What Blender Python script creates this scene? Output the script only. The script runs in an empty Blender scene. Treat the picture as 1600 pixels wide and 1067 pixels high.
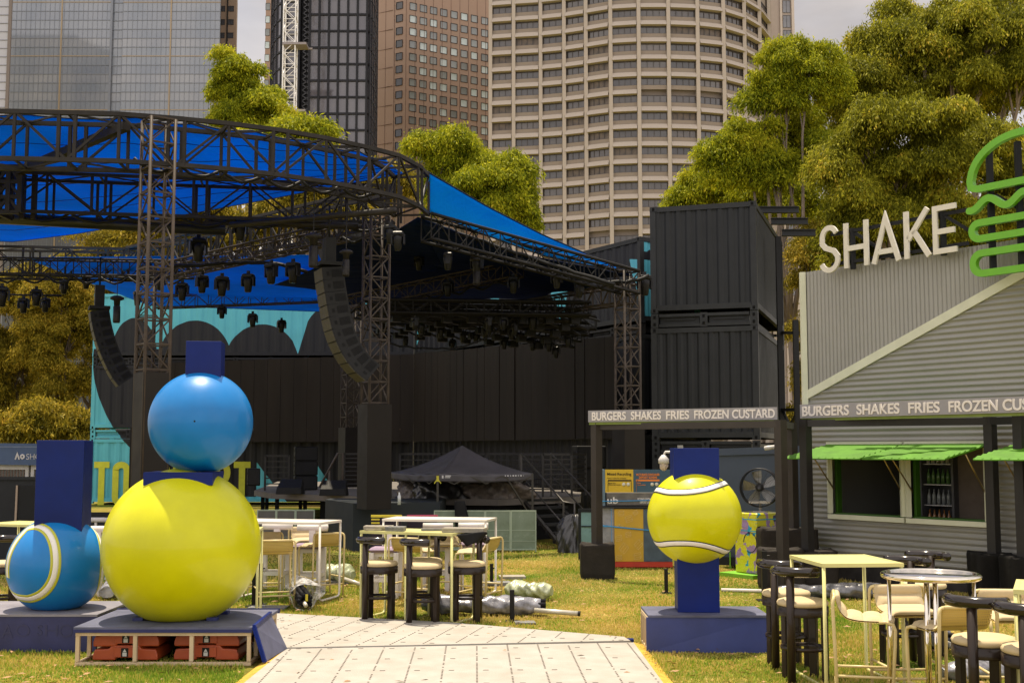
import bpy, math, random
import numpy as np
from mathutils import Vector, Matrix
random.seed(7); np.random.seed(7)
sc = bpy.context.scene
# ------------------------------------------------------------------ camera
F = 1900.0; HZ = 705.0; CAMZ = 2.0
PITCH = math.atan((HZ-533.5)/F)
cam_d = bpy.data.cameras.new('camera'); cam = bpy.data.objects.new('camera', cam_d)
sc.collection.objects.link(cam)
cam.location = (0, 0, CAMZ); cam.rotation_euler = (math.radians(90)+PITCH, 0, 0)
cam_d.sensor_width = 36; cam_d.lens = 36*F/1600; cam_d.clip_start = 0.1; cam_d.clip_end = 5000
sc.camera = cam
# ------------------------------------------------------------------ world and sun
SUN_EL = math.radians(76); SUN_AZ = math.radians(-20)       # azimuth measured from +Y towards +X
w = bpy.data.worlds.new('World'); sc.world = w; w.use_nodes = True
nt = w.node_tree; nt.nodes.clear()
N = nt.nodes.new; LK = nt.links.new
out = N('ShaderNodeOutputWorld'); bg = N('ShaderNodeBackground'); bg.inputs['Strength'].default_value = 0.1
sky = N('ShaderNodeTexSky'); sky.sky_type = 'NISHITA'; sky.sun_disc = False
sky.sun_elevation = SUN_EL; sky.sun_rotation = SUN_AZ; sky.dust_density = 3.0; sky.air_density = 1.0
tc = N('ShaderNodeTexCoord'); mp = N('ShaderNodeMapping'); mp.inputs['Scale'].default_value = (1.0, 1.0, 2.6)
LK(tc.outputs['Generated'], mp.inputs['Vector'])
nz = N('ShaderNodeTexNoise'); nz.inputs['Scale'].default_value = 2.2; nz.inputs['Detail'].default_value = 9; nz.inputs['Roughness'].default_value = .58
LK(mp.outputs['Vector'], nz.inputs['Vector'])
cr = N('ShaderNodeValToRGB'); cr.color_ramp.elements[0].position = .38; cr.color_ramp.elements[1].position = .60
cr.color_ramp.elements[0].color = (.72, .72, .72, 1); cr.color_ramp.elements[1].color = (1, 1, 1, 1)
LK(nz.outputs['Fac'], cr.inputs['Fac'])
nz2 = N('ShaderNodeTexNoise'); nz2.inputs['Scale'].default_value = 3.6; nz2.inputs['Detail'].default_value = 8
LK(mp.outputs['Vector'], nz2.inputs['Vector'])
cc = N('ShaderNodeValToRGB'); cc.color_ramp.elements[0].color = (3.95, 3.7, 3.75, 1); cc.color_ramp.elements[1].color = (7.3, 6.7, 6.3, 1)
cc.color_ramp.elements[0].position = .35; cc.color_ramp.elements[1].position = .68
LK(nz2.outputs['Fac'], cc.inputs['Fac'])
# unseen clouds behind the camera brightened, those ahead dimmed, to add fill light
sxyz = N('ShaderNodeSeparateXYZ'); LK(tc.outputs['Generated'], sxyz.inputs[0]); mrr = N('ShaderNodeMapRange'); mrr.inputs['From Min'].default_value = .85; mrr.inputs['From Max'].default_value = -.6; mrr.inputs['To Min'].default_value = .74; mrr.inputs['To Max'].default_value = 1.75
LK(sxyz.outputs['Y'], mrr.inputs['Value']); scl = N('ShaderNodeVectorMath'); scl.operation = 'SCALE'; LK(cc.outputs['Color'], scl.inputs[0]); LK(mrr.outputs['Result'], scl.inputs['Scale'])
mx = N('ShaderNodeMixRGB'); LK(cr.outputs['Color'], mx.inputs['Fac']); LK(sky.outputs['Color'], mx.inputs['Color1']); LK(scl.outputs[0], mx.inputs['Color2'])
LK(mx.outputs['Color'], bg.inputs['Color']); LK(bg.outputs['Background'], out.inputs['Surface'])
sun_d = bpy.data.lights.new('sun', 'SUN'); sun_d.energy = 4.4; sun_d.angle = math.radians(.8); sun_d.color = (1.0, .87, .66)
sun = bpy.data.objects.new('sun', sun_d); sc.collection.objects.link(sun)
sdir = Vector((math.sin(SUN_AZ)*math.cos(SUN_EL), math.cos(SUN_AZ)*math.cos(SUN_EL), math.sin(SUN_EL)))
sun.rotation_euler = sdir.to_track_quat('Z', 'Y').to_euler(); sun.location = (0, 0, 60)
sc.view_settings.view_transform = 'Standard'; sc.view_settings.look = 'None'
sc.view_settings.exposure = 0.72; sc.view_settings.gamma = 1.0
sc.cycles.max_bounces = 8; sc.cycles.transparent_max_bounces = 12

# ------------------------------------------------------------------ helpers
CP, SP = math.cos(PITCH), math.sin(PITCH)
def ray(px, py):
    a = (px-800)/F; u = -(py-533.5)/F
    return Vector((a, CP-SP*u, SP+CP*u))
def P(px, py, Y):                     # a point of the place at distance Y, seen in the photograph at px,py
    r = ray(px, py); return Vector((0, 0, CAMZ)) + r*(Y/r.y)
def G(px, py, z=0.0):                 # a point on level z
    r = ray(px, py); return Vector((0, 0, CAMZ)) + r*((z-CAMZ)/r.z)
def XY(px, Y): 
    return Vector(((px-800)/F*Y/CP*1.0, Y, 0)) if False else Vector((P(px, HZ, Y).x, Y, 0))
def srgb(h):
    h = h.lstrip('#'); c = [int(h[i:i+2], 16)/255 for i in (0, 2, 4)]
    return tuple(((v/12.92) if v <= .04045 else ((v+.055)/1.055)**2.4) for v in c)

MATS = {}
def mat(name, col, rough=.6, metal=0., var=.12, vscale=6., bump=0., bscale=40., coat=0., spec=.5, trans=0., col2=None, rvar=.1, stretch=None, translucent=0., sheen=0.):
    if name in MATS: return MATS[name]
    if max(col) < .055 and metal < .2 and spec <= .5:      # matt black things: low sheen
        spec *= .45; col = tuple(v*.62 for v in col)
    m = bpy.data.materials.new(name); m.use_nodes = True; t = m.node_tree; b = t.nodes['Principled BSDF']
    n = t.nodes.new; l = t.links.new
    b.inputs['Roughness'].default_value = rough; b.inputs['Metallic'].default_value = metal
    b.inputs['Coat Weight'].default_value = coat; b.inputs['Coat Roughness'].default_value = .08
    b.inputs['Specular IOR Level'].default_value = spec
    b.inputs['Transmission Weight'].default_value = trans
    c = n('ShaderNodeTexCoord'); mpp = n('ShaderNodeMapping'); l(c.outputs['Object'], mpp.inputs['Vector'])
    if stretch: mpp.inputs['Scale'].default_value = stretch
    z = n('ShaderNodeTexNoise'); z.inputs['Scale'].default_value = vscale; z.inputs['Detail'].default_value = 6; z.inputs['Roughness'].default_value = .6
    l(mpp.outputs['Vector'], z.inputs['Vector'])
    r = n('ShaderNodeValToRGB'); r.color_ramp.elements[0].position = .3; r.color_ramp.elements[1].position = .7
    c1 = tuple(max(0, v*(1-var)) for v in col); c2 = tuple(min(1, v*(1+var)) for v in col) if col2 is None else col2
    r.color_ramp.elements[0].color = (*c1, 1); r.color_ramp.elements[1].color = (*c2, 1)
    l(z.outputs['Fac'], r.inputs['Fac']); l(r.outputs['Color'], b.inputs['Base Color'])
    if rvar:
        mr = n('ShaderNodeMapRange'); mr.inputs['To Min'].default_value = max(.02, rough-rvar); mr.inputs['To Max'].default_value = min(1, rough+rvar)
        z3 = n('ShaderNodeTexNoise'); z3.inputs['Scale'].default_value = vscale*2.7; z3.inputs['Detail'].default_value = 4
        l(mpp.outputs['Vector'], z3.inputs['Vector']); l(z3.outputs['Fac'], mr.inputs['Value']); l(mr.outputs['Result'], b.inputs['Roughness'])
    if bump:
        z2 = n('ShaderNodeTexNoise'); z2.inputs['Scale'].default_value = bscale; z2.inputs['Detail'].default_value = 5
        l(mpp.outputs['Vector'], z2.inputs['Vector'])
        bp = n('ShaderNodeBump'); bp.inputs['Strength'].default_value = bump; bp.inputs['Distance'].default_value = .02
        l(z2.outputs['Fac'], bp.inputs['Height']); l(bp.outputs['Normal'], b.inputs['Normal'])
    if translucent:
        o = t.nodes['Material Output']; tr = n('ShaderNodeBsdfTranslucent'); mxs = n('ShaderNodeMixShader'); mxs.inputs[0].default_value = translucent
        l(r.outputs['Color'], tr.inputs['Color']); l(b.outputs['BSDF'], mxs.inputs[1]); l(tr.outputs['BSDF'], mxs.inputs[2]); l(mxs.outputs['Shader'], o.inputs['Surface'])
    MATS[name] = m; return m

def link(o): sc.collection.objects.link(o); return o
def tag(o, label, cat, group=None, kind=None):
    if label: o['label'] = label
    if cat: o['category'] = cat
    if group: o['group'] = group
    if kind: o['kind'] = kind
    return o
def T(name, label, cat, loc=(0, 0, 0), rz=0., group=None):
    o = link(bpy.data.objects.new(name, None)); o.empty_display_size = .2
    o.location = loc; o.rotation_euler = (0, 0, rz)
    return tag(o, label, cat, group)
def world_mat(o):
    m = Matrix.Translation(o.location) @ o.rotation_euler.to_matrix().to_4x4()
    m = m @ Matrix.Diagonal((*o.scale, 1))
    return world_mat(o.parent) @ m if o.parent else m

class MB:
    """collects shapes; build() links them as one mesh object"""
    def __init__(s): s.v = []; s.f = []; s.sm = []
    def add(s, vs, fs, smooth=False):
        b = len(s.v); s.v += [tuple(v) for v in vs]; s.f += [tuple(i+b for i in f) for f in fs]; s.sm += [smooth]*len(fs); return s
    def box(s, c, size, rz=0., rx=0., ry=0.):
        hx, hy, hz = [v/2 for v in size]; R = Matrix.Rotation(rz, 3, 'Z') @ Matrix.Rotation(ry, 3, 'Y') @ Matrix.Rotation(rx, 3, 'X')
        vs = [Vector(c)+R @ Vector((x*hx, y*hy, z*hz)) for z in (-1, 1) for x, y in ((-1, -1), (1, -1), (1, 1), (-1, 1))]
        return s.add(vs, [(3, 2, 1, 0), (4, 5, 6, 7), (0, 1, 5, 4), (1, 2, 6, 5), (2, 3, 7, 6), (3, 0, 4, 7)])
    def bbox(s, c, size, bv=.02, rz=0.):    # box with chamfered edges
        hx, hy, hz = [v/2 for v in size]; bv = min(bv, hx*.9, hy*.9, hz*.9); R = Matrix.Rotation(rz, 3, 'Z'); vs = []; C = Vector(c)
        for z, k in ((-hz, bv), (-hz+bv, 0), (hz-bv, 0), (hz, bv)):
            x, y = hx-k, hy-k; e = bv
            for a, b in ((-x, -y+e), (-x+e, -y), (x-e, -y), (x, -y+e), (x, y-e), (x-e, y), (-x+e, y), (-x, y-e)): vs.append(C+R @ Vector((a, b, z)))
        fs = [tuple(range(7, -1, -1)), tuple(range(24, 32))]
        for k in range(3):
            for i in range(8): j = (i+1) % 8; fs.append((k*8+i, k*8+j, k*8+8+j, k*8+8+i))
        return s.add(vs, fs)
    def tube(s, pts, r, n=8, closed=False, cap=True, smooth=True, radii=None):
        pts = [Vector(p) for p in pts]; k = len(pts); vs = []; fs = []
        if k < 2: return s
        t0 = (pts[1]-pts[0]).normalized(); up = Vector((0, 0, 1)) if abs(t0.z) < .95 else Vector((1, 0, 0))
        a = t0.cross(up).normalized()
        for i, p in enumerate(pts):
            if closed: t = (pts[(i+1) % k]-pts[i-1]).normalized()
            else: t = (pts[min(i+1, k-1)]-pts[max(i-1, 0)]).normalized()
            a = (a-t*a.dot(t)).normalized(); b = t.cross(a); rr = radii[i] if radii else r
            for j in range(n):
                g = 2*math.pi*(j+.5)/n; vs.append(p+a*(rr*math.cos(g))+b*(rr*math.sin(g)))
        for i in range(k if closed else k-1):
            i2 = (i+1) % k
            for j in range(n): j2 = (j+1) % n; fs.append((i*n+j, i*n+j2, i2*n+j2, i2*n+j))
        if cap and not closed: fs += [tuple(range(n-1, -1, -1)), tuple(range((k-1)*n, k*n))]
        return s.add(vs, fs, smooth and n > 5)
    def bar(s, a, b, wd, ht=None):          # square bar between two points
        return s.tube([a, b], (wd)*.7071, 4, smooth=False)
    def lathe(s, c, prof, n=24, axis=None, cap=True):
        C = Vector(c); q = Vector((0, 0, 1)).rotation_difference(Vector(axis)) if axis is not None else None; vs = []; fs = []
        for r, z in prof:
            for j in range(n):
                g = 2*math.pi*j/n; v = Vector((r*math.cos(g), r*math.sin(g), z)); vs.append(C+(q @ v if q else v))
        for i in range(len(prof)-1):
            for j in range(n): j2 = (j+1) % n; fs.append((i*n+j, i*n+j2, (i+1)*n+j2, (i+1)*n+j))
        if cap: fs += [tuple(range(n-1, -1, -1)), tuple(range((len(prof)-1)*n, len(prof)*n))]
        return s.add(vs, fs, True)
    def quad(s, a, b, c, d): return s.add([a, b, c, d], [(0, 1, 2, 3)])
    def poly(s, pts, thick=None, nrm=None): # flat polygon, optionally extruded along nrm
        k = len(pts); pts = [Vector(p) for p in pts]
        if thick is None: return s.add(pts, [tuple(range(k))])
        d = Vector(nrm).normalized()*thick; vs = pts+[p-d for p in pts]
        fs = [tuple(range(k)), tuple(range(2*k-1, k-1, -1))]+[(i, i+k, (i+1) % k+k, (i+1) % k) for i in range(k)]
        return s.add(vs, fs)
    def grid(s, fn, nu, nv, smooth=True):
        vs = [fn(i/nu, j/nv) for j in range(nv+1) for i in range(nu+1)]
        fs = [(j*(nu+1)+i, j*(nu+1)+i+1, (j+1)*(nu+1)+i+1, (j+1)*(nu+1)+i) for j in range(nv) for i in range(nu)]
        return s.add(vs, fs, smooth)
    def build(s, name, m, parent=None, world=True, solid=0., bev=0., weld=False):
        vs = [Vector(v) for v in s.v]
        if parent is not None and world:
            inv = world_mat(parent).inverted(); vs = [inv @ v for v in vs]
        org = None
        if parent is None:
            xs = [v.x for v in vs]; ys = [v.y for v in vs]; zs = [v.z for v in vs]
            org = Vector(((min(xs)+max(xs))/2, (min(ys)+max(ys))/2, min(zs))); vs = [v-org for v in vs]
        me = bpy.data.meshes.new(name); me.from_pydata([tuple(v) for v in vs], [], s.f); me.update()
        me.polygons.foreach_set('use_smooth', s.sm)
        if m: me.materials.append(m)
        o = link(bpy.data.objects.new(name, me))
        if org is not None: o.location = org
        if parent is not None: o.parent = parent
        if solid:
            md = o.modifiers.new('solid', 'SOLIDIFY'); md.thickness = solid; md.offset = 0
        if bev:
            md = o.modifiers.new('bevel', 'BEVEL'); md.width = bev; md.segments = 2; md.limit_method = 'ANGLE'; md.angle_limit = math.radians(40)
        return o

def dup(root, loc, rz=0., label=None, group=None, scale=None):
    r = root.copy(); link(r); r.location = loc; r.rotation_euler = (0, 0, rz)
    if label: r['label'] = label
    if group: r['group'] = group
    if scale: r.scale = (scale,)*3
    for ch in [c for c in list(sc.objects) if c.parent == root]:
        c = ch.copy(); link(c); c.parent = r
        for g in [q for q in list(sc.objects) if q.parent == ch]:
            d = g.copy(); link(d); d.parent = c
    return r

def stroke(mb, pts, wd, th, org, ux, uz, nrm, closed=False, caps=False):
    """ribbon letter stroke: 2d points in metres, drawn in the plane org + x*ux + z*uz, thickness th along nrm"""
    p2 = [Vector((p[0], p[1])) for p in pts]; k = len(p2); L = []; R = []
    for i in range(k):
        if closed: a, b = p2[i-1], p2[(i+1) % k]
        else: a, b = p2[max(i-1, 0)], p2[min(i+1, k-1)]
        d1 = (p2[i]-a); d2 = (b-p2[i])
        if d1.length < 1e-9: d1 = d2
        if d2.length < 1e-9: d2 = d1
        d1.normalize(); d2.normalize(); t = (d1+d2)
        if t.length < 1e-6: t = d1
        t.normalize(); n = Vector((-t.y, t.x)); c = max(.35, n.dot(Vector((-d1.y, d1.x))))
        L.append(p2[i]+n*(wd/2/c)); R.append(p2[i]-n*(wd/2/c))
    W = lambda q, o: Vector(org)+Vector(ux)*q.x+Vector(uz)*q.y+Vector(nrm)*o
    vs = []; fs = []
    for i in range(k): vs += [W(L[i], 0), W(R[i], 0), W(R[i], th), W(L[i], th)]
    for i in range(k if closed else k-1):
        j = (i+1) % k
        for q in range(4): q2 = (q+1) % 4; fs.append((i*4+q, i*4+q2, j*4+q2, j*4+q))
    if not closed: fs += [(3, 2, 1, 0), ((k-1)*4, (k-1)*4+1, (k-1)*4+2, (k-1)*4+3)]
    mb.add(vs, fs)
    if caps and not closed:
        for e, o in ((0, 1), (k-1, k-2)):
            c = p2[e]; d = (p2[e]-p2[o]).normalized(); a0 = math.atan2(d.y, d.x); m = 10
            ring = [c+Vector((math.cos(a0+math.pi*(q/m-.5)), math.sin(a0+math.pi*(q/m-.5))))*(wd/2) for q in range(m+1)]
            vs = [W(q, 0) for q in ring]+[W(q, th) for q in ring]; n1 = len(ring)
            mb.add(vs, [tuple(range(n1)), tuple(range(2*n1-1, n1-1, -1))]+[(i, i+1, i+1+n1, i+n1) for i in range(n1-1)])
def arc(cx, cy, rx, ry, a0, a1, n=12):
    return [(cx+rx*math.cos(math.radians(a0+(a1-a0)*i/n)), cy+ry*math.sin(math.radians(a0+(a1-a0)*i/n))) for i in range(n+1)]

def text_part(name, txt, m, parent, org, ux, uz, height, width=None, bold=.0, depth=.004):
    """writing as real raised lettering; org = lower left corner"""
    cu = bpy.data.curves.new(name, 'FONT'); cu.body = txt; cu.size = 1; cu.offset = bold; cu.extrude = .001; cu.fill_mode = 'BOTH'
    tmp = bpy.data.objects.new('tmp', cu); link(tmp); bpy.context.view_layer.update()
    dg = bpy.context.evaluated_depsgraph_get(); me = bpy.data.meshes.new_from_object(tmp.evaluated_get(dg))
    bpy.data.objects.remove(tmp); bpy.data.curves.remove(cu)
    n = len(me.vertices); co = np.empty(n*3); me.vertices.foreach_get('co', co); co = co.reshape(-1, 3)
    x0, x1 = co[:, 0].min(), co[:, 0].max(); y0, y1 = co[:, 1].min(), co[:, 1].max()
    sy = height/(y1-y0); sx = (width/(x1-x0)) if width else sy
    U = Vector(ux).normalized(); V = Vector(uz).normalized(); nr = U.cross(V)
    inv = world_mat(parent).inverted() if parent else Matrix.Identity(4)
    for i in range(n):
        p = Vector(org)+U*((co[i, 0]-x0)*sx)+V*((co[i, 1]-y0)*sy)+nr*(co[i, 2]/.001*depth/2)
        me.vertices[i].co = inv @ p
    me.materials.clear(); me.materials.append(m); me.name = name
    o = link(bpy.data.objects.new(name, me)); o.parent = parent
    return o

def raw_mesh(name, V, Fq, m, parent=None):
    """fast numpy mesh of quads (V: n x 3, Fq: k x 4)"""
    me = bpy.data.meshes.new(name); V = np.asarray(V, dtype=np.float32); Fq = np.asarray(Fq, dtype=np.int32); q = Fq.shape[1]
    me.vertices.add(len(V)); me.vertices.foreach_set('co', V.ravel())
    me.loops.add(Fq.size); me.loops.foreach_set('vertex_index', Fq.ravel())
    me.polygons.add(len(Fq)); me.polygons.foreach_set('loop_start', np.arange(0, Fq.size, q, dtype=np.int32))
    me.update(calc_edges=True); me.materials.append(m)
    o = link(bpy.data.objects.new(name, me)); o.parent = parent
    return o

# ------------------------------------------------------------------ ground
def grass_mat():
    m = bpy.data.materials.new('grass_ground'); m.use_nodes = True; t = m.node_tree; b = t.nodes['Principled BSDF']; n = t.nodes.new; l = t.links.new
    b.inputs['Roughness'].default_value = .95; b.inputs['Specular IOR Level'].default_value = .1
    c = n('ShaderNodeTexCoord')
    z1 = n('ShaderNodeTexNoise'); z1.inputs['Scale'].default_value = .42; z1.inputs['Detail'].default_value = 5; z1.inputs['Roughness'].default_value = .6
    z2 = n('ShaderNodeTexNoise'); z2.inputs['Scale'].default_value = 14; z2.inputs['Detail'].default_value = 8; z2.inputs['Roughness'].default_value = .75
    l(c.outputs['Object'], z1.inputs['Vector']); l(c.outputs['Object'], z2.inputs['Vector'])
    r1 = n('ShaderNodeValToRGB'); e = r1.color_ramp.elements; e[0].position = .38; e[0].color = (.09, .14, .012, 1); e[1].position = .62; e[1].color = (.32, .22, .06, 1)
    r2 = n('ShaderNodeValToRGB'); e = r2.color_ramp.elements; e[0].position = .3; e[0].color = (.45, .45, .4, 1); e[1].position = .7; e[1].color = (1.35, 1.3, 1.2, 1)
    l(z1.outputs['Fac'], r1.inputs['Fac']); l(z2.outputs['Fac'], r2.inputs['Fac'])
    mm = n('ShaderNodeMixRGB'); mm.blend_type = 'MULTIPLY'; mm.inputs['Fac'].default_value = 1; l(r1.outputs['Color'], mm.inputs['Color1']); l(r2.outputs['Color'], mm.inputs['Color2'])
    l(mm.outputs['Color'], b.inputs['Base Color'])
    bp = n('ShaderNodeBump'); bp.inputs['Strength'].default_value = .8; bp.inputs['Distance'].default_value = .05; l(z2.outputs['Fac'], bp.inputs['Height']); l(bp.outputs['Normal'], b.inputs['Normal'])
    return m
g = MB(); g.quad((-900, -60, 0), (900, -60, 0), (900, 1500, 0), (-900, 1500, 0)); go = g.build('lawn', grass_mat()); tag(go, None, None, kind='structure')

def blade_mat():
    m = bpy.data.materials.new('grass_blades'); m.use_nodes = True; t = m.node_tree; b = t.nodes['Principled BSDF']; n = t.nodes.new; l = t.links.new
    b.inputs['Roughness'].default_value = .6; b.inputs['Specular IOR Level'].default_value = .25
    c = n('ShaderNodeTexCoord'); g_ = n('ShaderNodeNewGeometry')
    z1 = n('ShaderNodeTexNoise'); z1.inputs['Scale'].default_value = .42; z1.inputs['Detail'].default_value = 5; z1.inputs['Roughness'].default_value = .6; l(c.outputs['Object'], z1.inputs['Vector'])
    r1 = n('ShaderNodeValToRGB'); e = r1.color_ramp.elements; e[0].position = .37; e[0].color = (0, 0, 0, 1); e[1].position = .57; e[1].color = (1, 1, 1, 1); l(z1.outputs['Fac'], r1.inputs['Fac'])
    ad = n('ShaderNodeMath'); ad.operation = 'MULTIPLY_ADD'; ad.inputs[1].default_value = .55; l(g_.outputs['Random Per Island'], ad.inputs[0])
    ms = n('ShaderNodeMath'); ms.operation = 'MULTIPLY'; ms.inputs[1].default_value = .55; l(r1.outputs['Color'], ms.inputs[0]); l(ms.outputs[0], ad.inputs[2])
    r2 = n('ShaderNodeValToRGB'); r2.color_ramp.elements[0].color = (.10, .20, .012, 1); r2.color_ramp.elements[1].color = (.72, .54, .19, 1)
    k = r2.color_ramp.elements.new(.45); k.color = (.26, .38, .03, 1); k = r2.color_ramp.elements.new(.7); k.color = (.56, .45, .09, 1)
    l(ad.outputs[0], r2.inputs['Fac']); l(r2.outputs['Color'], b.inputs['Base Color'])
    o = t.nodes['Material Output']; tr = n('ShaderNodeBsdfTranslucent'); mxs = n('ShaderNodeMixShader'); mxs.inputs[0].default_value = .35
    l(r2.outputs['Color'], tr.inputs['Color']); l(b.outputs['BSDF'], mxs.inputs[1]); l(tr.outputs['BSDF'], mxs.inputs[2]); l(mxs.outputs['Shader'], o.inputs['Surface'])
    return m
def blades():
    n = 330000; u = np.random.rand(n); y = 9.0+(u**1.7)*18.0; x = (np.random.rand(n)*2-1)*(y*.46+.4)
    path = [G(395, 958), G(975, 998), G(1040, 1067), G(1075, 1110), G(330, 1110), G(378, 1067)]; poly = [(p.x, p.y) for p in path]
    inside = np.zeros(n, bool); j = len(poly)-1
    for i in range(len(poly)):
        xi, yi = poly[i]; xj, yj = poly[j]
        c = ((yi > y) != (yj > y)) & (x < (xj-xi)*(y-yi)/(yj-yi+1e-9)+xi); inside ^= c; j = i
    k = ~inside; x = x[k]; y = y[k]; n = len(x)
    h = (.018+.03*np.random.rand(n))*(.75+.4*np.sin(x*2.1+y)*np.cos(y*1.7-x)); a = np.random.rand(n)*6.283; wd = .0035+.0003*y
    lx = (np.random.rand(n)-.5)*.035; ly = (np.random.rand(n)-.5)*.035; z0 = np.zeros(n)
    A = np.stack([x-np.cos(a)*wd, y-np.sin(a)*wd, z0], 1); B = np.stack([x+np.cos(a)*wd, y+np.sin(a)*wd, z0], 1); C = np.stack([x+lx, y+ly, h], 1)
    V = np.stack([A, B, C], 1).reshape(-1, 3); Fc = np.arange(n*3).reshape(-1, 3)
    return raw_mesh('grass', V, Fc, blade_mat())
tag(blades(), 'short green and straw coloured grass of the lawn', 'grass', kind='stuff')
# dead leaves on the grass
def litter():
    n = 1100; V = []; Q = []
    pa = [G(395, 958), G(975, 998), G(1045, 1067), G(1075, 1110), G(330, 1110), G(378, 1067)]
    for i in range(n):
        y = 9.2+(random.random()**1.4)*10; x = (random.random()*2-1)*y*.45; a = random.random()*6.28; L = .02+.035*random.random()
        if pa[4].x-.3 < x < pa[1].x+.2 and y < 13 and random.random() < .8: continue
        W = L*.28; z = .03+.012*random.random()
        c, s_ = math.cos(a), math.sin(a); b = len(V)
        V += [(x-c*L, y-s_*L, z), (x+s_*W, y-c*W, z+.004), (x+c*L, y+s_*L, z+.006), (x-s_*W, y+c*W, z+.012)]; Q.append((b, b+1, b+2, b+3))
    return raw_mesh('leaf_litter', V, Q, mat('dead_leaf', (.3, .17, .08), .8, var=.5, vscale=9))
tag(litter(), 'fallen brown leaves and bark strips scattered over the lawn', 'leaf litter', kind='stuff')

# ------------------------------------------------------------------ plastic roll-out path
def build_path():
    Zp = .035; base = mat('path_plastic', (.40, .378, .345), .6, var=.06, vscale=3.2, bump=.25, bscale=60, col2=(.30, .275, .24))
    q = lambda px, py: G(px, py, Zp)
    fr = [q(447, 1013), q(990, 1003), q(1037, 1067), q(1075, 1112), q(335, 1112), q(380, 1067)]
    bk = [q(395, 957), q(700, 973), q(975, 996), q(985, 1002), q(440, 1013), q(395, 1013)]
    m = MB(); m.poly(fr[::-1], Zp-.004, (0, 0, 1)); p = m.build('path', base); tag(p, None, None, kind='structure')
    m = MB(); m.poly([v+Vector((0, 0, .012)) for v in bk[::-1]], Zp+.006, (0, 0, 1)); p2 = m.build('path_extension', base); tag(p2, None, None, kind='structure')
    # drainage slots: rows running away from the camera
    def inside(poly, x, y):
        c = False; j = len(poly)-1
        for i in range(len(poly)):
            a, b = poly[i], poly[j]
            if (a.y > y) != (b.y > y) and x < (b.x-a.x)*(y-a.y)/(b.y-a.y)+a.x: c = not c
            j = i
        return c
    dark = mat('slot_dark', (.16, .13, .11), .9)
    for poly, z, par, rot in ((fr, Zp+.004, p, .03), (bk, Zp+.016, p2, -.22)):
        m = MB(); c, s_ = math.cos(rot), math.sin(rot)
        for i in range(-30, 30):
            for k in range(0, 150):
                gx = i*.31; gy = 8+k*.07
                x = gx*c-(gy-11)*s_; y = gx*s_+(gy-11)*c+11
                if random.random() < .12: continue
                if inside(poly, x, y) and inside(poly, x+.03, y+.03): m.box((x, y, z), (.016, .014, .003), rz=rot)
        for i in range(-60, 60):
            for k in range(0, 16):
                gx = i*.155+.08; gy = 8.1+k*.62
                x = gx*c-(gy-11)*s_; y = gx*s_+(gy-11)*c+11
                if i % 2 == 0 and inside(poly, x, y) and inside(poly, x+.05, y+.02): m.box((x, y, z), (.05, .008, .003), rz=rot)
        m.build('slot', dark, par); m.sm
    # yellow ramp edging
    yl = mat('yellow_edge', (.55, .34, .04), .65, var=.3, vscale=9)
    m = MB()
    def ramp(a, b, side):
        n = int((b-a).length/.06); d = (b-a).normalized(); nx = Vector((-d.y, d.x, 0))*side
        for i in range(n):
            p0 = a+d*(i*.06+.004); p1 = a+d*(i*.06+.054); lz = Vector((0, 0, 1))
            A = [p0, p1, p1+nx*.1, p0+nx*.1]; zt = [Zp, Zp, .012, .012]
            m.add([Vector((v.x, v.y, z)) for v, z in zip(A, zt)]+[Vector((v.x, v.y, .003)) for v in A], [(0, 1, 2, 3), (7, 6, 5, 4), (0, 4, 5, 1), (1, 5, 6, 2), (2, 6, 7, 3), (3, 7, 4, 0)])
    ramp(fr[1], fr[3], -1) if False else None
    ramp(fr[1], fr[2], 1); ramp(fr[2], fr[3], 1); ramp(fr[5], fr[0], 1); ramp(fr[4], fr[5], 1)
    e = m.build('path_edging', yl); tag(e, None, None, kind='structure')
build_path()
# ------------------------------------------------------------------ skyline
def rows_px(py, Y): return P(800, py, Y).z
def winmesh(wd, ht, dep, m_frame, m_glass, cols=1, fr=.08):
    """window of local x width, z height, facing -y: frame mesh data + pane mesh data"""
    f = MB()
    f.box((0, 0, ht/2-fr/2), (wd, dep, fr)); f.box((0, 0, -ht/2+fr/2), (wd, dep, fr))
    for i in range(cols+1): f.box((-wd/2+fr/2+(wd-fr)*i/cols, 0, 0), (fr, dep*.98, ht-2*fr))
    p = MB(); p.box((0, dep*.2, 0), (wd-fr, .04, ht-fr))
    fo = f.build('window', m_frame); po = p.build('pane', m_glass)
    fo.location = (0, 0, 0); po.location = (0, 0, 0)
    for o in (fo, po):     # undo the origin shift so that both share the window's centre
        pass
    return fo, po
def glass(name, c1, c2, vs, rough=.12, metal=.0, spec=.8):
    return mat(name, c1, rough, metal, vscale=vs, col2=c2, spec=spec, rvar=.05, stretch=(1, 1, .6))

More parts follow.
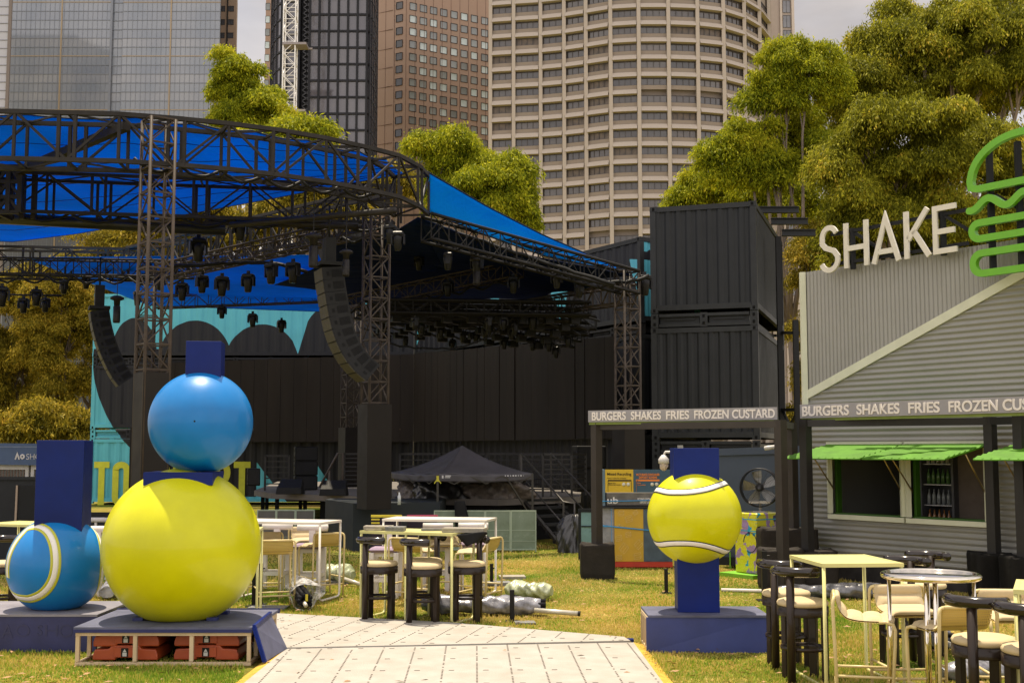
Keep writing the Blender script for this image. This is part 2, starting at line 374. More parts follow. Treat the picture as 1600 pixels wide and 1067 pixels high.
def placed_windows(parent, spots, wd, ht, dep, mf, mg, cols, label_stuff, lim=100, blinds=None):
    """spots: (centre, rz) list, biggest first; first `lim` are window parts (> pane), the rest one stuff part"""
    fb = MB(); fr = .09
    fb.box((0, 0, ht/2-fr/2), (wd, dep, fr)); fb.box((0, 0, -ht/2+fr/2), (wd, dep, fr))
    for i in range(cols+1): fb.box((-wd/2+fr/2+(wd-fr)*i/cols, 0, 0), (fr, dep*.96, ht-2*fr))
    inv = world_mat(parent).inverted()
    def mk(m_b, name, mm):
        me = bpy.data.meshes.new(name); me.from_pydata(m_b.v, [], m_b.f); me.materials.append(mm); return me
    pb = MB(); pb.box((0, .03, 0), (wd-.02, .03, ht-.02)); fm = mk(fb, 'window', mf); pms = [mk(pb, 'pane', g_) for g_ in mg]
    bigF = MB(); bigP = MB()
    for i, (c, rz) in enumerate(spots):
        if i < lim:
            o = link(bpy.data.objects.new('window', fm)); o.parent = parent; o.location = inv @ Vector(c); o.rotation_euler = (0, 0, rz)
            g_ = link(bpy.data.objects.new('pane', random.choice(pms))); g_.parent = o
        else:
            R = Matrix.Translation(c) @ Matrix.Rotation(rz, 4, 'Z')
            bigF.add([R @ Vector(v) for v in fb.v], fb.f); bigP.add([R @ Vector(v) for v in pb.v], pb.f)
    if bigF.v:
        a = bigF.build('windows', mf, parent); a['kind'] = 'stuff'; b = bigP.build('panes', mg[0], parent); b['kind'] = 'stuff'

# --- blue-grey glass tower, left
def glass_tower():
    Y = 450.; X0 = P(12, 200, Y).x; X1 = P(340, 200, Y).x; sp = Y/F
    t = T('glass_tower', 'tall blue grey glass curtain wall tower with thin gold lines at the far left', 'skyscraper', ((X0+X1)/2, Y, 0))
    gl = [glass('tower_glass_%d' % i, c, c2, .05, .10, 0., 1.0) for i, (c, c2) in enumerate([((.17, .20, .245), (.26, .275, .30)), ((.20, .22, .26), (.30, .305, .315)), ((.15, .18, .23), (.24, .255, .285))])]
    frame = mat('tower_mullion', (.19, .205, .235), .5); gold = mat('tower_gold', (.33, .25, .15), .4)
    XR0 = P(169.5, 200, Y).x; XR1 = P(187, 200, Y).x
    m = MB(); Xa, Xb = P(12, 200, Y+40).x, P(339.5, 200, Y+40).x; m.poly([(X0, Y+1.2, 200), (X1, Y+1.2, 200), (Xb, Y+40, 200), (Xa, Y+40, 200)], 200, (0, 0, 1)); m.build('core', mat('tower_core', (.14, .15, .16), .7), t)
    zr = [rows_px(352/4+14.0*i, Y) for i in range(9, -12, -1)]
    for i in range(len(zr)-1):
        z0, z1 = zr[i], zr[i+1]; b = MB(); hh = (z1-z0)
        for (a, c, dy) in ((X0, XR0, 0), (XR0+.3, XR1, .8), (XR1, X1, .1)):
            k = max(1, round((c-a)/(7.65*sp)))
            for j in range(k):
                xa = a+(c-a)*j/k; xb = a+(c-a)*(j+1)/k; tilt = random.uniform(-.008, .008); tz = random.uniform(-.006, .006)
                b.add([(xa, Y+dy-tilt, z0), (xb, Y+dy+tilt, z0), (xb, Y+dy+tilt-tz, z1), (xa, Y+dy-tilt-tz, z1)], [(0, 1, 2, 3)])
        o = b.build('glass_band', random.choice(gl), t)
    f = MB(); gd = MB()
    for i, z in enumerate(zr):
        d = gd if (i-9) % 6 == 0 else f; hgt = .32 if d is gd else .22
        d.box(((X0+XR0)/2, Y-.08, z), (XR0-X0, .2, hgt)); d.box(((XR1+X1)/2, Y+.02, z), (X1-XR1, .2, hgt)); f.box(((XR0+XR1)/2, Y+.7, z), (XR1-XR0, .2, .3))
    for (a, c, dy) in ((X0, XR0, 0), (XR0+.3, XR1, .8), (XR1, X1, .1)):
        k = max(1, round((c-a)/(7.65*sp)))
        for j in range(k+1): f.box((a+(c-a)*j/k, Y+dy-.06, 100), (.13, .14, 200))
    for px in (91, 263): gd.box((P(px, 200, Y).x, Y-.12, 100), (.5, .3, 200))
    f.box((XR0, Y-.1, 100), (.8, .5, 200))
    f.build('mullion_grid', frame, t); gd.build('gold_trim', gold, t)
glass_tower()
# narrow brown tower beside it
def brown_sliver():
    Y = 470.; X0 = P(341, 100, Y).x; X1 = P(368, 100, Y).x
    t = T('brown_tower', 'narrow brown tower with a dark slot at the right edge of the glass tower', 'skyscraper', ((X0+X1)/2, Y, 0))
    m = MB(); Xa, Xb = P(341, 200, Y+30).x, P(367.5, 200, Y+30).x; m.poly([(X0, Y, 190), (X1, Y, 190), (Xb, Y+30, 190), (Xa, Y+30, 190)], 190, (0, 0, 1)); m.build('wall', mat('brown_sliver_wall', (.24, .17, .115), .8), t)
    sp = Y/F; spots = []
    for i in range(12):
        for xa, xb in ((341.5, 353), (355, 367)):
            spots.append((Vector(((P(xa, 0, Y).x+P(xb, 0, Y).x)/2, Y-.05, rows_px(12+i*20.8-60, Y))), 0.))
    placed_windows(t, spots, 10*sp, 9*sp, .25, mat('win_dark_frame', (.03, .028, .026), .5), [glass('win_black', (.035, .035, .04), (.06, .06, .065), .3)], 2, '')
    m = MB(); m.box((P(354, 100, Y).x, Y-.2, 95), (1.7*sp, .5, 190)); m.build('slot', mat('slot_black', (.02, .02, .02), .8), t)
brown_sliver()
# pale building at the very left edge
def edge_building():
    Y = 400.; X1 = P(11, 200, Y).x; X0 = X1-30
    t = T('white_tower', 'pale grey tower whose right edge just enters the photograph at the far left', 'skyscraper', ((X0+X1)/2, Y, 0))
    m = MB(); Xb = P(10.5, 200, Y+20).x; m.poly([(X0, Y, 170), (X1, Y, 170), (Xb, Y+20, 170), (X0-4, Y+20, 170)], 170, (0, 0, 1)); m.build('wall', mat('edge_wall', (.40, .40, .43), .4), t)
    m = MB(); m.box((X1-.2, Y-.3, 85), (1.0, .7, 170)); m.build('corner_fin', mat('edge_fin', (.16, .13, .11), .6), t)
    m = MB()
    for i in range(48): m.box(((X0+X1)/2, Y-.12, 30+i*2.9), (X1-X0, .2, .2))
    m.build('floor_joint', mat('edge_joint', (.2, .2, .22), .6), t)
edge_building()

# --- dark rounded glass tower
def dark_tower():
    Y = 280.; sp = Y/F
    t = T('dark_tower', 'dark glass tower with rounded corners standing behind the white crane mast', 'skyscraper', (P(500, 0, Y).x, Y, 0))
    gl = [glass('dark_glass_a', (.060, .057, .075), (.11, .105, .125), .12, .09, 0, .9), glass('dark_glass_b', (.075, .07, .09), (.13, .12, .135), .12, .09, 0, .9)]
    fr = mat('dark_mullion', (.018, .018, .022), .4)
    # plan outline: left rounded wing, recess, flat front, rounded right corner
    X = lambda px: P(px, 300, Y).x
    R = X(587)-X(571); Rl = 5.
    Xd = lambda px, d: (P(px, 300, Y+d).x, Y+d)
    out = [Xd(420.5, 18), Xd(421.5, 12), Xd(424.5, 8), Xd(429, 5), Xd(436, 3), Xd(444, 2.2), Xd(464, 2.2)]
    rec = [(X(464), Y+3.6), (X(480.5), Y+3.6)]
    fl = [(X(480.5), Y)]+[(X(480.5)+(X(571)-X(480.5))*i/6, Y) for i in range(1, 7)]+[Xd(575, .9), Xd(578.5, 2.6), Xd(581.5, 5.2), Xd(584, 8.8), Xd(586, 13.5), Xd(587, 20)]
    pl = out+rec+fl; zr = [rows_px(95/4+25.8*i, Y) for i in range(9, -4, -1)]
    m = MB(); m.poly([(x, y, 125) for x, y in pl+[Xd(560, 45), Xd(440, 45)]], 125, (0, 0, 1)); m.build('core', mat('dark_core', (.03, .03, .035), .6), t)
    for i in range(len(zr)-1):
        for part, seg in (('left_band', out), ('glass_band', fl)):
            b = MB()
            for (x0, y0), (x1, y1) in zip(seg[:-1], seg[1:]):
                nx = Vector((y1-y0, -(x1-x0), 0)).normalized()*.12; ti = random.uniform(-.02, .02)
                b.add([(x0+nx.x, y0+nx.y-ti, zr[i]+.35), (x1+nx.x, y1+nx.y+ti, zr[i]+.35), (x1+nx.x, y1+nx.y+ti, zr[i+1]-.1), (x0+nx.x, y0+nx.y-ti, zr[i+1]-.1)], [(0, 1, 2, 3)])
            b.build('glass_band', random.choice(gl), t)
    f = MB()
    for seg in (out, fl):
        for (x0, y0) in seg: f.box((x0, y0-.2, 62), (.5, .7, 125))
        for z in zr:
            for (x0, y0), (x1, y1) in zip(seg[:-1], seg[1:]):
                f.bar((x0, y0-.25, z), (x1, y1-.25, z), .45)
    f.build('mullion_grid', fr, t)
    lt = MB()
    for z in zr: lt.tube([(x, y-.5, z) for x, y in fl[6:]], .12, 4, smooth=False)
    lt.build('ledge', mat('dark_ledge', (.35, .35, .38), .4), t)
    b = MB(); xs = (X(466), X(479))     # bracing seen in the recess
    for i in range(14):
        z0 = rows_px(300-i*26, Y); z1 = rows_px(300-(i+1)*26, Y)
        for k in range(3):
            za = z0+(z1-z0)*k/3; zb = z0+(z1-z0)*(k+1)/3
            b.bar((xs[0], Y+3.1, za), (xs[1], Y+3.1, zb), .22); b.bar((xs[1], Y+3.1, za), (xs[0], Y+3.1, zb), .22)
    b.build('bracing', mat('recess_brace', (.07, .07, .08), .5), t)
dark_tower()
def crane():
    Y = 262.; xc = P(453, 100, Y).x; hw = 9.6*Y/F
    t = T('tower_crane', 'white lattice crane mast rising in front of the dark rounded glass tower', 'crane', (xc, Y, 0))
    m = MB(); h = 2.55; n = 48
    for sx in (-1, 1):
        for sy in (-1, 1): m.bar((xc+sx*hw, Y+sy*hw, 0), (xc+sx*hw, Y+sy*hw, n*h), .24)
    m.build('mast_leg', mat('crane_white', (.78, .76, .74), .5), t)
    b = MB()
    for i in range(n):
        z = i*h
        for s_ in (-1, 1):
            b.bar((xc-hw, Y+s_*hw, z), (xc+hw, Y+s_*hw, z), .13); b.bar((xc+s_*hw, Y-hw, z), (xc+s_*hw, Y+hw, z), .13)
            q = 1 if i % 2 else -1
            b.bar((xc-hw*q, Y+s_*hw, z), (xc+hw*q, Y+s_*hw, z+h), .13); b.bar((xc+s_*hw, Y-hw*q, z), (xc+s_*hw, Y+hw*q, z+h), .11)
    b.build('lattice', mat('crane_white2', (.72, .70, .68), .5), t)
    c = MB()
    for py in (72, 176):
        z = rows_px(py, Y); c.box((xc+1.2, Y, z), (hw*2+2.6, hw*2.6, .5))
        c.box((xc+3, Y+2, z), (3.2, .4, .4))
    c.build('tie_collar', mat('crane_collar', (.25, .22, .22), .6), t)
crane()

# --- brown concrete tower with square windows
def brown_tower():
    A = P(586, 300, 350.); B = P(633.5, 300, 345.); C = P(766, 300, 359.)
    t = T('brown_tower', 'wide brown granite tower with small square windows left of the curved tower', 'skyscraper', (B.x, 345, 0))
    wall = mat('brown_granite', (.38, .26, .185), .75, var=.14, vscale=.08, col2=(.33, .22, .155), bump=.0)
    D = P(405, 300, 385.); m = MB()
    m.poly([(A.x, 350, 150), (B.x, 345, 150), (C.x, 359, 150), (C.x+6, 420, 150), (A.x-6, 420, 150)], 150, (0, 0, 1)); m.build('wall', wall, t)
    m = MB(); x0, x1 = P(410, 300, 375).x, P(440, 300, 375).x
    m.poly([(x0, 375, 150), (x1, 375, 150), (x1, 418, 150), (x0, 418, 150)], 150, (0, 0, 1)); m.build('wing', wall, t)
    frame = mat('brown_win_frame', (.05, .04, .035), .5)
    gl = [glass('brown_glass_a', (.16, .175, .17), (.22, .235, .225), .3), glass('brown_glass_b', (.2, .22, .21), (.28, .3, .285), .3), glass('brown_glass_c', (.42, .5, .47), (.55, .62, .6), .4)]
    u = Vector((C.x-B.x, 359-345, 0)); L = u.length; u.normalize(); n = Vector((u.y, -u.x, 0)); rz = math.atan2(u.y, u.x)
    spots = []
    cols = [643.5+16.15*i for i in range(8)]
    kk = []
    for c in cols:        # where the sight line of each column meets the face
        r = ray(c, 300); a = r.x/r.y; s_ = (a*345-B.x)/(u.x-a*u.y); kk.append(s_)
    for j in range(14):
        z = rows_px(9+19.8*j, 345)
        for s_ in kk:
            q = Vector((B.x, 345, z))+u*s_; spots.append((q+n*.02, rz))
    wing = []
    for j in range(0, 14):
        wing.append((Vector((P(417, 100, 375).x, 374.95, rows_px(11+20.0*j, 375))), 0.)) if j < 7 else None
    placed_windows(t, spots, 12.6*345/F, 12.2*345/F, .3, frame, gl, 1, '', lim=85)
    placed_windows(t, wing, 7.5*375/F, 11.5*375/F, .12, frame, gl, 1, '')
    # column of darker windows left of the corner
    v = Vector((B.x-A.x, -5, 0)).normalized(); rz2 = math.atan2(v.y, v.x); nn = Vector((v.y, -v.x, 0)); spots = []
    for j in range(13): 
        q = Vector((P(622, 300, 346.).x, 346.2, rows_px(9+19.9*j, 346))); spots.append((q+nn*.1, rz2))
    placed_windows(t, spots, 12.5*345/F, 12*345/F, .3, frame, [glass('brown_glass_d', (.02, .02, .02), (.04, .04, .04), .3)], 1, '', lim=8)
    jm = MB()
    for j in range(9): 
        z = rows_px(18+29.5*j, 348); jm.bar((A.x+.2, 350-.05, z), (P(614, 0, 347).x, 347.1, z), .12)
    for px in (600, 614.5): jm.bar((P(px, 300, 348.).x, 350-(px-586)/47.5*5-.03, 0), (P(px, 300, 348.).x, 350-(px-586)/47.5*5-.03, 150), .14)
    for s_ in np.arange(-.2, L, 2.94): jm.bar(Vector((B.x, 345, 0))+u*s_+n*.0, Vector((B.x, 345, 150))+u*s_, .12)
    jm.build('panel_joint', mat('brown_joint', (.16, .095, .065), .8), t)
brown_tower()

# --- beige curved tower with balcony-like bands
def curved_tower():
    px = [766, 802.5, 845, 882, 916.5, 955.5, 1000, 1047, 1093, 1134, 1167, 1191, 1206]
    Ds = [259, 258, 257, 255.5, 253.5, 251, 250, 250, 250.7, 252.5, 256.5, 262, 270]
    pts = [Vector((P(a, 300, d).x, d, 0)) for a, d in zip(px, Ds)]
    t = T('curved_tower', 'broad beige concrete tower curving forward with dark ribbon windows between pale ledges', 'skyscraper', (pts[6].x, 250, 0))
    conc = mat('beige_concrete', (.295, .237, .187), .85, var=.14, vscale=.25, col2=(.245, .20, .16)); pale = mat('pale_ledge', (.455, .39, .325), .8, var=.10, vscale=.3, col2=(.39, .335, .28))
    inner = [p+Vector((0, 1.3, 0)) for p in pts]
    m = MB(); m.poly([(p.x, p.y, 128) for p in inner]+[(inner[-1].x+1, 330, 128), (inner[0].x, 330, 128)], 128, (0, 0, 1)); m.build('wall', conc, t)
    frame = mat('beige_win_frame', (.055, .045, .04), .5); gl = [glass('ribbon_glass_a', (.048, .04, .037), (.085, .072, .066), .5), glass('ribbon_glass_b', (.033, .03, .03), (.06, .052, .05), .5), glass('ribbon_glass_c', (.075, .062, .055), (.12, .10, .09), .5), glass('ribbon_glass_a', (0, 0, 0), (0, 0, 0), .5), glass('ribbon_glass_b', (0, 0, 0), (0, 0, 0), .5), glass('ribbon_blind', (.20, .155, .12), (.07, .06, .055), 1.1, .4, 0, .3)]
    pitch = 28.25*250/F; ztop = P(1000, 41, 250).z      # top of one window row of the nearest bay
    # columns between the bays
    c = MB()
    for i, p in enumerate(pts): c.box((p.x, p.y+.1, 64), (.78, 1.3, 128)); 
    c.build('column', pale, t); rows = range(-3, 13)
    led = []; win = []
    band = MB()
    for j in rows:
        zt = ztop-j*pitch; l = MB()
        for i in range(len(pts)-1):
            a, b = pts[i], pts[i+1]; u = (b-a).normalized(); n = Vector((u.y, -u.x, 0)); a2 = a+u*.42; b2 = b-u*.42
            wh = 12.2*250/F; c0 = (a2+b2)/2; ln = (b2-a2).length; rz = math.atan2(u.y, u.x)
            tall = (6 <= i <= 8 and j == 3) or (4 <= i <= 5 and j == 11)
            win.append((Vector((c0.x, c0.y, zt-wh/2))-n*.35, rz, ln, j, i))
            # recessed tan spandrel below the window, then sloping pale ledge
            z1 = zt-wh; z2 = z1-7.0*250/F; z3 = zt-pitch
            band.add([a2+Vector((0, 0, z1))-n*.1, b2+Vector((0, 0, z1))-n*.1, b2+Vector((0, 0, z2))-n*.1, a2+Vector((0, 0, z2))-n*.1], [(3, 2, 1, 0)])
            if tall: continue
            A = [a2+n*.15, b2+n*.15, b2+n*.75, a2+n*.75]
            l.add([A[0]+Vector((0, 0, z2)), A[1]+Vector((0, 0, z2)), A[2]+Vector((0, 0, z3+.12)), A[3]+Vector((0, 0, z3+.12)), A[0]-n*.9+Vector((0, 0, z3)), A[1]-n*.9+Vector((0, 0, z3))],
                  [(3, 2, 1, 0), (4, 5, 2, 3), (0, 4, 3), (1, 2, 5), (0, 1, 5, 4)])
        l.build('ledge', pale, t)
    band.build('spandrel', conc, t)
    # windows: one mesh per bay shape, shared by its storeys
    win.sort(key=lambda q: abs(q[3]-4)+.2*abs(q[4]-5)); k = 0; F_ = {}; big = MB(); bigp = MB(); inv = world_mat(t).inverted(); wh = 12.2*250/F
    for cpos, rz, ln, j, i in win:
        if i not in F_:
            fb = MB(); fr = .12; cols = 4 if ln > 4.5 else 3
            fb.box((0, 0, wh/2-fr/2), (ln, .2, fr)); fb.box((0, 0, -wh/2+fr/2), (ln, .2, fr))
            for q in range(cols+1): fb.box((-ln/2+fr/2+(ln-fr)*q/cols, 0, 0), (fr, .19, wh-2*fr))
            pb = MB(); pb.box((0, .05, 0), (ln-.02, .03, wh-.02))
            fm = bpy.data.meshes.new('window'); fm.from_pydata(fb.v, [], fb.f); fm.materials.append(frame); pm = []
            for g_ in gl:
                q = bpy.data.meshes.new('pane'); q.from_pydata(pb.v, [], pb.f); q.materials.append(g_); pm.append(q)
            F_[i] = (fb, pb, fm, pm)
        fb, pb, fm, pm = F_[i]
        if k < 100:
            o = link(bpy.data.objects.new('window', fm)); o.parent = t; o.location = inv @ cpos; o.rotation_euler = (0, 0, rz)
            g_ = link(bpy.data.objects.new('pane', random.choice(pm))); g_.parent = o
        else:
            R = Matrix.Translation(cpos) @ Matrix.Rotation(rz, 4, 'Z'); big.add([R @ Vector(v) for v in fb.v], fb.f); bigp.add([R @ Vector(v) for v in pb.v], pb.f)
        k += 1
    a = big.build('windows', frame, t); a['kind'] = 'stuff'; b = bigp.build('panes', gl[0], t); b['kind'] = 'stuff'
curved_tower()
def strip_tower():
    Y = 300.; X0 = P(1204, 0, Y).x; X1 = P(1240.5, 0, Y).x; sp = Y/F
    t = T('slim_tower', 'slim pale concrete tower with one strip of tall windows right of the curved tower', 'skyscraper', ((X0+X1)/2, Y, 0))
    m = MB(); m.box(((X0+X1)/2, Y+12, 75), (X1-X0, 24, 150)); m.build('wall', mat('strip_wall', (.42, .35, .30), .8, var=.08, vscale=.2), t)
    spots = [(Vector((P(1228.5, 0, Y).x, Y-.05, rows_px(11+23.2*i, Y))), 0.) for i in range(20)]
    placed_windows(t, spots, 12.5*sp, 20.5*sp, .2, mat('strip_frame', (.12, .11, .11), .5), [glass('strip_glass', (.12, .12, .14), (.2, .2, .22), .3)], 2, '')
    m = MB(); m.box((P(1219.5, 0, Y).x, Y-.1, 75), (3.2*sp, .5, 150)); m.box((P(1238, 0, Y).x, Y-.1, 75), (4.4*sp, .5, 150)); m.build('pilaster', mat('strip_pale', (.60, .52, .45), .8), t)
strip_tower()

# ------------------------------------------------------------------ trees
def leaf_mat(name, c0, c1, c2, tip, tl=.38):
    m = bpy.data.materials.new(name); m.use_nodes = True; t = m.node_tree; b = t.nodes['Principled BSDF']; n = t.nodes.new; l = t.links.new
    b.inputs['Roughness'].default_value = .6; b.inputs['Specular IOR Level'].default_value = .12
    g_ = n('ShaderNodeNewGeometry'); c = n('ShaderNodeTexCoord'); z = n('ShaderNodeTexNoise'); z.inputs['Scale'].default_value = .55; z.inputs['Detail'].default_value = 3; l(c.outputs['Object'], z.inputs['Vector'])
    a = n('ShaderNodeMath'); a.operation = 'MULTIPLY_ADD'; a.inputs[1].default_value = .62; l(g_.outputs['Random Per Island'], a.inputs[0])
    mr = n('ShaderNodeMapRange'); mr.inputs['From Min'].default_value = .3; mr.inputs['From Max'].default_value = .7; mr.inputs['To Max'].default_value = .38; l(z.outputs['Fac'], mr.inputs['Value']); l(mr.outputs['Result'], a.inputs[2])
    r = n('ShaderNodeValToRGB'); e = r.color_ramp.elements; e[0].color = (*c0, 1); e[1].color = (*tip, 1); e[1].position = .97
    k = e.new(.4); k.color = (*c1, 1); k = e.new(.8); k.color = (*c2, 1)
    l(a.outputs[0], r.inputs['Fac']); l(r.outputs['Color'], b.inputs['Base Color'])
    o = t.nodes['Material Output']; tr = n('ShaderNodeBsdfTranslucent'); mxs = n('ShaderNodeMixShader'); mxs.inputs[0].default_value = tl
    l(r.outputs['Color'], tr.inputs['Color']); l(b.outputs['BSDF'], mxs.inputs[1]); l(tr.outputs['BSDF'], mxs.inputs[2]); l(mxs.outputs['Shader'], o.inputs['Surface'])
    return m
LEAF_G = leaf_mat('eucalypt_leaf', (.038, .052, .004), (.15, .155, .010), (.43, .41, .030), (.62, .42, .05), .44)
LEAF_Y = leaf_mat('eucalypt_leaf_bright', (.055, .09, .005), (.23, .26, .012), (.52, .50, .02), (.66, .52, .04), .44)
LEAF_D = leaf_mat('eucalypt_leaf_dry', (.038, .04, .004), (.17, .145, .012), (.46, .34, .035), (.60, .38, .06), .40)
BARK = mat('bark', (.22, .17, .13), .85, var=.35, vscale=3, bump=.5, bscale=14, stretch=(1, 1, .25)); BARKD = mat('bark_dark', (.09, .065, .048), .9, var=.4, vscale=3, bump=.5, bscale=14, stretch=(1, 1, .25))

def tree(name, label, base, blobs, lm, n_leaf, leaf=.26, sub=1.0, droop=.9, dens=1.0, bark=BARK, cat='tree', group=None, trunk_r=.28, limb_n=None, gap=.0):
    """blobs: (centre, rx, ry, rz). Foliage gathers in small umbrella-shaped clumps spread over each blob."""
    base = Vector(base); t = T(name, label, cat, base, 0, group)
    rng = np.random.RandomState(int(abs(base.x*131+base.y*17)) % 9999)
    clumps = []
    for (c, rx, ry, rz) in blobs:
        area = 4*math.pi*((rx*ry)**1.6/3+2*(rx*rz)**1.6/3)**(1/1.6); k = max(4, int(dens*area/(sub*sub*2.0)))
        for i in range(k):
            d = rng.normal(size=3); d /= np.linalg.norm(d); rr = .45+.62*rng.rand()+(.24 if rng.rand() < .14 else 0)
            if d[2] < -.35 and rng.rand() < .6: d[2] *= -1
            if rng.rand() < gap: continue
            clumps.append((c[0]+d[0]*rx*rr, c[1]+d[1]*ry*rr, c[2]+d[2]*rz*rr, sub*(.35+.75*rng.rand()**1.5)))
    # sprigs: short drooping strings of leaves that leave the upper shell of every clump
    cl = np.array(clumps); wts = cl[:, 3]**2; wts /= wts.sum(); K = 9; ns = int(n_leaf*1.6)//K; idx = rng.choice(len(cl), ns, p=wts); C = cl[idx]
    d = rng.normal(size=(ns, 3)); d /= np.linalg.norm(d, axis=1)[:, None]; d[:, 2] = np.where(d[:, 2] < -.15, -d[:, 2], d[:, 2])
    wob = 1+.28*np.sin(C[:, 0]*9+d[:, 0]*5)*np.cos(C[:, 1]*7+d[:, 1]*5); rad = C[:, 3]*(.45+.6*rng.rand(ns)**.6)*wob
    st = C[:, :3]+d*rad[:, None]*np.array([1.0, 1.0, .95]); ln = C[:, 3]*(.35+.75*rng.rand(ns)); out_ = d*np.array([1, 1, .25]); tt = np.linspace(0, 1, K)
    pos = st[:, None, :]+out_[:, None, :]*(tt[None, :, None]*ln[:, None, None]*.55); pos[:, :, 2] -= (tt[None, :]**1.5)*ln[:, None]*.9*droop*.8
    pos = pos.reshape(-1, 3)+rng.normal(size=(ns*K, 3))*leaf*.45; n_ = len(pos); dd = np.repeat(d, K, axis=0)
    dn = np.stack([rng.normal(size=n_)*.5+dd[:, 0]*.4, rng.normal(size=n_)*.5+dd[:, 1]*.4, -droop*np.ones(n_)+rng.normal(size=n_)*.5], 1); dn /= np.linalg.norm(dn, axis=1)[:, None]
    sd = np.cross(dn, rng.normal(size=(n_, 3))); sd /= np.linalg.norm(sd, axis=1)[:, None]
    L = leaf*.82*(.55+.9*rng.rand(n_, 1)); W = L*.30
    V = np.stack([pos, pos+dn*L*.45+sd*W*.5, pos+dn*L, pos+dn*L*.45-sd*W*.5], 1).reshape(-1, 3)-np.array(base)
    raw_mesh('crown', V, np.arange(n_*4).reshape(-1, 4), lm, t)
    # trunk and limbs
    m = MB(); top = Vector(np.average([b[0] for b in blobs], axis=0)); mid = base.lerp(Vector((top.x, top.y, top.z)), .45)+Vector((rng.normal()*.3, 0, 0))
    trunk = [base, base.lerp(mid, .5)+Vector((rng.normal()*.15, 0, 0)), mid]; m.tube(trunk, 1, 9, radii=[trunk_r, trunk_r*.82, trunk_r*.68])
    order = sorted(blobs, key=lambda b: -b[1]*b[3])[:(limb_n or 9)]
    for (c, rx, ry, rz) in order:
        c = Vector(c); j = mid+Vector((rng.normal()*.1, 0, 0)); q1 = j.lerp(c, .4)+Vector((rng.normal()*.3, 0, -.1*(c-j).length)); q2 = j.lerp(c, .75)+Vector((rng.normal()*.25, 0, rng.normal()*.2))
        m.tube([j, q1, q2, c], 1, 6, radii=[trunk_r*.5, trunk_r*.34, trunk_r*.22, trunk_r*.1])
        near = [q for q in clumps if (Vector(q[:3])-c).length < max(rx, rz)*1.15]
        for k in range(min(len(near), 7)):
            e = Vector(near[rng.randint(len(near))][:3]); s_ = q2.lerp(c, rng.rand()); m.tube([s_, s_.lerp(e, .5)+Vector((0, 0, .15)), e], 1, 4, radii=[trunk_r*.13, trunk_r*.09, trunk_r*.04], smooth=False)
    m.build('trunk', bark, t)
    return t
def B(px, py, Y, rpx, rpy=None, rd=None):
    c = P(px, py, Y); s_ = Y/F; rx = rpx*s_; rz = (rpy or rpx)*s_; return (tuple(c), rx, rd or rx*.9, rz)
def gnd(px, Y): return (P(px, 700, Y).x, Y, 0)

# big eucalypts at the right
tree('eucalypt', 'tallest spreading olive gum tree in the upper right corner above the burger sign', gnd(1520, 48),
     [B(1545, 55, 47, 60, 52), B(1600, 30, 49, 55), B(1490, 45, 48, 40, 42), B(1440, 90, 47, 46, 44), B(1385, 118, 47, 36, 40), B(1345, 150, 47, 30, 40), B(1600, 130, 47, 50, 50), B(1500, 130, 47, 50, 50), B(1560, 160, 50, 50, 44), B(1415, 175, 48, 46, 40), B(1365, 130, 48, 34, 34), B(1325, 125, 48, 26, 30), B(1372, 75, 48, 30, 30), B(1415, 42, 49, 34, 34), B(1330, 185, 49, 36, 34), B(1470, 95, 50, 50, 50), B(1540, 110, 51, 60, 50)], LEAF_G, 240000, .19, .85, 1.1, .95, trunk_r=.45, gap=.10)
tree('eucalypt', 'bushy gum tree with a rounded top directly behind the cream roof letters', gnd(1400, 40),
     [B(1355, 225, 40, 50, 50), B(1455, 205, 39, 52, 44), B(1500, 270, 39, 50, 50), B(1405, 275, 40, 50, 50), B(1320, 290, 40, 42, 46), B(1370, 345, 40, 55, 46), B(1450, 345, 40, 50, 44), B(1530, 345, 40, 50, 44), B(1555, 240, 41, 46, 50), B(1325, 375, 41, 44, 44), B(1590, 300, 42, 50, 60), B(1310, 430, 41, 40, 36), B(1340, 250, 43, 40, 60), B(1420, 330, 43, 60, 60), B(1500, 210, 43, 50, 40), B(1370, 420, 42, 60, 40), B(1450, 410, 42, 60, 40), B(1540, 400, 42, 60, 40)], LEAF_G, 290000, .165, .72, 1.1, .95, trunk_r=.35, gap=.08)
tree('eucalypt', 'slender bright green gum tree with open gaps right of the curved tower', gnd(1262, 46),
     [B(1225, 92, 46, 36, 32), B(1195, 150, 46, 34, 40), B(1265, 100, 46, 34, 34), B(1292, 150, 46, 22, 44), B(1150, 225, 46, 36, 34), B(1190, 215, 46, 36, 34), B(1230, 165, 46, 34, 34), B(1118, 262, 46, 28, 24), B(1215, 265, 46, 44, 30), B(1165, 285, 46, 46, 24), B(1285, 240, 46, 24, 40), B(1240, 215, 48, 40, 40), B(1200, 240, 48, 40, 40)], LEAF_Y, 140000, .165, .62, 1.0, .95, trunk_r=.22, gap=.18)
tree('shrubby_tree', 'low bright green tree crown peeping over the top black container', gnd(1110, 52),
     [B(1065, 312, 52, 30, 18), B(1105, 298, 52, 34, 22), B(1150, 300, 52, 40, 26), B(1205, 305, 51, 44, 34), B(1255, 335, 50, 38, 44)], LEAF_Y, 62000, .18, .66, 1.0, 1.1)
tree('dark_tree', 'dark leafy tree filling the gap between the black containers and the grey shed', gnd(1262, 42),
     [B(1262, 420, 42, 26, 50), B(1258, 520, 42, 24, 50), B(1262, 610, 42, 24, 50), B(1290, 400, 44, 36, 40), B(1240, 690, 43, 30, 45)], LEAF_D, 40000, .15, .6, .9, .9)
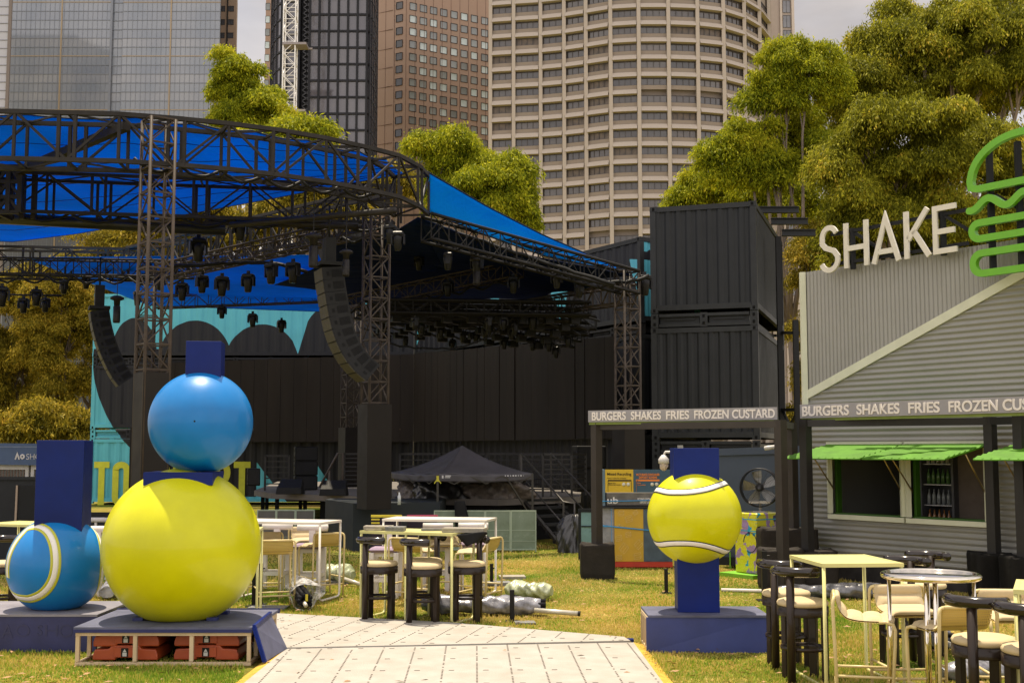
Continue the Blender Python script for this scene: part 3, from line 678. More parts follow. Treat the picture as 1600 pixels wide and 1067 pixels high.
# middle
tree('eucalypt', 'rounded yellow green gum tree before the curved tower, above the blue roof edge', gnd(740, 62),
     [B(678, 235, 62, 30, 30), B(712, 228, 62, 30, 26), B(740, 262, 62, 34, 28), B(700, 268, 62, 44, 32), B(790, 272, 61, 34, 30), B(752, 300, 61, 46, 30), B(800, 315, 61, 32, 30), B(770, 340, 61, 40, 26), B(812, 350, 61, 22, 26), B(700, 305, 62, 44, 30)], LEAF_Y, 110000, .22, .78, 1.0, .95, trunk_r=.35, gap=.05)
tree('eucalypt', 'small dense gum tree rising over the front truss beside the glass tower', gnd(385, 75),
     [B(368, 122, 75, 34, 32), B(352, 160, 75, 26, 32), B(398, 165, 75, 42, 28), B(425, 190, 75, 26, 20), B(375, 195, 75, 40, 26)], LEAF_Y, 80000, .25, .85, .9, 1.1, trunk_r=.4)
for i, (px, py, Y, r, n_, lab) in enumerate([(478, 205, 70, 20, 9000, 'treetop just clearing the front truss below the crane mast'), (430, 250, 74, 70, 26000, 'broad olive treetop showing through the front truss bays'),
                                   (300, 350, 66, 70, 30000, 'gum tree seen between the two blue canopy sheets'), (480, 320, 64, 62, 24000, 'gum tree seen under the canopy near the central lattice tower'), (590, 285, 68, 45, 12000, 'small gum tree crown behind the corner of the roof truss')]):
    tree('background_tree', lab, gnd(px, Y), [B(px, py, Y, r, r*.62), B(px-r*.8, py+r*.35, Y, r*.7, r*.5), B(px+r*.8, py+r*.3, Y, r*.7, r*.5)], LEAF_D if i > 1 else LEAF_Y, n_, .32, 1.0, .9, .9, group='trees beyond the stage')
# left mass
lm_ = [(25, 560, 64, 'olive tree with bare lower branches at the left edge behind the shop'), (95, 540, 62, 'olive tree with golden tips between the shop and the teal containers'), (150, 500, 70, 'tall olive tree directly behind the left end of the teal containers'), (-60, 560, 64, 'olive tree half outside the photograph at the left edge')]
for i, (px, py, Y, lab) in enumerate(lm_):
    tree('background_tree', lab, gnd(px, Y), [B(px, py-70, Y, 50, 42), B(px-28, py, Y, 46, 40), B(px+28, py-20, Y, 44, 40), B(px, py+50, Y, 50, 36), B(px+10, py-110, Y, 40, 30), B(px-20, py+100, Y, 44, 26)], LEAF_D, 70000, .18, .7, .9, .8, bark=BARKD, group='trees beyond the stage', trunk_r=.22, gap=.15)
for i, (px, py, Y, lab) in enumerate([(265, 470, 66, 'olive tree over the teal container wall, left of the lattice tower base'), (350, 465, 68, 'golden olive tree over the teal container wall below the row of stage lights'), (60, 665, 56, 'low bushes in a row behind the roof of the shop')]):
    tree('background_tree', lab, gnd(px, Y), [B(px, py, Y, 55, 32), B(px-50, py+15, Y, 40, 28), B(px+50, py+10, Y, 42, 28)], LEAF_D, 22000, .25, .8, .9, .9, bark=BARKD, group='trees beyond the stage')
# ------------------------------------------------------------------ containers
def corr(mb, org, u, wd, z0, z1, nrm, pitch=.28, dep=.035):
    """trapezoid corrugated sheet from org along u, ribs vertical"""
    n = max(1, int(round(wd/pitch))); p = wd/n; prof = []
    for i in range(n):
        a = i*p; prof += [(a, 0), (a+p*.30, 0), (a+p*.5, -dep), (a+p*.80, -dep)]
    prof.append((wd, 0)); O = Vector(org); u = Vector(u); nr = Vector(nrm); vs = []
    for z in (z0, z1):
        for a, d in prof: vs.append(O+u*a+nr*d+Vector((0, 0, z)))
    k = len(prof); mb.add(vs, [(i, i+1, k+i+1, k+i) for i in range(k-1)])
def container(name, label, o, u, length, width, z0, h, wall, frame, parent_group=None, pitch=.28, back=True, flatrack=0., rods=False):
    """box whose near long side starts at o and runs along u; depth goes away (to the left of -nrm)"""
    u = Vector(u).normalized(); nrm = Vector((u.y, -u.x, 0)); o = Vector((o[0], o[1], 0)); b = -nrm
    c = o+u*length/2+b*width/2; t = T(name, label, 'container', (c.x, c.y, z0), 0, parent_group); e = .14
    m = MB(); zl, zh = z0+.16, z0+h-.12
    corr(m, o+u*e+b*.03, u, length-2*e, zl, zh, nrm, pitch)
    corr(m, o+u*(length-.03)+b*e, b, width-2*e, zl, zh, u, pitch)
    corr(m, o+b*(width-e)+u*.03, -b, width-2*e, zl, zh, -u, pitch)
    corr(m, o+u*(length-e)+b*(width-.03), -u, length-2*e, zl, zh, b, pitch)
    m.poly([o+Vector((0, 0, z0+h-.05))+u*.05+b*.05, o+u*(length-.05)+b*.05+Vector((0, 0, z0+h-.05)), o+u*(length-.05)+b*(width-.05)+Vector((0, 0, z0+h-.05)), o+u*.05+b*(width-.05)+Vector((0, 0, z0+h-.05))], .03, (0, 0, 1))
    m.build('side_panel', wall, t)
    f = MB(); rz = math.atan2(u.y, u.x)
    def bx(a, d, z, sx, sy, sz): f.box(o+u*a+b*d+Vector((0, 0, z)), (sx, sy, sz), rz=rz)
    for a in (.07, length-.07):
        for d in (.07, width-.07): bx(a, d, z0+h/2, .14, .14, h-.25)
    for d in (.05, width-.05): bx(length/2, d, z0+.13, length-.3, .1, .13); bx(length/2, d, z0+h-.07, length-.3, .09, .12)
    for a in (.05, length-.05): bx(a, width/2, z0+.13, .1, width-.3, .13); bx(a, width/2, z0+h-.07, .09, width-.3, .12)
    f.build('frame', frame, t)
    k = MB(); dk = MB()
    for a in (.085, length-.085):
        for d in (.085, width-.085):
            for z in (z0+.065, z0+h-.06): k.box(o+u*a+b*d+Vector((0, 0, z)), (.178, .178, .118), rz=rz)
    for a in (.085, length-.085):
        for z in (z0+.065, z0+h-.06):
            dk.box(o+u*a-b*.002+Vector((0, 0, z)), (.06, .012, .075), rz=rz)
    k.build('corner_casting', frame, t); dk.build('casting_hole', mat('hole_black', (.006, .006, .006), .9), t)
    return t
def flat_rack(label, o, u, length, width, z0, h, frame, grp=None, name='flat_rack'):
    """folded flat container used as a spacer between two full ones"""
    u = Vector(u).normalized(); nrm = Vector((u.y, -u.x, 0)); o = Vector((o[0], o[1], 0)); b = -nrm; rz = math.atan2(u.y, u.x)
    c = o+u*length/2+b*width/2; t = T(name, label, 'flat rack', (c.x, c.y, z0), 0, grp)
    m = MB()
    def bx(a, d, z, sx, sy, sz): m.box(o+u*a+b*d+Vector((0, 0, z)), (sx, sy, sz), rz=rz)
    for d in (.06, width-.06): bx(length/2, d, z0+.05, length-.4, .1, .07); bx(length/2, d, z0+h-.05, length-.4, .1, .07)
    n = max(2, int(length/1.22))
    for i in range(n+1):
        a = .09+(length-.18)*i/n
        for d in (.09, width-.09): bx(a, d, z0+h/2, .18, .17, h-.004)
    m.build('frame', frame, t)
    q = MB()
    q.box(o+u*length/2+b*(width/2)+Vector((0, 0, z0+h/2)), (length-.5, width-.5, h*.55), rz=rz)
    for i in range(n):
        a = .09+(length-.18)*(i+.5)/n
        q.box(o+u*a+b*.1+Vector((0, 0, z0+h*.55)), ((length-.18)/n*.62, .05, .03), rz=rz); q.box(o+u*a+b*.14+Vector((0, 0, z0+h*.5)), ((length-.18)/n*.8, .05, h*.5), rz=rz)
    q.build('panel', frame, t)
    hk = MB()
    for i in range(n+1):
        a = .09+(length-.18)*i/n
        for z in (z0+h*.25, z0+h*.75): hk.box(o+u*a-b*.003+Vector((0, 0, z)), (.055, .012, .07), rz=rz)
    hk.build('casting_hole', MATS['hole_black'], t)
    return t

def mural_mat(name, base, dark, O, u, circles, wedges):
    """painted mural: flat shapes set out on the wall's own plane (u metres along, z up): circles (cu, cz, ru, rz) paint dark, wedges repaint teal"""
    m = bpy.data.materials.new(name); m.use_nodes = True; t = m.node_tree; b = t.nodes['Principled BSDF']; n = t.nodes.new; l = t.links.new
    b.inputs['Roughness'].default_value = .5; b.inputs['Specular IOR Level'].default_value = .22
    ge = n('ShaderNodeNewGeometry')
    sub = n('ShaderNodeVectorMath'); sub.operation = 'SUBTRACT'; l(ge.outputs['Position'], sub.inputs[0]); sub.inputs[1].default_value = (O[0], O[1], 0)
    dt = n('ShaderNodeVectorMath'); dt.operation = 'DOT_PRODUCT'; l(sub.outputs[0], dt.inputs[0]); dt.inputs[1].default_value = (u[0], u[1], 0)
    sz = n('ShaderNodeSeparateXYZ'); l(ge.outputs['Position'], sz.inputs[0])
    def M(op, a, b_=None):
        q = n('ShaderNodeMath'); q.operation = op
        for i, v in enumerate((a, b_)):
            if v is None: continue
            if isinstance(v, (int, float)): q.inputs[i].default_value = v
            else: l(v, q.inputs[i])
        return q.outputs[0]
    U = dt.outputs['Value']; Z = sz.outputs['Z']; acc = None
    for cu, cz, ru, rz, *zm in circles:
        e = M('ADD', M('POWER', M('ABSOLUTE', M('DIVIDE', M('SUBTRACT', U, cu), ru)), 2.0), M('POWER', M('ABSOLUTE', M('DIVIDE', M('SUBTRACT', Z, cz), rz)), 2.0))
        ins = M('LESS_THAN', e, 1.0)
        if zm: ins = M('MULTIPLY', ins, M('LESS_THAN', Z, zm[0]))
        acc = ins if acc is None else M('MAXIMUM', acc, ins)
    for (au, az, bu, bz, cu, cz) in wedges:      # triangles
        s = None
        P3 = [(au, az), (bu, bz), (cu, cz)]; ar = (bu-au)*(cz-az)-(cu-au)*(bz-az); sg = 1 if ar > 0 else -1
        for i in range(3):
            (x0, y0), (x1, y1) = P3[i], P3[(i+1) % 3]
            e = M('SUBTRACT', M('MULTIPLY', M('SUBTRACT', Z, y0), (x1-x0)*sg), M('MULTIPLY', M('SUBTRACT', U, x0), (y1-y0)*sg)); q = M('GREATER_THAN', e, 0.0); s = q if s is None else M('MULTIPLY', s, q)
        acc = M('MULTIPLY', acc, M('SUBTRACT', 1.0, s)) if acc is not None else M('SUBTRACT', 1.0, s)
    zn = n('ShaderNodeTexNoise'); zn.inputs['Scale'].default_value = 1.3; zn.inputs['Detail'].default_value = 7; l(ge.outputs['Position'], zn.inputs['Vector'])
    mr = n('ShaderNodeMapRange'); mr.inputs['To Min'].default_value = .82; mr.inputs['To Max'].default_value = 1.12; l(zn.outputs['Fac'], mr.inputs['Value'])
    mx_ = n('ShaderNodeMixRGB'); l(acc, mx_.inputs['Fac']); mx_.inputs['Color1'].default_value = (*base, 1); mx_.inputs['Color2'].default_value = (*dark, 1)
    mu = n('ShaderNodeVectorMath'); mu.operation = 'SCALE'; l(mx_.outputs['Color'], mu.inputs[0]); l(mr.outputs['Result'], mu.inputs['Scale']); l(mu.outputs[0], b.inputs['Base Color'])
    return m
TEAL = (.10, .43, .53); BLK = (.015, .016, .020)
black = mat('container_black', (.030, .031, .034), .5, var=.2, vscale=1.5, bump=.05); blackf = mat('container_frame', (.034, .036, .037), .5, var=.25, vscale=4)
tealf = mat('container_teal', TEAL, .45, var=.12, vscale=2)

# the long mural wall: left run faces the camera, right run comes nearer
YL = 46.; OL = Vector((P(140, 700, YL).x, YL, 0)); UL = Vector((1, 0, 0))
OR = Vector((P(646, 700, YL).x, YL, 0)); ER = Vector((P(1003, 700, 33.6).x, 33.6, 0)); UR = (ER-OR).normalized(); LR = (ER-OR).length
LL = (OR-OL).length
uL = lambda px: P(px, 700, YL).x-OL.x
zL = lambda py, Y=YL: P(800, py, Y).z
def uR(px):
    r = ray(px, 600); a = r.x/r.y; return (a*OR.y-OR.x)/(UR.x-a*UR.y)
def zR(px, py): 
    q = OR+UR*uR(px); return P(px, py, q.y).z
H = 2.42; FR = .36; Z0 = 0.05; Z1 = Z0+H+FR; Z2 = Z1+H+FR-.05
sL = YL/F; eL = lambda px, py, rx, ry, *k: (uL(px), zL(py), rx*sL, ry*sL, *k)
cL = [eL(204, 560, 37, 64), eL(300, 565, 58, 65), eL(406, 572, 60, 66), eL(536, 560, 74, 95), eL(640, 540, 80, 110), eL(400, 560, 258, 215, zL(545)), eL(600, 700, 200, 150, zL(560)), eL(640, 640, 140, 170)]
matL = mural_mat('mural_left', TEAL, BLK, OL, UL, cL, [(uL(401), zL(722), uL(401), zL(800), uL(462), zL(800)), (uL(493), zL(722), uL(493), zL(776), uL(529), zL(776)), (uL(463), zL(553), uL(440), zL(500), uL(478), zL(500))])
cR = [(uR(720), zR(720, 600), 4.2, 3.2), (uR(820), zR(820, 600), 3.0, 3.6), (uR(905), zR(905, 560), 2.4, 3.75), (uR(960), zR(960, 560), 1.9, 3.9), (uR(700), zR(700, 740), 12., 1.9), (uR(950), zR(950, 700), 6, 2.8), (uR(1000), zR(1000, 620), 2.2, 2.2)]
matR = mural_mat('mural_right', TEAL, BLK, OR, UR, cR, [(uR(848), zR(848, 430), uR(892), zR(892, 430), uR(876), zR(876, 505)), (uR(984), zR(984, 405), uR(1018), zR(1018, 405), uR(1002), zR(1002, 512))])
rowlab = ['bottom', 'middle', 'top']
for r, (z, hh) in enumerate(((Z0, H), (Z1, H), (Z2, H))):
    container('shipping_container', ['teal container with tall yellow lettering, lowest at the left end of the wall', 'teal and black container with a curved mural edge, middle row of the left end', 'teal container with two round black arches, topmost of the left end'][r], OL, UL, LL-.02, 2.44, z, hh, matL, matL, 'containers of the painted wall behind the stage', .42)
    container('shipping_container', ['black corrugated container at ground level behind the black marquee', 'black container hidden mostly by the dark backdrop, right part of the wall', 'black container with a small teal spike, topmost of the right part of the wall'][r], OR+UR*.02, UR, LR-.02, 2.44, z, hh, matR, blackf, 'containers of the painted wall behind the stage', .42)
yr = mat('flat_rack_black', (.035, .034, .033), .6, var=.3)
for z, nm in ((Z0+H, 'lower'), (Z1+H, 'upper')):
    hh = FR-.02
    flat_rack('flat rack spacer in the left run of the mural wall, %s one' % nm, OL+Vector((0, .02, 0)), UL, LL-.02, 2.4, z+.01, hh-(.05 if nm == 'upper' else 0), matL, 'flat rack spacers in the mural wall')
    flat_rack('flat rack spacer in the right run of the mural wall, %s one' % nm, OR+Vector((0, .02, 0))+UR*.02, UR, LR-.02, 2.4, z+.01, hh-(.05 if nm == 'upper' else 0), yr, 'flat rack spacers in the mural wall')
# yellow lettering on the lowest container (raised ribbons bent over the corrugation)
def wall_letters():
    ym = mat('mural_yellow', (.50, .52, .02), .5, var=.1); zt, zb = zL(721), zL(789)-.02; hh = zt-zb
    par = [o for o in sc.objects if o.type == 'EMPTY' and o.get('label', '').startswith('teal container with tall yellow lettering')][0]
    def L(ch, px0, px1):
        m = MB(); a, b = uL(px0), uL(px1); wd = b-a; s = .235; org = OL+Vector((a, -.004, zb)); x1 = wd-s/2; x0 = s/2; f = lambda pts, **k: stroke(m, pts, s, .012, org, UL, (0, 0, 1), (0, -1, 0), **k)
        if ch == 'T': f([(0, hh-s/2), (wd, hh-s/2)]); f([(wd/2, hh-s), (wd/2, 0)])
        if ch in 'O': f([(x0, .3), (x0, hh-.3)]+arc(wd/2, hh-.3, wd/2-s/2, .3-s/2, 180, 0, 8)+[(x1, .2)]+arc(wd/2, .3, wd/2-s/2, .3-s/2, 0, -180, 8)[:-1], closed=True)
        if ch == 'P': f([(x0, 0), (x0, hh-s/2), (wd*.55, hh-s/2)]+arc(wd*.55, hh*.75, wd*.45-s/2, hh*.25-s/2, 90, -90, 8)+[(x0, hh*.5+s/2)])
        if ch == 'C': f([(x1, hh*.65)]+arc(wd/2, hh-.3, wd/2-s/2, .3-s/2, 0, 180, 8)+[(x0, .3)]+arc(wd/2, .3, wd/2-s/2, .3-s/2, 180, 360, 8)+[(x1, hh*.35)])
        if ch == 'U': f([(x0, hh), (x0, .3)]+arc(wd/2, .3, wd/2-s/2, .3-s/2, 180, 360, 8)+[(x1, hh)])
        if ch == 'R':
            f([(x0, 0), (x0, hh-s/2), (wd*.55, hh-s/2)]+arc(wd*.55, hh*.75, wd*.45-s/2, hh*.25-s/2, 90, -90, 8)+[(x0, hh*.5+s/2)]); f([(wd*.55, hh*.5), (x1, hh*.32), (x1, 0)])
        m.build('letter', ym, par)
    x = 148
    for ch, wpx in zip('TOPCOURT', (24, 27, 26, 26, 27, 27, 26, 26)): L(ch, x, x+wpx); x += wpx+5
wall_letters()
# dark backdrop hanging in front of the middle row
def backdrop():
    m = MB(); a = Vector((P(250, 700, 44.2).x, 44.2, 0)); b = Vector((P(646, 700, 44.0).x, 44.0, 0)); c = Vector((P(962, 700, 32.8).x, 32.8, 0)); rng = random.Random(3)
    for p, q, zt0, zt1, zb in ((a, b, zL(566, 44), zL(553, 44), zL(690, 44)), (b, c, zL(553, 44), P(962, 526, 32.8).z, zL(690, 44))):
        L = (q-p).length; u = (q-p).normalized(); n = Vector((u.y, -u.x, 0)); k = int(L/.48)
        for i in range(k):
            s0, s1 = i*L/k, (i+1)*L/k; z = zt0+(zt1-zt0)*(i/k); d = rng.uniform(0, .03)
            A = p+u*s0+n*d; Bq = p+u*(s1-.012)+n*(d+rng.uniform(-.01, .01))
            m.add([A+Vector((0, 0, zb)), Bq+Vector((0, 0, zb)), Bq+Vector((0, 0, z)), A+Vector((0, 0, z)), A+Vector((0, 0, zb))-n*.04, Bq+Vector((0, 0, zb))-n*.04, Bq+Vector((0, 0, z))-n*.04, A+Vector((0, 0, z))-n*.04],
                  [(0, 1, 2, 3), (7, 6, 5, 4), (3, 2, 6, 7), (4, 5, 1, 0), (1, 5, 6, 2), (4, 0, 3, 7)])
    o = m.build('backdrop', mat('backdrop_brown', (.016, .0115, .008), .7, var=.3, vscale=.7, stretch=(3, 3, .3))); tag(o, 'dark brown panelled backdrop hung across the stage in front of the containers', 'backdrop')
backdrop()

# --- black container stack right of the stage
def stack():
    YS = 29.15; o = Vector((P(1017, 500, YS).x, YS, 0)); e = P(1184, 500, YS-.80); u = Vector((e.x-o.x, e.y-o.y, 0)); wd = u.length; u.normalize()
    zt = P(1100, 319, YS-.4).z; b = Vector((-u.y, u.x, 0)); g = MATS['container_black']
    dk = mat('stack_black', (.028, .031, .034), .42, var=.15, vscale=1.2, bump=.04); dkf = mat('stack_frame', (.038, .041, .043), .42, var=.2, vscale=4)
    labs = ['black container at the top of the stack with a smooth ribbed end wall', 'black container in the middle of the stack right of the stage', 'black container on the ground under the stack, mostly hidden behind the right tennis ball']
    zz = [(zt-2.60, 2.60), (P(1017, 688, YS).z, P(1017, 513, YS).z-P(1017, 688, YS).z), (.04, P(1017, 708, YS).z-.05)]
    for (z, h), lab in zip(zz, labs): container('shipping_container', lab, o, u, wd, 6.05, z, h, dk, dkf, 'black containers stacked beside the stage', .255)
    for z0, z1, lab in ((zz[1][0]+zz[1][1]+.005, zz[0][0]-.005, 'black folded flat rack under the top container of the black stack'), (zz[2][0]+zz[2][1]+.005, zz[1][0]-.005, 'black folded flat rack under the middle container of the black stack')):
        flat_rack(lab, o, u, wd, 6.05, z0, max(.12, min(.34, z1-z0)), dkf, 'flat racks in the black stack')
        if z1-z0 > .36:
            m = MB(); c = o+u*wd/2+b*3
            for a in (.35, 1.2, 2.05):
                m.box(o+u*a+b*3+Vector((0, 0, (z0+.34+z1)/2)), (.16, 5.6, z1-z0-.34), rz=math.atan2(u.y, u.x))
            q = m.build('packing_block', mat('timber_pack', (.30, .19, .07), .8)); tag(q, 'timber packing beams between the top container and its flat rack', 'packing', None)
    # cantilevered steel beams at the top right
    m = MB()
    for i, (pa, pb, py, Y) in enumerate(((1186, 1248, 328, 30.3), (1205, 1262, 346, 29.4), (1222, 1274, 364, 28.6))):
        a, c = P(pa, py, Y), P(pb, py, Y)
        t = MB(); L = c.x-a.x
        t.box(((a.x+c.x)/2, Y, a.z+.07), (L, .14, .02)); t.box(((a.x+c.x)/2, Y, a.z-.07), (L, .14, .02)); t.box(((a.x+c.x)/2, Y, a.z), (L, .02, .12))
        q = t.build('steel_beam', mat('beam_black', (.03, .033, .036), .5)); tag(q, ['farthest and highest of the three black steel beams beside the top container', 'middle of the three black steel beams beside the top container', 'nearest and lowest of the three black steel beams beside the top container'][i], 'steel beam', 'steel beams beside the container stack')
    # black scaffold posts behind
    t = T('scaffold_frame', 'black scaffold frame standing against the right side of the container stack', 'scaffold', (P(1245, 700, 28.2).x, 28.2, 0))
    m = MB()
    for px, Y, pt in ((1247, 28.2, 500), (1222, 30.2, 370)):
        a = P(px, 700, Y); m.box((a.x, Y, P(px, pt, Y).z/2), (.12, .12, P(px, pt, Y).z))
    m.build('post', mat('scaffold_black', (.02, .021, .023), .5), t)
    m = MB()
    for py in (520, 640, 686):
        m.bar(P(1247, py, 28.2), P(1222, py, 30.2), .07)
    for py0, py1 in ((690, 640), (640, 690)): m.bar(P(1247, py0, 28.2), P(1222, py1, 30.2), .05)
    m.build('rail', MATS['scaffold_black'], t)
stack()

# ------------------------------------------------------------------ stage roof
tr_dark = mat('truss_dark', (.034, .029, .025), .55, 0, var=.35, vscale=3); tr_fine = mat('truss_fine', (.056, .044, .036), .5, 0, var=.4, vscale=5, spec=.2)
tr_black = mat('truss_black', (.014, .013, .013), .6, var=.3)
def truss(name, label, pts, wd, ht, bay, rc, rb, m_, group=None, twin=False, parent=None, plates=False):
    """box truss along pts (centre of the top chords); ht hangs down, wd is horizontal"""
    pts = [Vector(p) for p in pts]; C = MB(); Bm = MB()
    # resample
    seg = [0.]
    for a, b in zip(pts[:-1], pts[1:]): seg.append(seg[-1]+(b-a).length)
    n = max(1, int(round(seg[-1]/bay)))
    def at(s):
        for i in range(len(pts)-1):
            if s <= seg[i+1]+1e-6: f = (s-seg[i])/(seg[i+1]-seg[i]); return pts[i].lerp(pts[i+1], f), (pts[i+1]-pts[i])
        return pts[-1], pts[-1]-pts[-2]
    nodes = []
    for i in range(n+1):
        p, d = at(seg[-1]*i/n); d = Vector((d.x, d.y, 0)).normalized(); s_ = Vector((d.y, -d.x, 0))
        nodes.append((p-s_*wd/2, p+s_*wd/2, p-s_*wd/2-Vector((0, 0, ht)), p+s_*wd/2-Vector((0, 0, ht))))
    for k in range(4): C.tube([q[k] for q in nodes], rc*1.25, 4 if rc > .03 else 6, smooth=rc <= .03)
    for i, q in enumerate(nodes):
        for a, b in ((0, 2), (1, 3)):
            if twin and i % 2 == 0:
                d = (nodes[min(i+1, n)][0]-nodes[max(i-1, 0)][0]).normalized()*.13
                Bm.bar(q[a]+d, q[b]+d, rb*2.3); Bm.bar(q[a]-d, q[b]-d, rb*2.3)
            else: Bm.bar(q[a], q[b], rb*2)
        Bm.bar(q[0], q[1], rb*1.6); Bm.bar(q[2], q[3], rb*1.6)
        if i < n:
            r = nodes[i+1]
            if i % 2: Bm.bar(q[0], r[2], rb*1.6); Bm.bar(q[1], r[3], rb*1.6); Bm.bar(q[0], r[1], rb*1.2); Bm.bar(q[2], r[3], rb*1.2)
            else: Bm.bar(q[2], r[0], rb*1.6); Bm.bar(q[3], r[1], rb*1.6); Bm.bar(q[1], r[0], rb*1.2); Bm.bar(q[3], r[2], rb*1.2)
    if parent is None: t = T(name, label, 'truss', (nodes[0][0].x, nodes[0][0].y, nodes[0][2].z), 0, group)
    else: t = parent
    C.build('chord', m_, t); Bm.build('bracing', m_, t)
    return t
ZT, HT = 7.5, .78
arcp = [(-10.6, 19.6), (-8.2, 19.7), (-6.35, 19.88), (-5.36, 20.22), (-4.45, 20.62), (-3.55, 21.28), (-2.62, 22.2), (-2.2, 22.8), (-2.02, 24.1)]
arc3 = [Vector((x, y, ZT)) for x, y in arcp]
truss('roof_truss', 'heavy curved front truss sweeping from the left edge to the roof corner', arc3, .70, HT, .86, .040, .024, tr_dark, 'trusses of the stage roof', twin=True)
truss('roof_truss', 'straight heavy truss under the blue canopy, just behind the curved front truss', [(-12.2, 23.6, ZT), (-2.5, 25.3, ZT)], .70, HT, .98, .036, .021, tr_dark, 'trusses of the stage roof', twin=True)
truss('roof_truss', 'farthest heavy truss at the left edge, under the back edge of the blue canopy', [(-17, 32.4, ZT), (-10.2, 33.2, ZT)], .70, HT, .95, .036, .020, tr_dark, 'trusses of the stage roof', twin=True)
truss('roof_truss', 'rising dark truss to the second tower, above the row of stage lights', [(-10.3, 33.0, ZT+.02), (-3.0, 25.9, ZT+.05)], .6, .85, .75, .038, .022, tr_dark, 'trusses of the stage roof', twin=True)
truss('roof_truss', 'slim dark truss along the right roof edge, sloping to the rear right tower', [(-1.72, 24.1, 6.72), (2.72, 26.9, 5.98)], .42, .5, .42, .028, .013, tr_black, 'trusses of the stage roof')
truss('roof_truss', 'slim truss along the rear right of the roof, sloping away behind the stage lights', [(2.6, 27.2, 5.75), (-.1, 33.5, 6.05)], .42, .42, .42, .022, .011, tr_fine, 'trusses of the stage roof')
truss('roof_truss', 'fine truss with sunlit chords crossing the dark roof behind the second tower', [(-4.6, 31.5, 5.95), (.2, 29.0, 6.55)], .36, .36, .4, .018, .009, tr_fine, 'trusses of the stage roof')
truss('roof_truss', 'fine truss at the lower left of the roof, in front of the teal containers', [(-10.6, 36.0, 6.6), (-4.7, 36.2, 6.85)], .36, .36, .4, .018, .009, tr_fine, 'trusses of the stage roof')
truss('roof_truss', 'slim truss hanging at the far left behind the lights, sloping to the lattice tower', [(-14, 31.0, 6.95), (-8.0, 30.0, 6.7)], .4, .4, .42, .02, .011, tr_dark, 'trusses of the stage roof')
truss('roof_truss', 'slim light truss carrying the row of stage lights below the rising truss', [(-8.6, 29.6, 6.55), (-3.6, 25.2, 6.75)], .36, .36, .4, .02, .010, tr_fine, 'trusses of the stage roof')
for i in range(6):     # lighting rig inside the roof
    a = Vector((-4.4+i*.25, 34.5-i*1.25, 5.72-.06*i+(.34 if i < 3 else .1))); b = Vector((1.55+i*.17, 31.4-i*.55, 5.0+.10*i))
    if i >= 4: b = a.lerp(b, .9)
    truss('rig_truss', ['topmost', 'second', 'third', 'fourth', 'fifth', 'lowest'][i]+' of the parallel black rig trusses sloping down to the right inside the roof', [a, b], .34, .30, .42, .03, .013, tr_black, 'parallel trusses of the lighting rig')
# black battens with cables on the rig
for i in range(5):
    m = MB(); a = Vector((-4.2+i*.25, 33.9-i*1.2, 5.42-.03*i)); b = Vector((1.3+i*.2, 31.0-i*.5, 4.75+.12*i)); n_ = 26
    m.tube([a.lerp(b, k/n_)+Vector((random.uniform(-.03, .03), 0, -.06*(k % 3)+random.uniform(-.04, .04))) for k in range(n_+1)], .03, 5)
    for k in range(2, n_, 3): q = a.lerp(b, k/n_); m.box(q+Vector((0, 0, -.12)), (.22, .2, .16), rz=.4)
    o = m.build('cable_batten', mat('cable_black', (.012, .012, .012), .5)); tag(o, ['highest', 'second', 'third', 'fourth', 'lowest'][i]+' batten of black lamps and cables hanging under the parallel rig trusses', 'lighting batten', 'battens of the lighting rig')

# large round roller tube and the raking prop
m = MB(); a, b = P(-60, 338, 24.0), P(352, 360, 25.3); m.tube([a, b], .075*1.6, 14); o = m.build('roller_tube', mat('tube_black', (.02, .022, .028), .35, .2)); tag(o, 'long thick black round tube hanging below the second heavy truss', 'tube')
m = MB(); m.bar(P(198, 197, 19.9), P(30, 268, 23.2), .14); o = m.build('raking_beam', tr_dark); tag(o, 'single raking beam tying the front truss back to the corner box at the left', 'beam')
m = MB(); m.tube([P(360, 352, 24.0), P(618, 329, 21.9)], .06, 8); m.tube([P(330, 345, 25.2), P(560, 354, 24.6)], .07, 8); o = m.build('rail_tube', tr_dark); tag(o, 'pair of thin dark tubes running to the corner below the curved front truss', 'tube')
# corner box at the left end of second truss
t = T('corner_block', 'dark lattice corner block of the roof at the left edge below the front truss', 'corner block', (P(18, 330, 23.4).x, 23.4, 6.6))
m = MB(); xa, xb = P(2, 300, 23.4).x, P(38, 300, 23.4).x
for x in (xa, (xa+xb)/2, xb):
    for y in (23.2, 23.9): m.bar((x, y, 6.6), (x, y, 7.5), .09)
for z in (6.6, 6.9, 7.2, 7.5): m.bar((xa, 23.2, z), (xb, 23.2, z), .07); m.bar((xa, 23.2, z), (xa, 23.9, z), .07)
for z in (6.6, 6.9, 7.2): m.bar((xa, 23.2, z), ((xa+xb)/2, 23.2, z+.3), .05); m.bar((xb, 23.2, z), ((xa+xb)/2, 23.2, z+.3), .05)
m.build('lattice', tr_dark, t)

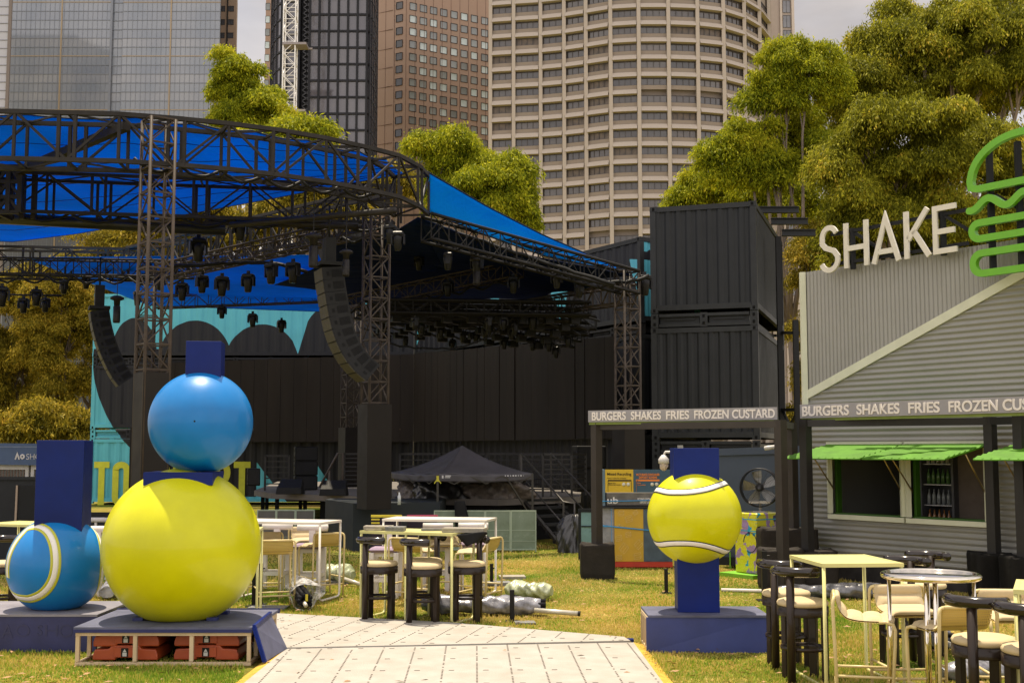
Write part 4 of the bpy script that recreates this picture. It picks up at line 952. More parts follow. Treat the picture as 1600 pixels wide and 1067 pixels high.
# --- towers
def tower(label, px, Y, ztop, wd, clad_py, plinth=None, m_=tr_fine, cw=None, zbase=0., rz=.18):
    c = P(px, 700, Y); t = T('truss_tower', label, 'tower', (c.x, Y, zbase), rz, 'lattice towers carrying the stage roof'); m = MB(); h = wd/2; b = MB(); clz = P(px, clad_py, Y).z
    n = int((ztop-zbase)/.41); dz = (ztop-zbase)/n
    for sx in (-1, 1):
        for sy in (-1, 1): m.tube([(sx*h, sy*h, 0), (sx*h, sy*h, ztop-zbase)], .028, 8)
    for i in range(n+1):
        z = i*dz
        if z < clz-zbase-.5: continue
        for s_ in (-1, 1):
            b.bar((-h, s_*h, z), (h, s_*h, z), .028); b.bar((s_*h, -h, z), (s_*h, h, z), .028)
            if i < n:
                q = 1 if i % 2 else -1; b.bar((-h*q, s_*h, z), (h*q, s_*h, z+dz), .022); b.bar((s_*h, -h*q, z), (s_*h, h*q, z+dz), .022)
    m.build('mast_leg', m_, t, world=False); b.build('lattice', m_, t, world=False)
    cw = cw or wd+.12; m = MB(); m.box((0, 0, (clz-zbase)/2), (cw, cw, clz-zbase)); m.build('cladding', mat('tower_cladding', (.020, .016, .013), .55, var=.2, vscale=1.5), t, world=False)
    return t
tower('nearest lattice tower, tall and brown before the teal containers', 235, 19.75, 7.46, .41, 583, cw=.46, rz=.65, m_=mat('tower_near_metal', (.058, .044, .034), .55, 0, var=.3, vscale=4, spec=.18))
tower('second lattice tower with its clad foot on the big dark plinth', 585, 24.4, 6.75, .40, 632, zbase=.86, rz=.5)
tower('rear right lattice tower in front of the black end of the mural wall', 982, 27.0, 6.0, .40, 642, zbase=.05, rz=.47)
tower('rear left lattice tower, small and far, seen just left of the second tower', 547, 36.5, 6.4, .42, 668, zbase=.05, rz=.53)
tower('thin far lattice tower seen through the nearest tower', 222, 31.0, 6.7, .42, 668)
t = T('tower_plinth', 'large dark grey plinth block under the second lattice tower', 'plinth', (P(585, 700, 24.3).x, 24.6, 0)); m = MB()
zp = P(580, 790, 23.6).z; a = G(497, 858); Q = [G(497, 855), G(551, 861), G(680, 858)]; Y0 = Q[1].y
m.poly([(Q[0].x, Q[0].y+.9, zp), (Q[1].x, Y0, zp), (Q[2].x+.1, Y0+.35, zp), (Q[2].x+.1, Y0+2.6, zp), (Q[0].x, Y0+2.6, zp)], zp, (0, 0, 1)); m.build('block', mat('plinth_grey', (.040, .049, .054), .65, var=.12, vscale=.8), t)

# --- canopies
def fabric(name, c, tl, rough=.6):
    m = bpy.data.materials.new(name); m.use_nodes = True; t = m.node_tree; b = t.nodes['Principled BSDF']; n = t.nodes.new; l = t.links.new
    b.inputs['Roughness'].default_value = .8; b.inputs['Specular IOR Level'].default_value = .06; g_ = n('ShaderNodeTexCoord'); z = n('ShaderNodeTexNoise'); z.inputs['Scale'].default_value = .5; z.inputs['Detail'].default_value = 5; l(g_.outputs['Object'], z.inputs['Vector'])
    r = n('ShaderNodeValToRGB'); r.color_ramp.elements[0].color = (*[v*.86 for v in c], 1); r.color_ramp.elements[1].color = (*[min(1, v*1.1) for v in c], 1); r.color_ramp.elements[0].position = .3; r.color_ramp.elements[1].position = .7
    l(z.outputs['Fac'], r.inputs['Fac']); l(r.outputs['Color'], b.inputs['Base Color'])
    wv = n('ShaderNodeTexNoise'); wv.inputs['Scale'].default_value = 2.2; wv.inputs['Detail'].default_value = 4; mpg = n('ShaderNodeMapping'); mpg.inputs['Scale'].default_value = (.35, 1.6, 1); l(g_.outputs['Object'], mpg.inputs['Vector']); l(mpg.outputs['Vector'], wv.inputs['Vector'])
    bpn = n('ShaderNodeBump'); bpn.inputs['Strength'].default_value = .7; bpn.inputs['Distance'].default_value = .12; l(wv.outputs['Fac'], bpn.inputs['Height']); l(bpn.outputs['Normal'], b.inputs['Normal'])
    if tl:
        o = t.nodes['Material Output']; tr = n('ShaderNodeBsdfTranslucent'); l(bpn.outputs['Normal'], tr.inputs['Normal']); mxs = n('ShaderNodeMixShader'); mxs.inputs[0].default_value = tl
        l(r.outputs['Color'], tr.inputs['Color']); l(b.outputs['BSDF'], mxs.inputs[1]); l(tr.outputs['BSDF'], mxs.inputs[2]); l(mxs.outputs['Shader'], o.inputs['Surface'])
    return m
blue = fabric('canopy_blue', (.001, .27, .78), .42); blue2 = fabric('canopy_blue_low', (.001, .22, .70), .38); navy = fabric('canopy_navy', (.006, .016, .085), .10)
def canopyA():
    t = T('canopy', 'bright blue fabric canopy stretched behind the curved front truss at the left', 'canopy', (-8, 24, 7.3), 0, 'blue fabric canopies of the stage roof')
    fr = [(-12.5, 20.1), (-8.2, 20.15), (-6.4, 20.3), (-5.45, 20.65), (-4.6, 21.1), (-3.75, 21.8), (-2.9, 22.7), (-2.45, 23.3)]; bk = [(-19.5, 31.2), (-13.4, 32.3), (-11.2, 31.0), (-9.2, 29.5), (-7.2, 28.1), (-5.2, 26.6), (-3.6, 25.3), (-2.2, 24.2)]
    def at(L, u):
        k = u*(len(L)-1); i = min(int(k), len(L)-2); f = k-i; return L[i][0]*(1-f)+L[i+1][0]*f, L[i][1]*(1-f)+L[i+1][1]*f
    def fn(u, v):
        a = at(fr, u); b = at(bk, u); x = a[0]*(1-v)+b[0]*v; y = a[1]*(1-v)+b[1]*v
        zf = 7.66-.05*math.sin(math.pi*((u*7) % 1)); z = zf*(1-v)+7.60*v-.03*math.sin(math.pi*v)+.010*math.sin(9*u+14*v)
        return (x, y, z)
    m = MB(); m.grid(fn, 84, 40); m.build('fabric', blue, t, solid=.006)
    e = MB(); e.tube([fn(i/84, 0) for i in range(85)], .014, 6); e.tube([fn(i/84, 1) for i in range(85)], .014, 6)
    for k in range(1, 7): e.tube([Vector(fn(i/84, k/7))-Vector((0, 0, .010)) for i in range(85)], .007, 4, smooth=False)
    e.build('edge_cable', mat('cable_edge', (.01, .02, .05), .5), t)
canopyA()
def canopyB():
    t = T('canopy', 'fabric roof over the stage with navy underside and a bright blue right edge', 'canopy', (-1.7, 24, 6.8), 0, 'blue fabric canopies of the stage roof')
    # bright outer strip, upper edge to lower edge
    up = [P(667, 268, 23.9), P(760, 320, 24.9), P(850, 366, 25.9), P(962, 416, 27.3)]; lo = [P(668, 331, 24.1), P(760, 368, 25.0), P(850, 400, 25.9), P(966, 424, 27.1)]
    def L(a, u):
        k = u*3; i = min(int(k), 2); return a[i].lerp(a[i+1], k-i)
    def fn(u, v): p = L(up, u).lerp(L(lo, u), v); return p+Vector((0, .10*math.sin(math.pi*v), -.03*math.sin(math.pi*u)*(1-v)))
    m = MB(); m.grid(fn, 40, 8); m.build('fascia', blue, t, solid=.006)
    e = MB(); e.tube([fn(i/40, 0) for i in range(41)], .016, 6); e.tube([fn(i/40, 1) for i in range(41)], .016, 6); e.build('edge_cable', MATS['cable_edge'], t)
    # navy ceiling
    pts = [(-1.9, 24.2, 6.70), (2.7, 27.0, 5.92), (2.2, 30.0, 5.95), (1.0, 33.6, 6.15), (-1.8, 35.8, 6.3), (-5.4, 36.5, 6.35), (-6.6, 33.5, 6.6), (-4.4, 28.0, 6.95)]
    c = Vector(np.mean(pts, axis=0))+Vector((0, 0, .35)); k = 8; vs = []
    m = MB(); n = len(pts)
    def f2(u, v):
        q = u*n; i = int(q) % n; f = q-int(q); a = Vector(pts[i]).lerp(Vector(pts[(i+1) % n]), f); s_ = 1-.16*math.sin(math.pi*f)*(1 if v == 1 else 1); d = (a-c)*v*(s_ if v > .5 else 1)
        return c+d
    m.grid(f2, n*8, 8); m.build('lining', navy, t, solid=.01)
canopyB()
def canopyC():
    t = T('canopy', 'lower blue fabric sheet seen below the rising truss, behind the stage lights', 'canopy', (-8, 34, 6.6), 0, 'blue fabric canopies of the stage roof')
    a, b, c_, d = Vector((-12.8, 31.5, 7.05)), Vector((-4.9, 30.5, 6.95)), Vector((-5.3, 38.0, 6.35)), Vector((-11.9, 39.5, 6.75))
    def fn(u, v): p = a.lerp(b, u).lerp(d.lerp(c_, u), v); return p+Vector((0, 0, -.12*math.sin(math.pi*u)*math.sin(math.pi*v)))
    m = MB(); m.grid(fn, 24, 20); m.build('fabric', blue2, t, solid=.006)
    e = MB(); e.tube([fn(i/20, 1) for i in range(21)], .015, 6); e.build('edge_cable', MATS['cable_edge'], t)
canopyC()

# --- line arrays
def line_array(label, path, rz, cw, cd, topY, group='curved loudspeaker arrays hanging from the roof'):
    p0 = path[0]; t = T('line_array', label, 'loudspeaker array', tuple(p0), rz, group); wm = world_mat(t).inverted(); m_ = mat('array_black', (.016, .016, .015), .55, var=.2, vscale=5); fm = mat('array_grille', (.062, .055, .034), .6, var=.15, vscale=8)
    # local frame: +x = front normal, z up; path given in local x,z
    for i in range(len(path)-1):
        a, b = path[i], path[i+1]; mid = (a+b)/2; ln = (b-a).length
        q = MB(); loc = wm @ mid; la = wm @ a; lb = wm @ b; dv = (lb-la).normalized(); nx = Vector((-dv.z, 0, dv.x)) if dv.z < 0 else Vector((dv.z, 0, -dv.x))
        nx = Vector((-dv.z, 0, dv.x)); s_ = Vector((0, 1, 0)); hl = ln*.485
        def V(x, y, z): return loc+nx*x+s_*y+dv*z
        vs = [V(x, y, z) for z in (-hl, hl) for x, y in ((-cd, -cw/2), (0, -cw/2), (0, cw/2), (-cd, cw/2))]
        q.add(vs, [(0, 1, 2, 3), (7, 6, 5, 4), (4, 5, 1, 0), (5, 6, 2, 1), (6, 7, 3, 2), (7, 4, 0, 3)])
        cab = q.build('cabinet', m_, t, world=False)
        g_ = MB(); vs = [V(x, y, z) for z in (-hl*.94, hl*.94) for x, y in ((.002, -cw/2+.015), (.014, -cw/2+.015), (.014, cw/2-.015), (.002, cw/2-.015))]
        g_.add(vs, [(0, 1, 2, 3), (7, 6, 5, 4), (4, 5, 1, 0), (5, 6, 2, 1), (6, 7, 3, 2), (7, 4, 0, 3)]); g_.build('grille', fm, cab, world=False)
        h_ = MB()
        for sy in (-1, 1):
            y = sy*(cw/2+.003)
            for x0, x1, z0, z1 in ((-cd*.30, -cd*.18, -.3, .35), (-cd*.92, -cd*.42, -.62, .62)):
                h_.add([V(x0, y, hl*z0), V(x1, y, hl*z0), V(x1, y, hl*z1), V(x0, y, hl*z1), V(x0, y-sy*.002, hl*z0), V(x1, y-sy*.002, hl*z0), V(x1, y-sy*.002, hl*z1), V(x0, y-sy*.002, hl*z1)], [(0, 1, 2, 3), (7, 6, 5, 4), (0, 4, 5, 1), (2, 6, 7, 3)])
        h_.build('handle_recess', mat('array_recess', (.006, .006, .006), .7), cab, world=False)
    f = MB(); L0 = wm @ path[0]; f.box(L0+Vector((-cd/2, 0, .10)), (cd*1.1, cw*.9, .07)); f.box(L0+Vector((-cd*.5, 0, .36)), (.20, .3, .5)); f.tube([L0+Vector((-cd*.5, 0, .6)), L0+Vector((-cd*.5, 0, 1.25))], .02, 6)
    f.build('flying_frame', m_, t, world=False)
YA = 23.0
pr = [(490, 421), (492, 441), (495, 460), (498, 479), (501.5, 498), (506, 517), (512, 535), (520, 552), (530, 568), (543, 583), (559, 596)]
line_array('curved black loudspeaker array hanging beside the second lattice tower', [P(x+7, y, YA+.0*i) for i, (x, y) in enumerate(pr)], math.radians(203), .60, .42, YA)
pl = [(136, 488), (138, 503), (141, 518), (145, 533), (150, 548), (156, 563), (163, 578), (171, 592), (180, 604)]
line_array('curved black loudspeaker array at the left, in front of the teal container edge', [P(x+4, y, 27.) for x, y in pl], math.radians(203), .56, .40, 27.)

# --- stage lights
def moving_head():
    t = T('stage_light', '', 'stage light', (0, 0, 0), 0, 'moving head stage lights hanging from the trusses'); m_ = mat('lamp_black', (.012, .012, .013), .4, var=.2)
    m = MB(); m.bbox((0, 0, -.07), (.34, .30, .13), .03); m.box((0, 0, .04), (.10, .05, .12)); m.build('base', m_, t, world=False)
    y = MB(); y.box((-.19, 0, -.24), (.045, .16, .30)); y.box((.19, 0, -.24), (.045, .16, .30)); y.box((0, 0, -.135), (.40, .18, .035)); y.build('yoke', m_, t, world=False)
    h = MB(); h.lathe((0, 0, -.58), [(.085, 0), (.105, .03), (.125, .2), (.15, .30), (.155, .42), (.11, .48)], 14); h.build('lamp_head', m_, t, world=False)
    l_ = MB(); l_.lathe((0, 0, -.585), [(.02, 0), (.078, .004), (.08, .02)], 14); l_.build('lens', mat('lamp_lens', (.05, .06, .07), .08, 0, spec=1.), t, world=False)
    return t
lamp = moving_head()
spots = [(285, 442, 27.2, 1.05), (316, 430, 27, 1.05), (347, 432, 26.6, 1.15), (388, 428, 26.2, 1.05), (424, 412, 25.9, 1.15), (458, 410, 25.5, 1.15), (310, 372, 26, 1.35), (3, 448, 25, 1.1), (37, 466, 29, .95), (57, 452, 28.6, 1.05), (71, 466, 29.2, .9), (395, 490, 32, .95), (347, 478, 33, .9), (610, 352, 21.9, .9), (622, 362, 21.7, .9), (745, 400, 26, 1.05), (802, 432, 27.5, 1.0), (1007, 430, 27, 1.2), (832, 490, 29, 1.0), (375, 345, 25, 1.1), (440, 500, 33, .9)]
labs = ['first', 'second', 'third', 'fourth', 'fifth', 'sixth']
for i, (px, py, Y, s_) in enumerate(spots):
    s_ *= .66
    lab = ('%s from the left in the row of black stage lights under the rising truss' % labs[i]) if i < 6 else ['large black stage light hanging high behind the nearest lattice tower', 'black stage light cut off by the left edge below the far truss', 'left one of the three small black lights at the far left', 'topmost of the three small black lights at the far left', 'right one of the three small black lights at the far left', 'small black light hanging low before the second black arch of the mural', 'small black light hanging low before the first black arch of the mural', 'left one of the two grey lights under the roof corner', 'right one of the two grey lights under the roof corner', 'black light hanging in front of the navy roof lining', 'black light hanging from the right edge truss before the mural', 'black light hanging beside the upper left corner of the black container stack', 'black light under the sloping rear truss', 'black light high between the first two heavy trusses', 'low black light left of the large curved loudspeaker array'][i-6]
    if i == 0: o = lamp; o.location = P(px, py, Y); o['label'] = lab; o.scale = (s_,)*3
    else: o = dup(lamp, P(px, py, Y), random.uniform(-.8, .8), lab, None, s_)
    # hang it: a short clamp tube up to the truss
# more lamps crowded on the rig inside the roof
rg = random.Random(11)
for i in range(22):
    k = i % 6; a = Vector((-4.4+k*.25, 34.5-k*1.25, 5.30-.05*k)); b = Vector((1.45+k*.17, 31.4-k*.55, 4.62+.10*k)); q = a.lerp(b, rg.uniform(.08, .95))
    dup(lamp, q+Vector((0, 0, .06)), rg.uniform(-3, 3), 'small black lamp among many on the dark rig trusses inside the stage roof', 'small black lamps crowded on the rig trusses inside the roof', .52)
for i, (px, py, Y, lab) in enumerate([(700, 395, 24.9, 'small black lamp on the right edge truss near the roof corner'), (870, 425, 26.2, 'small black lamp on the right edge truss before the teal spike'), (905, 440, 26.6, 'small black lamp on the right edge truss above the bare black containers'), (655, 400, 29.5, 'black lamp against the navy roof lining right of the second tower'), (700, 440, 29.0, 'black lamp on the fine sunlit truss under the navy lining'), (215, 455, 29.5, 'black lamp seen through the nearest lattice tower'), (250, 430, 28.5, 'black lamp just right of the nearest lattice tower'), (135, 430, 31, 'black lamp above the left loudspeaker array'), (100, 438, 31, 'black lamp left of the left loudspeaker array')]):
    dup(lamp, P(px, py, Y), rg.uniform(-3, 3), lab, None, .62)
# dark cable looms wrapped along the roof trusses
for (a, b, nsag, lab) in [((-12, 23.5, 6.74), (-2.6, 25.2, 6.74), 9, 'black cable loom laid along the second heavy truss'), ((-10.2, 32.9, 6.68), (-3.1, 26.0, 6.72), 11, 'black cable loom hanging in loops along the rising truss'), ((-6.2, 19.6, 6.78), (-2.5, 22.1, 6.78), 6, 'black cable loom laid on the lower chord of the curved front truss'), ((-4.6, 31.4, 5.6), (.2, 28.9, 6.2), 8, 'black cable loom on the fine truss under the navy lining'), ((-14, 31, 6.5), (-8.2, 30.1, 6.3), 8, 'black cable loom under the slim truss at the far left')]:
    A, Bq = Vector(a), Vector(b); n_ = nsag*8; pts = [A.lerp(Bq, k/n_)+Vector((0, rg.uniform(-.02, .02), -.16*abs(math.sin(math.pi*k/8))+rg.uniform(-.012, .012))) for k in range(n_+1)]
    m = MB(); m.tube(pts, .028, 6); o = m.build('cable', MATS['cable_black']); tag(o, lab, 'cable')
# truss hangers as a bar each
m = MB()
for (px, py, Y, s_) in spots[8:13]+spots[20:]:
    q = P(px, py, Y); m.tube([q+Vector((0, 0, .08)), q+Vector((.02, 0, .9))], .012, 5)
o = m.build('hanging_wire', mat('wire_black', (.02, .02, .02), .5), None) if False else None
m = MB(); m.tube([P(-20, 460, 29), P(96, 462, 29)], .022, 6); o = m.build('pipe', MATS['wire_black'] if 'wire_black' in MATS else mat('wire_black', (.02, .02, .02), .5)); tag(o, 'short horizontal pipe holding the three small lights at the far left', 'pipe')

# sagging black cables
cabs = [([(480, 425), (400, 395), (330, 420), (262, 415)], 26.5, 'black cable loom sagging along the row of stage lights'), ([(820, 470), (780, 540), (700, 560), (600, 535)], 29, 'long thin black cable sagging in an arc below the rig trusses'), ([(800, 400), (860, 425), (940, 460), (1015, 430)], 26.6, 'thick black cable sagging along the right edge truss to the container stack'), ([(665, 345), (740, 372), (830, 405), (960, 445)], 25.4, 'cable bundle following the bottom of the right edge truss')]
for pts, Y, lab in cabs:
    c = [P(x, y, Y) for x, y in pts]; q = []
    for i in range(25):
        u = i/24; b_ = [(1-u)**3, 3*u*(1-u)**2, 3*u*u*(1-u), u**3]; q.append(sum((c[k]*b_[k] for k in range(4)), Vector())+Vector((random.uniform(-.015, .015), 0, random.uniform(-.02, .02))))
    m = MB(); m.tube(q, .022 if 'thin' in lab else .04, 6); o = m.build('cable', MATS['cable_black']); tag(o, lab, 'cable')
# plastic covered chain motors
for px, py, Y, r, lab in ((541, 396, 22.4, .10, 'plastic covered chain hoist hanging left of the second lattice tower'), (490, 372, 22.6, .13, 'black covered chain hoist directly above the large loudspeaker array'), (183, 468, 26.6, .12, 'covered chain hoist above the left loudspeaker array'), (745, 408, 26, .12, 'foil wrapped hoist hanging before the navy roof lining')):
    m = MB(); c = P(px, py, Y); m.lathe(c-Vector((0, 0, r*1.1)), [(r*.55, 0), (r*.62, r*.9), (r*1.3, r*1.15), (r*1.25, r*1.5), (r*.6, r*1.8)], 10); m.lathe(c-Vector((0, 0, r*4.3)), [(r*.6, 0), (r*.68, r*.3), (r*.66, r*3.0), (r*.4, r*3.3)], 8); m.tube([c+Vector((0, 0, r*.6)), c+Vector((0, 0, 1.0))], .01, 5)
    o = m.build('chain_hoist', mat('hoist_cover', (.028, .025, .025), .4, var=.5, vscale=20)); tag(o, lab, 'chain hoist')

# ------------------------------------------------------------------ stage deck and things on it
def stage():
    t = T('stage_deck', 'low dark stage deck with a black skirt running in front of the mural wall', 'stage', (-3, 34, 0)); z = .95
    pts = [(-6.95, 33.0), (-6.1, 31.0), (-2.5, 27.6), (-.3, 27.0), (1.6, 28.6), (1.9, 33.5), (-3.6, 42.5), (-8.2, 42.8)]
    m = MB(); m.poly([(x, y, z) for x, y in pts], .14, (0, 0, 1)); m.build('deck', mat('deck_grey', (.13, .115, .10), .7, var=.2, vscale=2), t)
    k = MB(); k.poly([(x, y, z-.142) for x, y in [(-4.9, 31.3), (-2.5, 27.75), (-.3, 27.15), (1.45, 28.7), (1.75, 33.4), (-3.6, 42.3), (-5.2, 42.3)]], z-.146, (0, 0, 1)); k.build('skirt', mat('skirt_black', (.008, .008, .009), .8), t)
    for x, y in ((-6.75, 33.2), (-6.0, 31.3), (-5.3, 31.4), (-7.3, 36.5), (-6.3, 36.5), (-5.4, 36.5)):
        q = MB(); q.box((x, y, (z-.14)/2), (.09, .09, z-.145)); q.build('leg', MATS['skirt_black'], t)
stage()
rail_m = mat('rail_black', (.022, .020, .018), .5, .3)
def railing(label, pts, z0, h, nr, grp='black railings on the stage', post=.05):
    pts = [Vector(p) for p in pts]; t = T('railing', label, 'railing', (pts[0].x, pts[0].y, z0), 0, grp); m = MB(); r = MB()
    for i, p in enumerate(pts): m.box((p.x, p.y, p.z+h/2), (post, post, h))
    for a, b in zip(pts[:-1], pts[1:]):
        for k in range(nr+1):
            q = .18+(h-.2)*k/nr; r.bar(a+Vector((0, 0, q)), b+Vector((0, 0, q)), .03 if k < nr else .05)
    m.build('post', rail_m, t); r.build('rail', rail_m, t)
g0 = lambda px, Y, z: Vector((P(px, 700, Y).x, Y, z))
railing('black railing with horizontal bars left of the second tower', [g0(538, 33, .95), g0(562, 33, .95)]+[g0(610, 33, .95)], .95, 1.0, 7)
railing('black railing behind the marquee on the right half of the stage', [g0(625, 33, .95), g0(690, 33, .95), g0(760, 33, .95), g0(832, 32.5, .95), g0(878, 31.5, .95)], .95, 1.0, 5)
railing('black railing on the stage at the right, behind the bin shelter pole', [g0(812, 28.6, .95), g0(848, 28.2, .95), g0(893, 28.2, .95), g0(915, 29.5, .95)], .95, 1.0, 7)
railing('short black railing at the left of the stage near the teal container', [g0(415, 33, .95), g0(452, 33, .95)], .95, .95, 5)
def stairs():
    t = T('stairs', 'dark steel stairs coming down off the right end of the stage', 'stairs', tuple(g0(860, 26.6, 0))); m = MB(); m2 = MB(); a = g0(838, 28.2, .95); b = g0(905, 25.4, 0.02)
    for k in range(6):
        p = a.lerp(b, (k+.5)/6.); m.box((p.x, p.y, p.z+.03), (.32, 1.0, .05), rz=-.9)
    m.build('tread', mat('tread_dark', (.03, .03, .03), .6), t)
    sd = Vector((.35, .42, 0))
    for s_ in (-1, 1):
        m2.tube([a+sd*s_, b+sd*s_], .05, 4, smooth=False); m2.tube([a+sd*s_+Vector((0, 0, 1.0)), b+sd*s_+Vector((0, 0, .95)), b+sd*s_+Vector((.22, -.1, .93)), b+sd*s_+Vector((.22, -.1, .5)), b+sd*s_+Vector((0, 0, .5))], .022, 6)
        m2.bar(b+sd*s_, b+sd*s_+Vector((0, 0, .95)), .04); m2.bar(a+sd*s_, a+sd*s_+Vector((0, 0, 1)), .04); m2.tube([a+sd*s_+Vector((0, 0, .5)), b+sd*s_+Vector((0, 0, .5))], .015, 6)
    m2.build('handrail', mat('handrail_grey', (.06, .055, .05), .4, .5), t)
    t2 = T('handrail', 'slanting brown handrail going up beside the black railing left of the second tower', 'handrail', tuple(g0(500, 32.4, .95))); m = MB()
    m.tube([g0(500, 32.4, 1.05), g0(528, 32.4, 1.95), g0(536, 32.4, 1.95), g0(536, 32.4, .95)], .03, 6); m.bar(g0(515, 32.4, .95), g0(515, 32.4, 1.5), .05); m.build('rail', mat('handrail_brown', (.08, .06, .045), .5), t2)
stairs()
def speaker_stack(label, px, Y, w_, h, z0=.95, n=3, group='upright speakers and flight cases on the stage'):
    c = g0(px, Y, z0); t = T('speaker_stack', label, 'loudspeaker', tuple(c), .25, group); m_ = mat('case_black', (.014, .014, .014), .6); 
    for k in range(n):
        m = MB(); m.bbox((0, 0, h*(k+.5)/n), (w_, .5, h/n-.01), .02); b = m.build('cabinet', m_, t, world=False); q = MB(); q.box((0, -.252, h*(k+.5)/n), (w_*.86, .012, h/n*.82)); q.build('grille', mat('case_grille', (.03, .03, .03), .7, bump=.4, bscale=300), b, world=False)
        r = MB()
        for zz in (.25, .7): r.box((-w_/2-.003, 0, h*(k+zz)/n), (.01, .2, .07))
        r.build('handle_recess', MATS['array_recess'], b, world=False)
speaker_stack('tall narrow loudspeaker column standing on the stage before the lower teal spike', 478, 33.5, .62, 1.18+.0)
speaker_stack('dark loudspeaker on a stand at the right edge of the big yellow ball', 397, 31.5, .32, .45, 1.12, 1)
speaker_stack('flight case under the right side of the marquee', 731, 31.5, .75, .95, .95, 2)
speaker_stack('flight case at the rear of the stage left of the rear right tower', 920, 32.2, .8, 1.2, .95, 2)
for px, Y, lab in ((455, 30.2, 'wedge floor monitor left on the stage edge'), (523, 29.2, 'wedge floor monitor beside the second tower')):
    m = MB(); c = g0(px, Y, .955); m.add([c+Vector(v) for v in ((-.32, -.25, 0), (.32, -.25, 0), (.32, .25, 0), (-.32, .25, 0), (-.30, -.22, .16), (.30, -.22, .16), (.27, .2, .36), (-.27, .2, .36))], [(3, 2, 1, 0), (4, 5, 6, 7), (0, 1, 5, 4), (1, 2, 6, 5), (2, 3, 7, 6), (3, 0, 4, 7)])
    o = m.build('floor_monitor', MATS['case_black'], bev=.01); tag(o, lab, 'loudspeaker', 'wedge monitors on the stage')
# marquee
def marquee():
    Y = 27.0; C = P(684, 740, 25.6); Lf = P(611, 739, 27.9); Rt = P(832, 737, 26.6); ze = C.z; zt = P(720, 696, 27.4).z; dz = P(684, 740, 25.6).z-P(684, 752, 25.6).z
    c0 = Vector((C.x, C.y, 0)); l0 = Vector((Lf.x, Lf.y, 0)); r0 = Vector((Rt.x, Rt.y, 0)); b0 = l0+r0-c0; cen = (l0+r0)/2; cen.x = P(722, 700, cen.y).x; C4 = [c0, r0, b0, l0]
    t = T('marquee', 'black pop-up marquee with a pointed roof and lowered legs before the stage', 'marquee', tuple(c0)); fb = mat('marquee_black', (.060, .056, .064), .55, var=.15, vscale=2, bump=.35, bscale=3)
    ap = Vector((cen.x, cen.y, zt)); m = MB(); v_ = MB()
    for i in range(4):
        A, Bq = C4[i], C4[(i+1) % 4]
        def fn(u, v, A=A, Bq=Bq):
            e = A.lerp(Bq, u)+Vector((0, 0, ze)); q = ap.lerp(e, v); q.z += -.09*math.sin(math.pi*v)-.03*math.sin(math.pi*u)*v+.012*math.sin(u*19+v*5)*v; return q
        m.grid(fn, 16, 14)
        n = Vector((Bq.y-A.y, -(Bq.x-A.x), 0)).normalized()
        v_.grid(lambda u, v, A=A, Bq=Bq, n=n: A.lerp(Bq, u)+n*(.006+.012*math.sin(u*26)*v)+Vector((0, 0, ze-.03*math.sin(math.pi*u)-dz*v)), 30, 4)
    m.build('roof', fb, t, solid=.004); v_.build('valance', fb, t, solid=.004); lg = mat('marquee_leg', (.05, .045, .035), .5, .3)
    for p in C4:
        q = MB(); q.bar((p.x, p.y, .0 if p.y < 27.2 else .95), (p.x, p.y, ze-.02), .045); q.build('leg', lg, t)
    q = MB(); u1 = (r0-c0).normalized(); q.bar(c0+u1*((r0-c0).length*.72)+Vector((0, 0, ze-.1)), r0+Vector((-.1, 0, ze-.85)), .03)
    for i in range(4):
        for k in range(6): a = C4[i].lerp(C4[(i+1) % 4], k/6); b = C4[i].lerp(C4[(i+1) % 4], (k+1)/6); zz = (ze-.06, ze-.22); q.bar(a+Vector((0, 0, zz[k % 2])), b+Vector((0, 0, zz[(k+1) % 2])), .02)
    q.build('scissor_frame', lg, t)
    wt = mat('white_print', (.55, .55, .55), .6); u1 = (r0-c0).normalized(); nn = Vector((u1.y, -u1.x, 0)); L = (r0-c0).length; pr = MB(); rz = math.atan2(u1.y, u1.x)
    def mk(u, z, w_, h): pr.box(c0+u1*(L*u)+nn*.026+Vector((0, 0, ze-z)), (w_, .006, h), rz=rz)
    mk(.045, .065, .035, .06); mk(.10, .045, .13, .022); mk(.095, .078, .12, .018); pr.build('print', wt, t); pr = MB()
    for k, w_ in enumerate((.022, .03, .016, .034, .034, .018, .038, .008)): mk(.70+k*.028, .055, w_, .026)
    pr.build('print', wt, t); yv = MB()
    for p in (c0, l0): yv.box((p.x, p.y-.03, ze-.1), (.05, .03, .12)); yv.bar((p.x, p.y-.03, ze-.1), (p.x-.07, p.y-.03, ze-.2), .02); yv.bar((p.x, p.y-.03, ze-.1), (p.x+.07, p.y-.03, ze-.2), .02)
    yv.build('tie_tab', mat('tab_yellow', (.55, .5, .03), .5), t)
marquee()
# ------------------------------------------------------------------ grey corrugated food shed at the right
WA = Vector((5.06, 19.3, 0)); WB = Vector((6.67, 17.0, 0)); WU = (WB-WA).normalized(); WN = Vector((WU.y, -WU.x, 0))      # WN points out of the wall, to the camera
def wu(px, py=700, off=0.):       # distance along the wall line (shifted outward by off) seen at px
    O = WA+WN*off; r = ray(px, py); a = r.x/r.y; return (a*O.y-O.x)/(WU.x-a*WU.y)
def wz(px, py, off=0.): q = WA+WN*off+WU*wu(px, py, off); return P(px, py, q.y).z
def W(u, z, off=0.): return WA+WU*u+WN*off+Vector((0, 0, z))
U0 = wu(1262, 620); UE = U0+6.6; ZTOP = wz(1262, 425); 
D0 = wz(1266, 617); D1 = wz(1598, 428); SL = (D1-D0)/(wu(1598, 428)-U0)
dz_ = lambda u: D0+SL*(u-U0); du_ = lambda z: U0+(z-D0)/SL
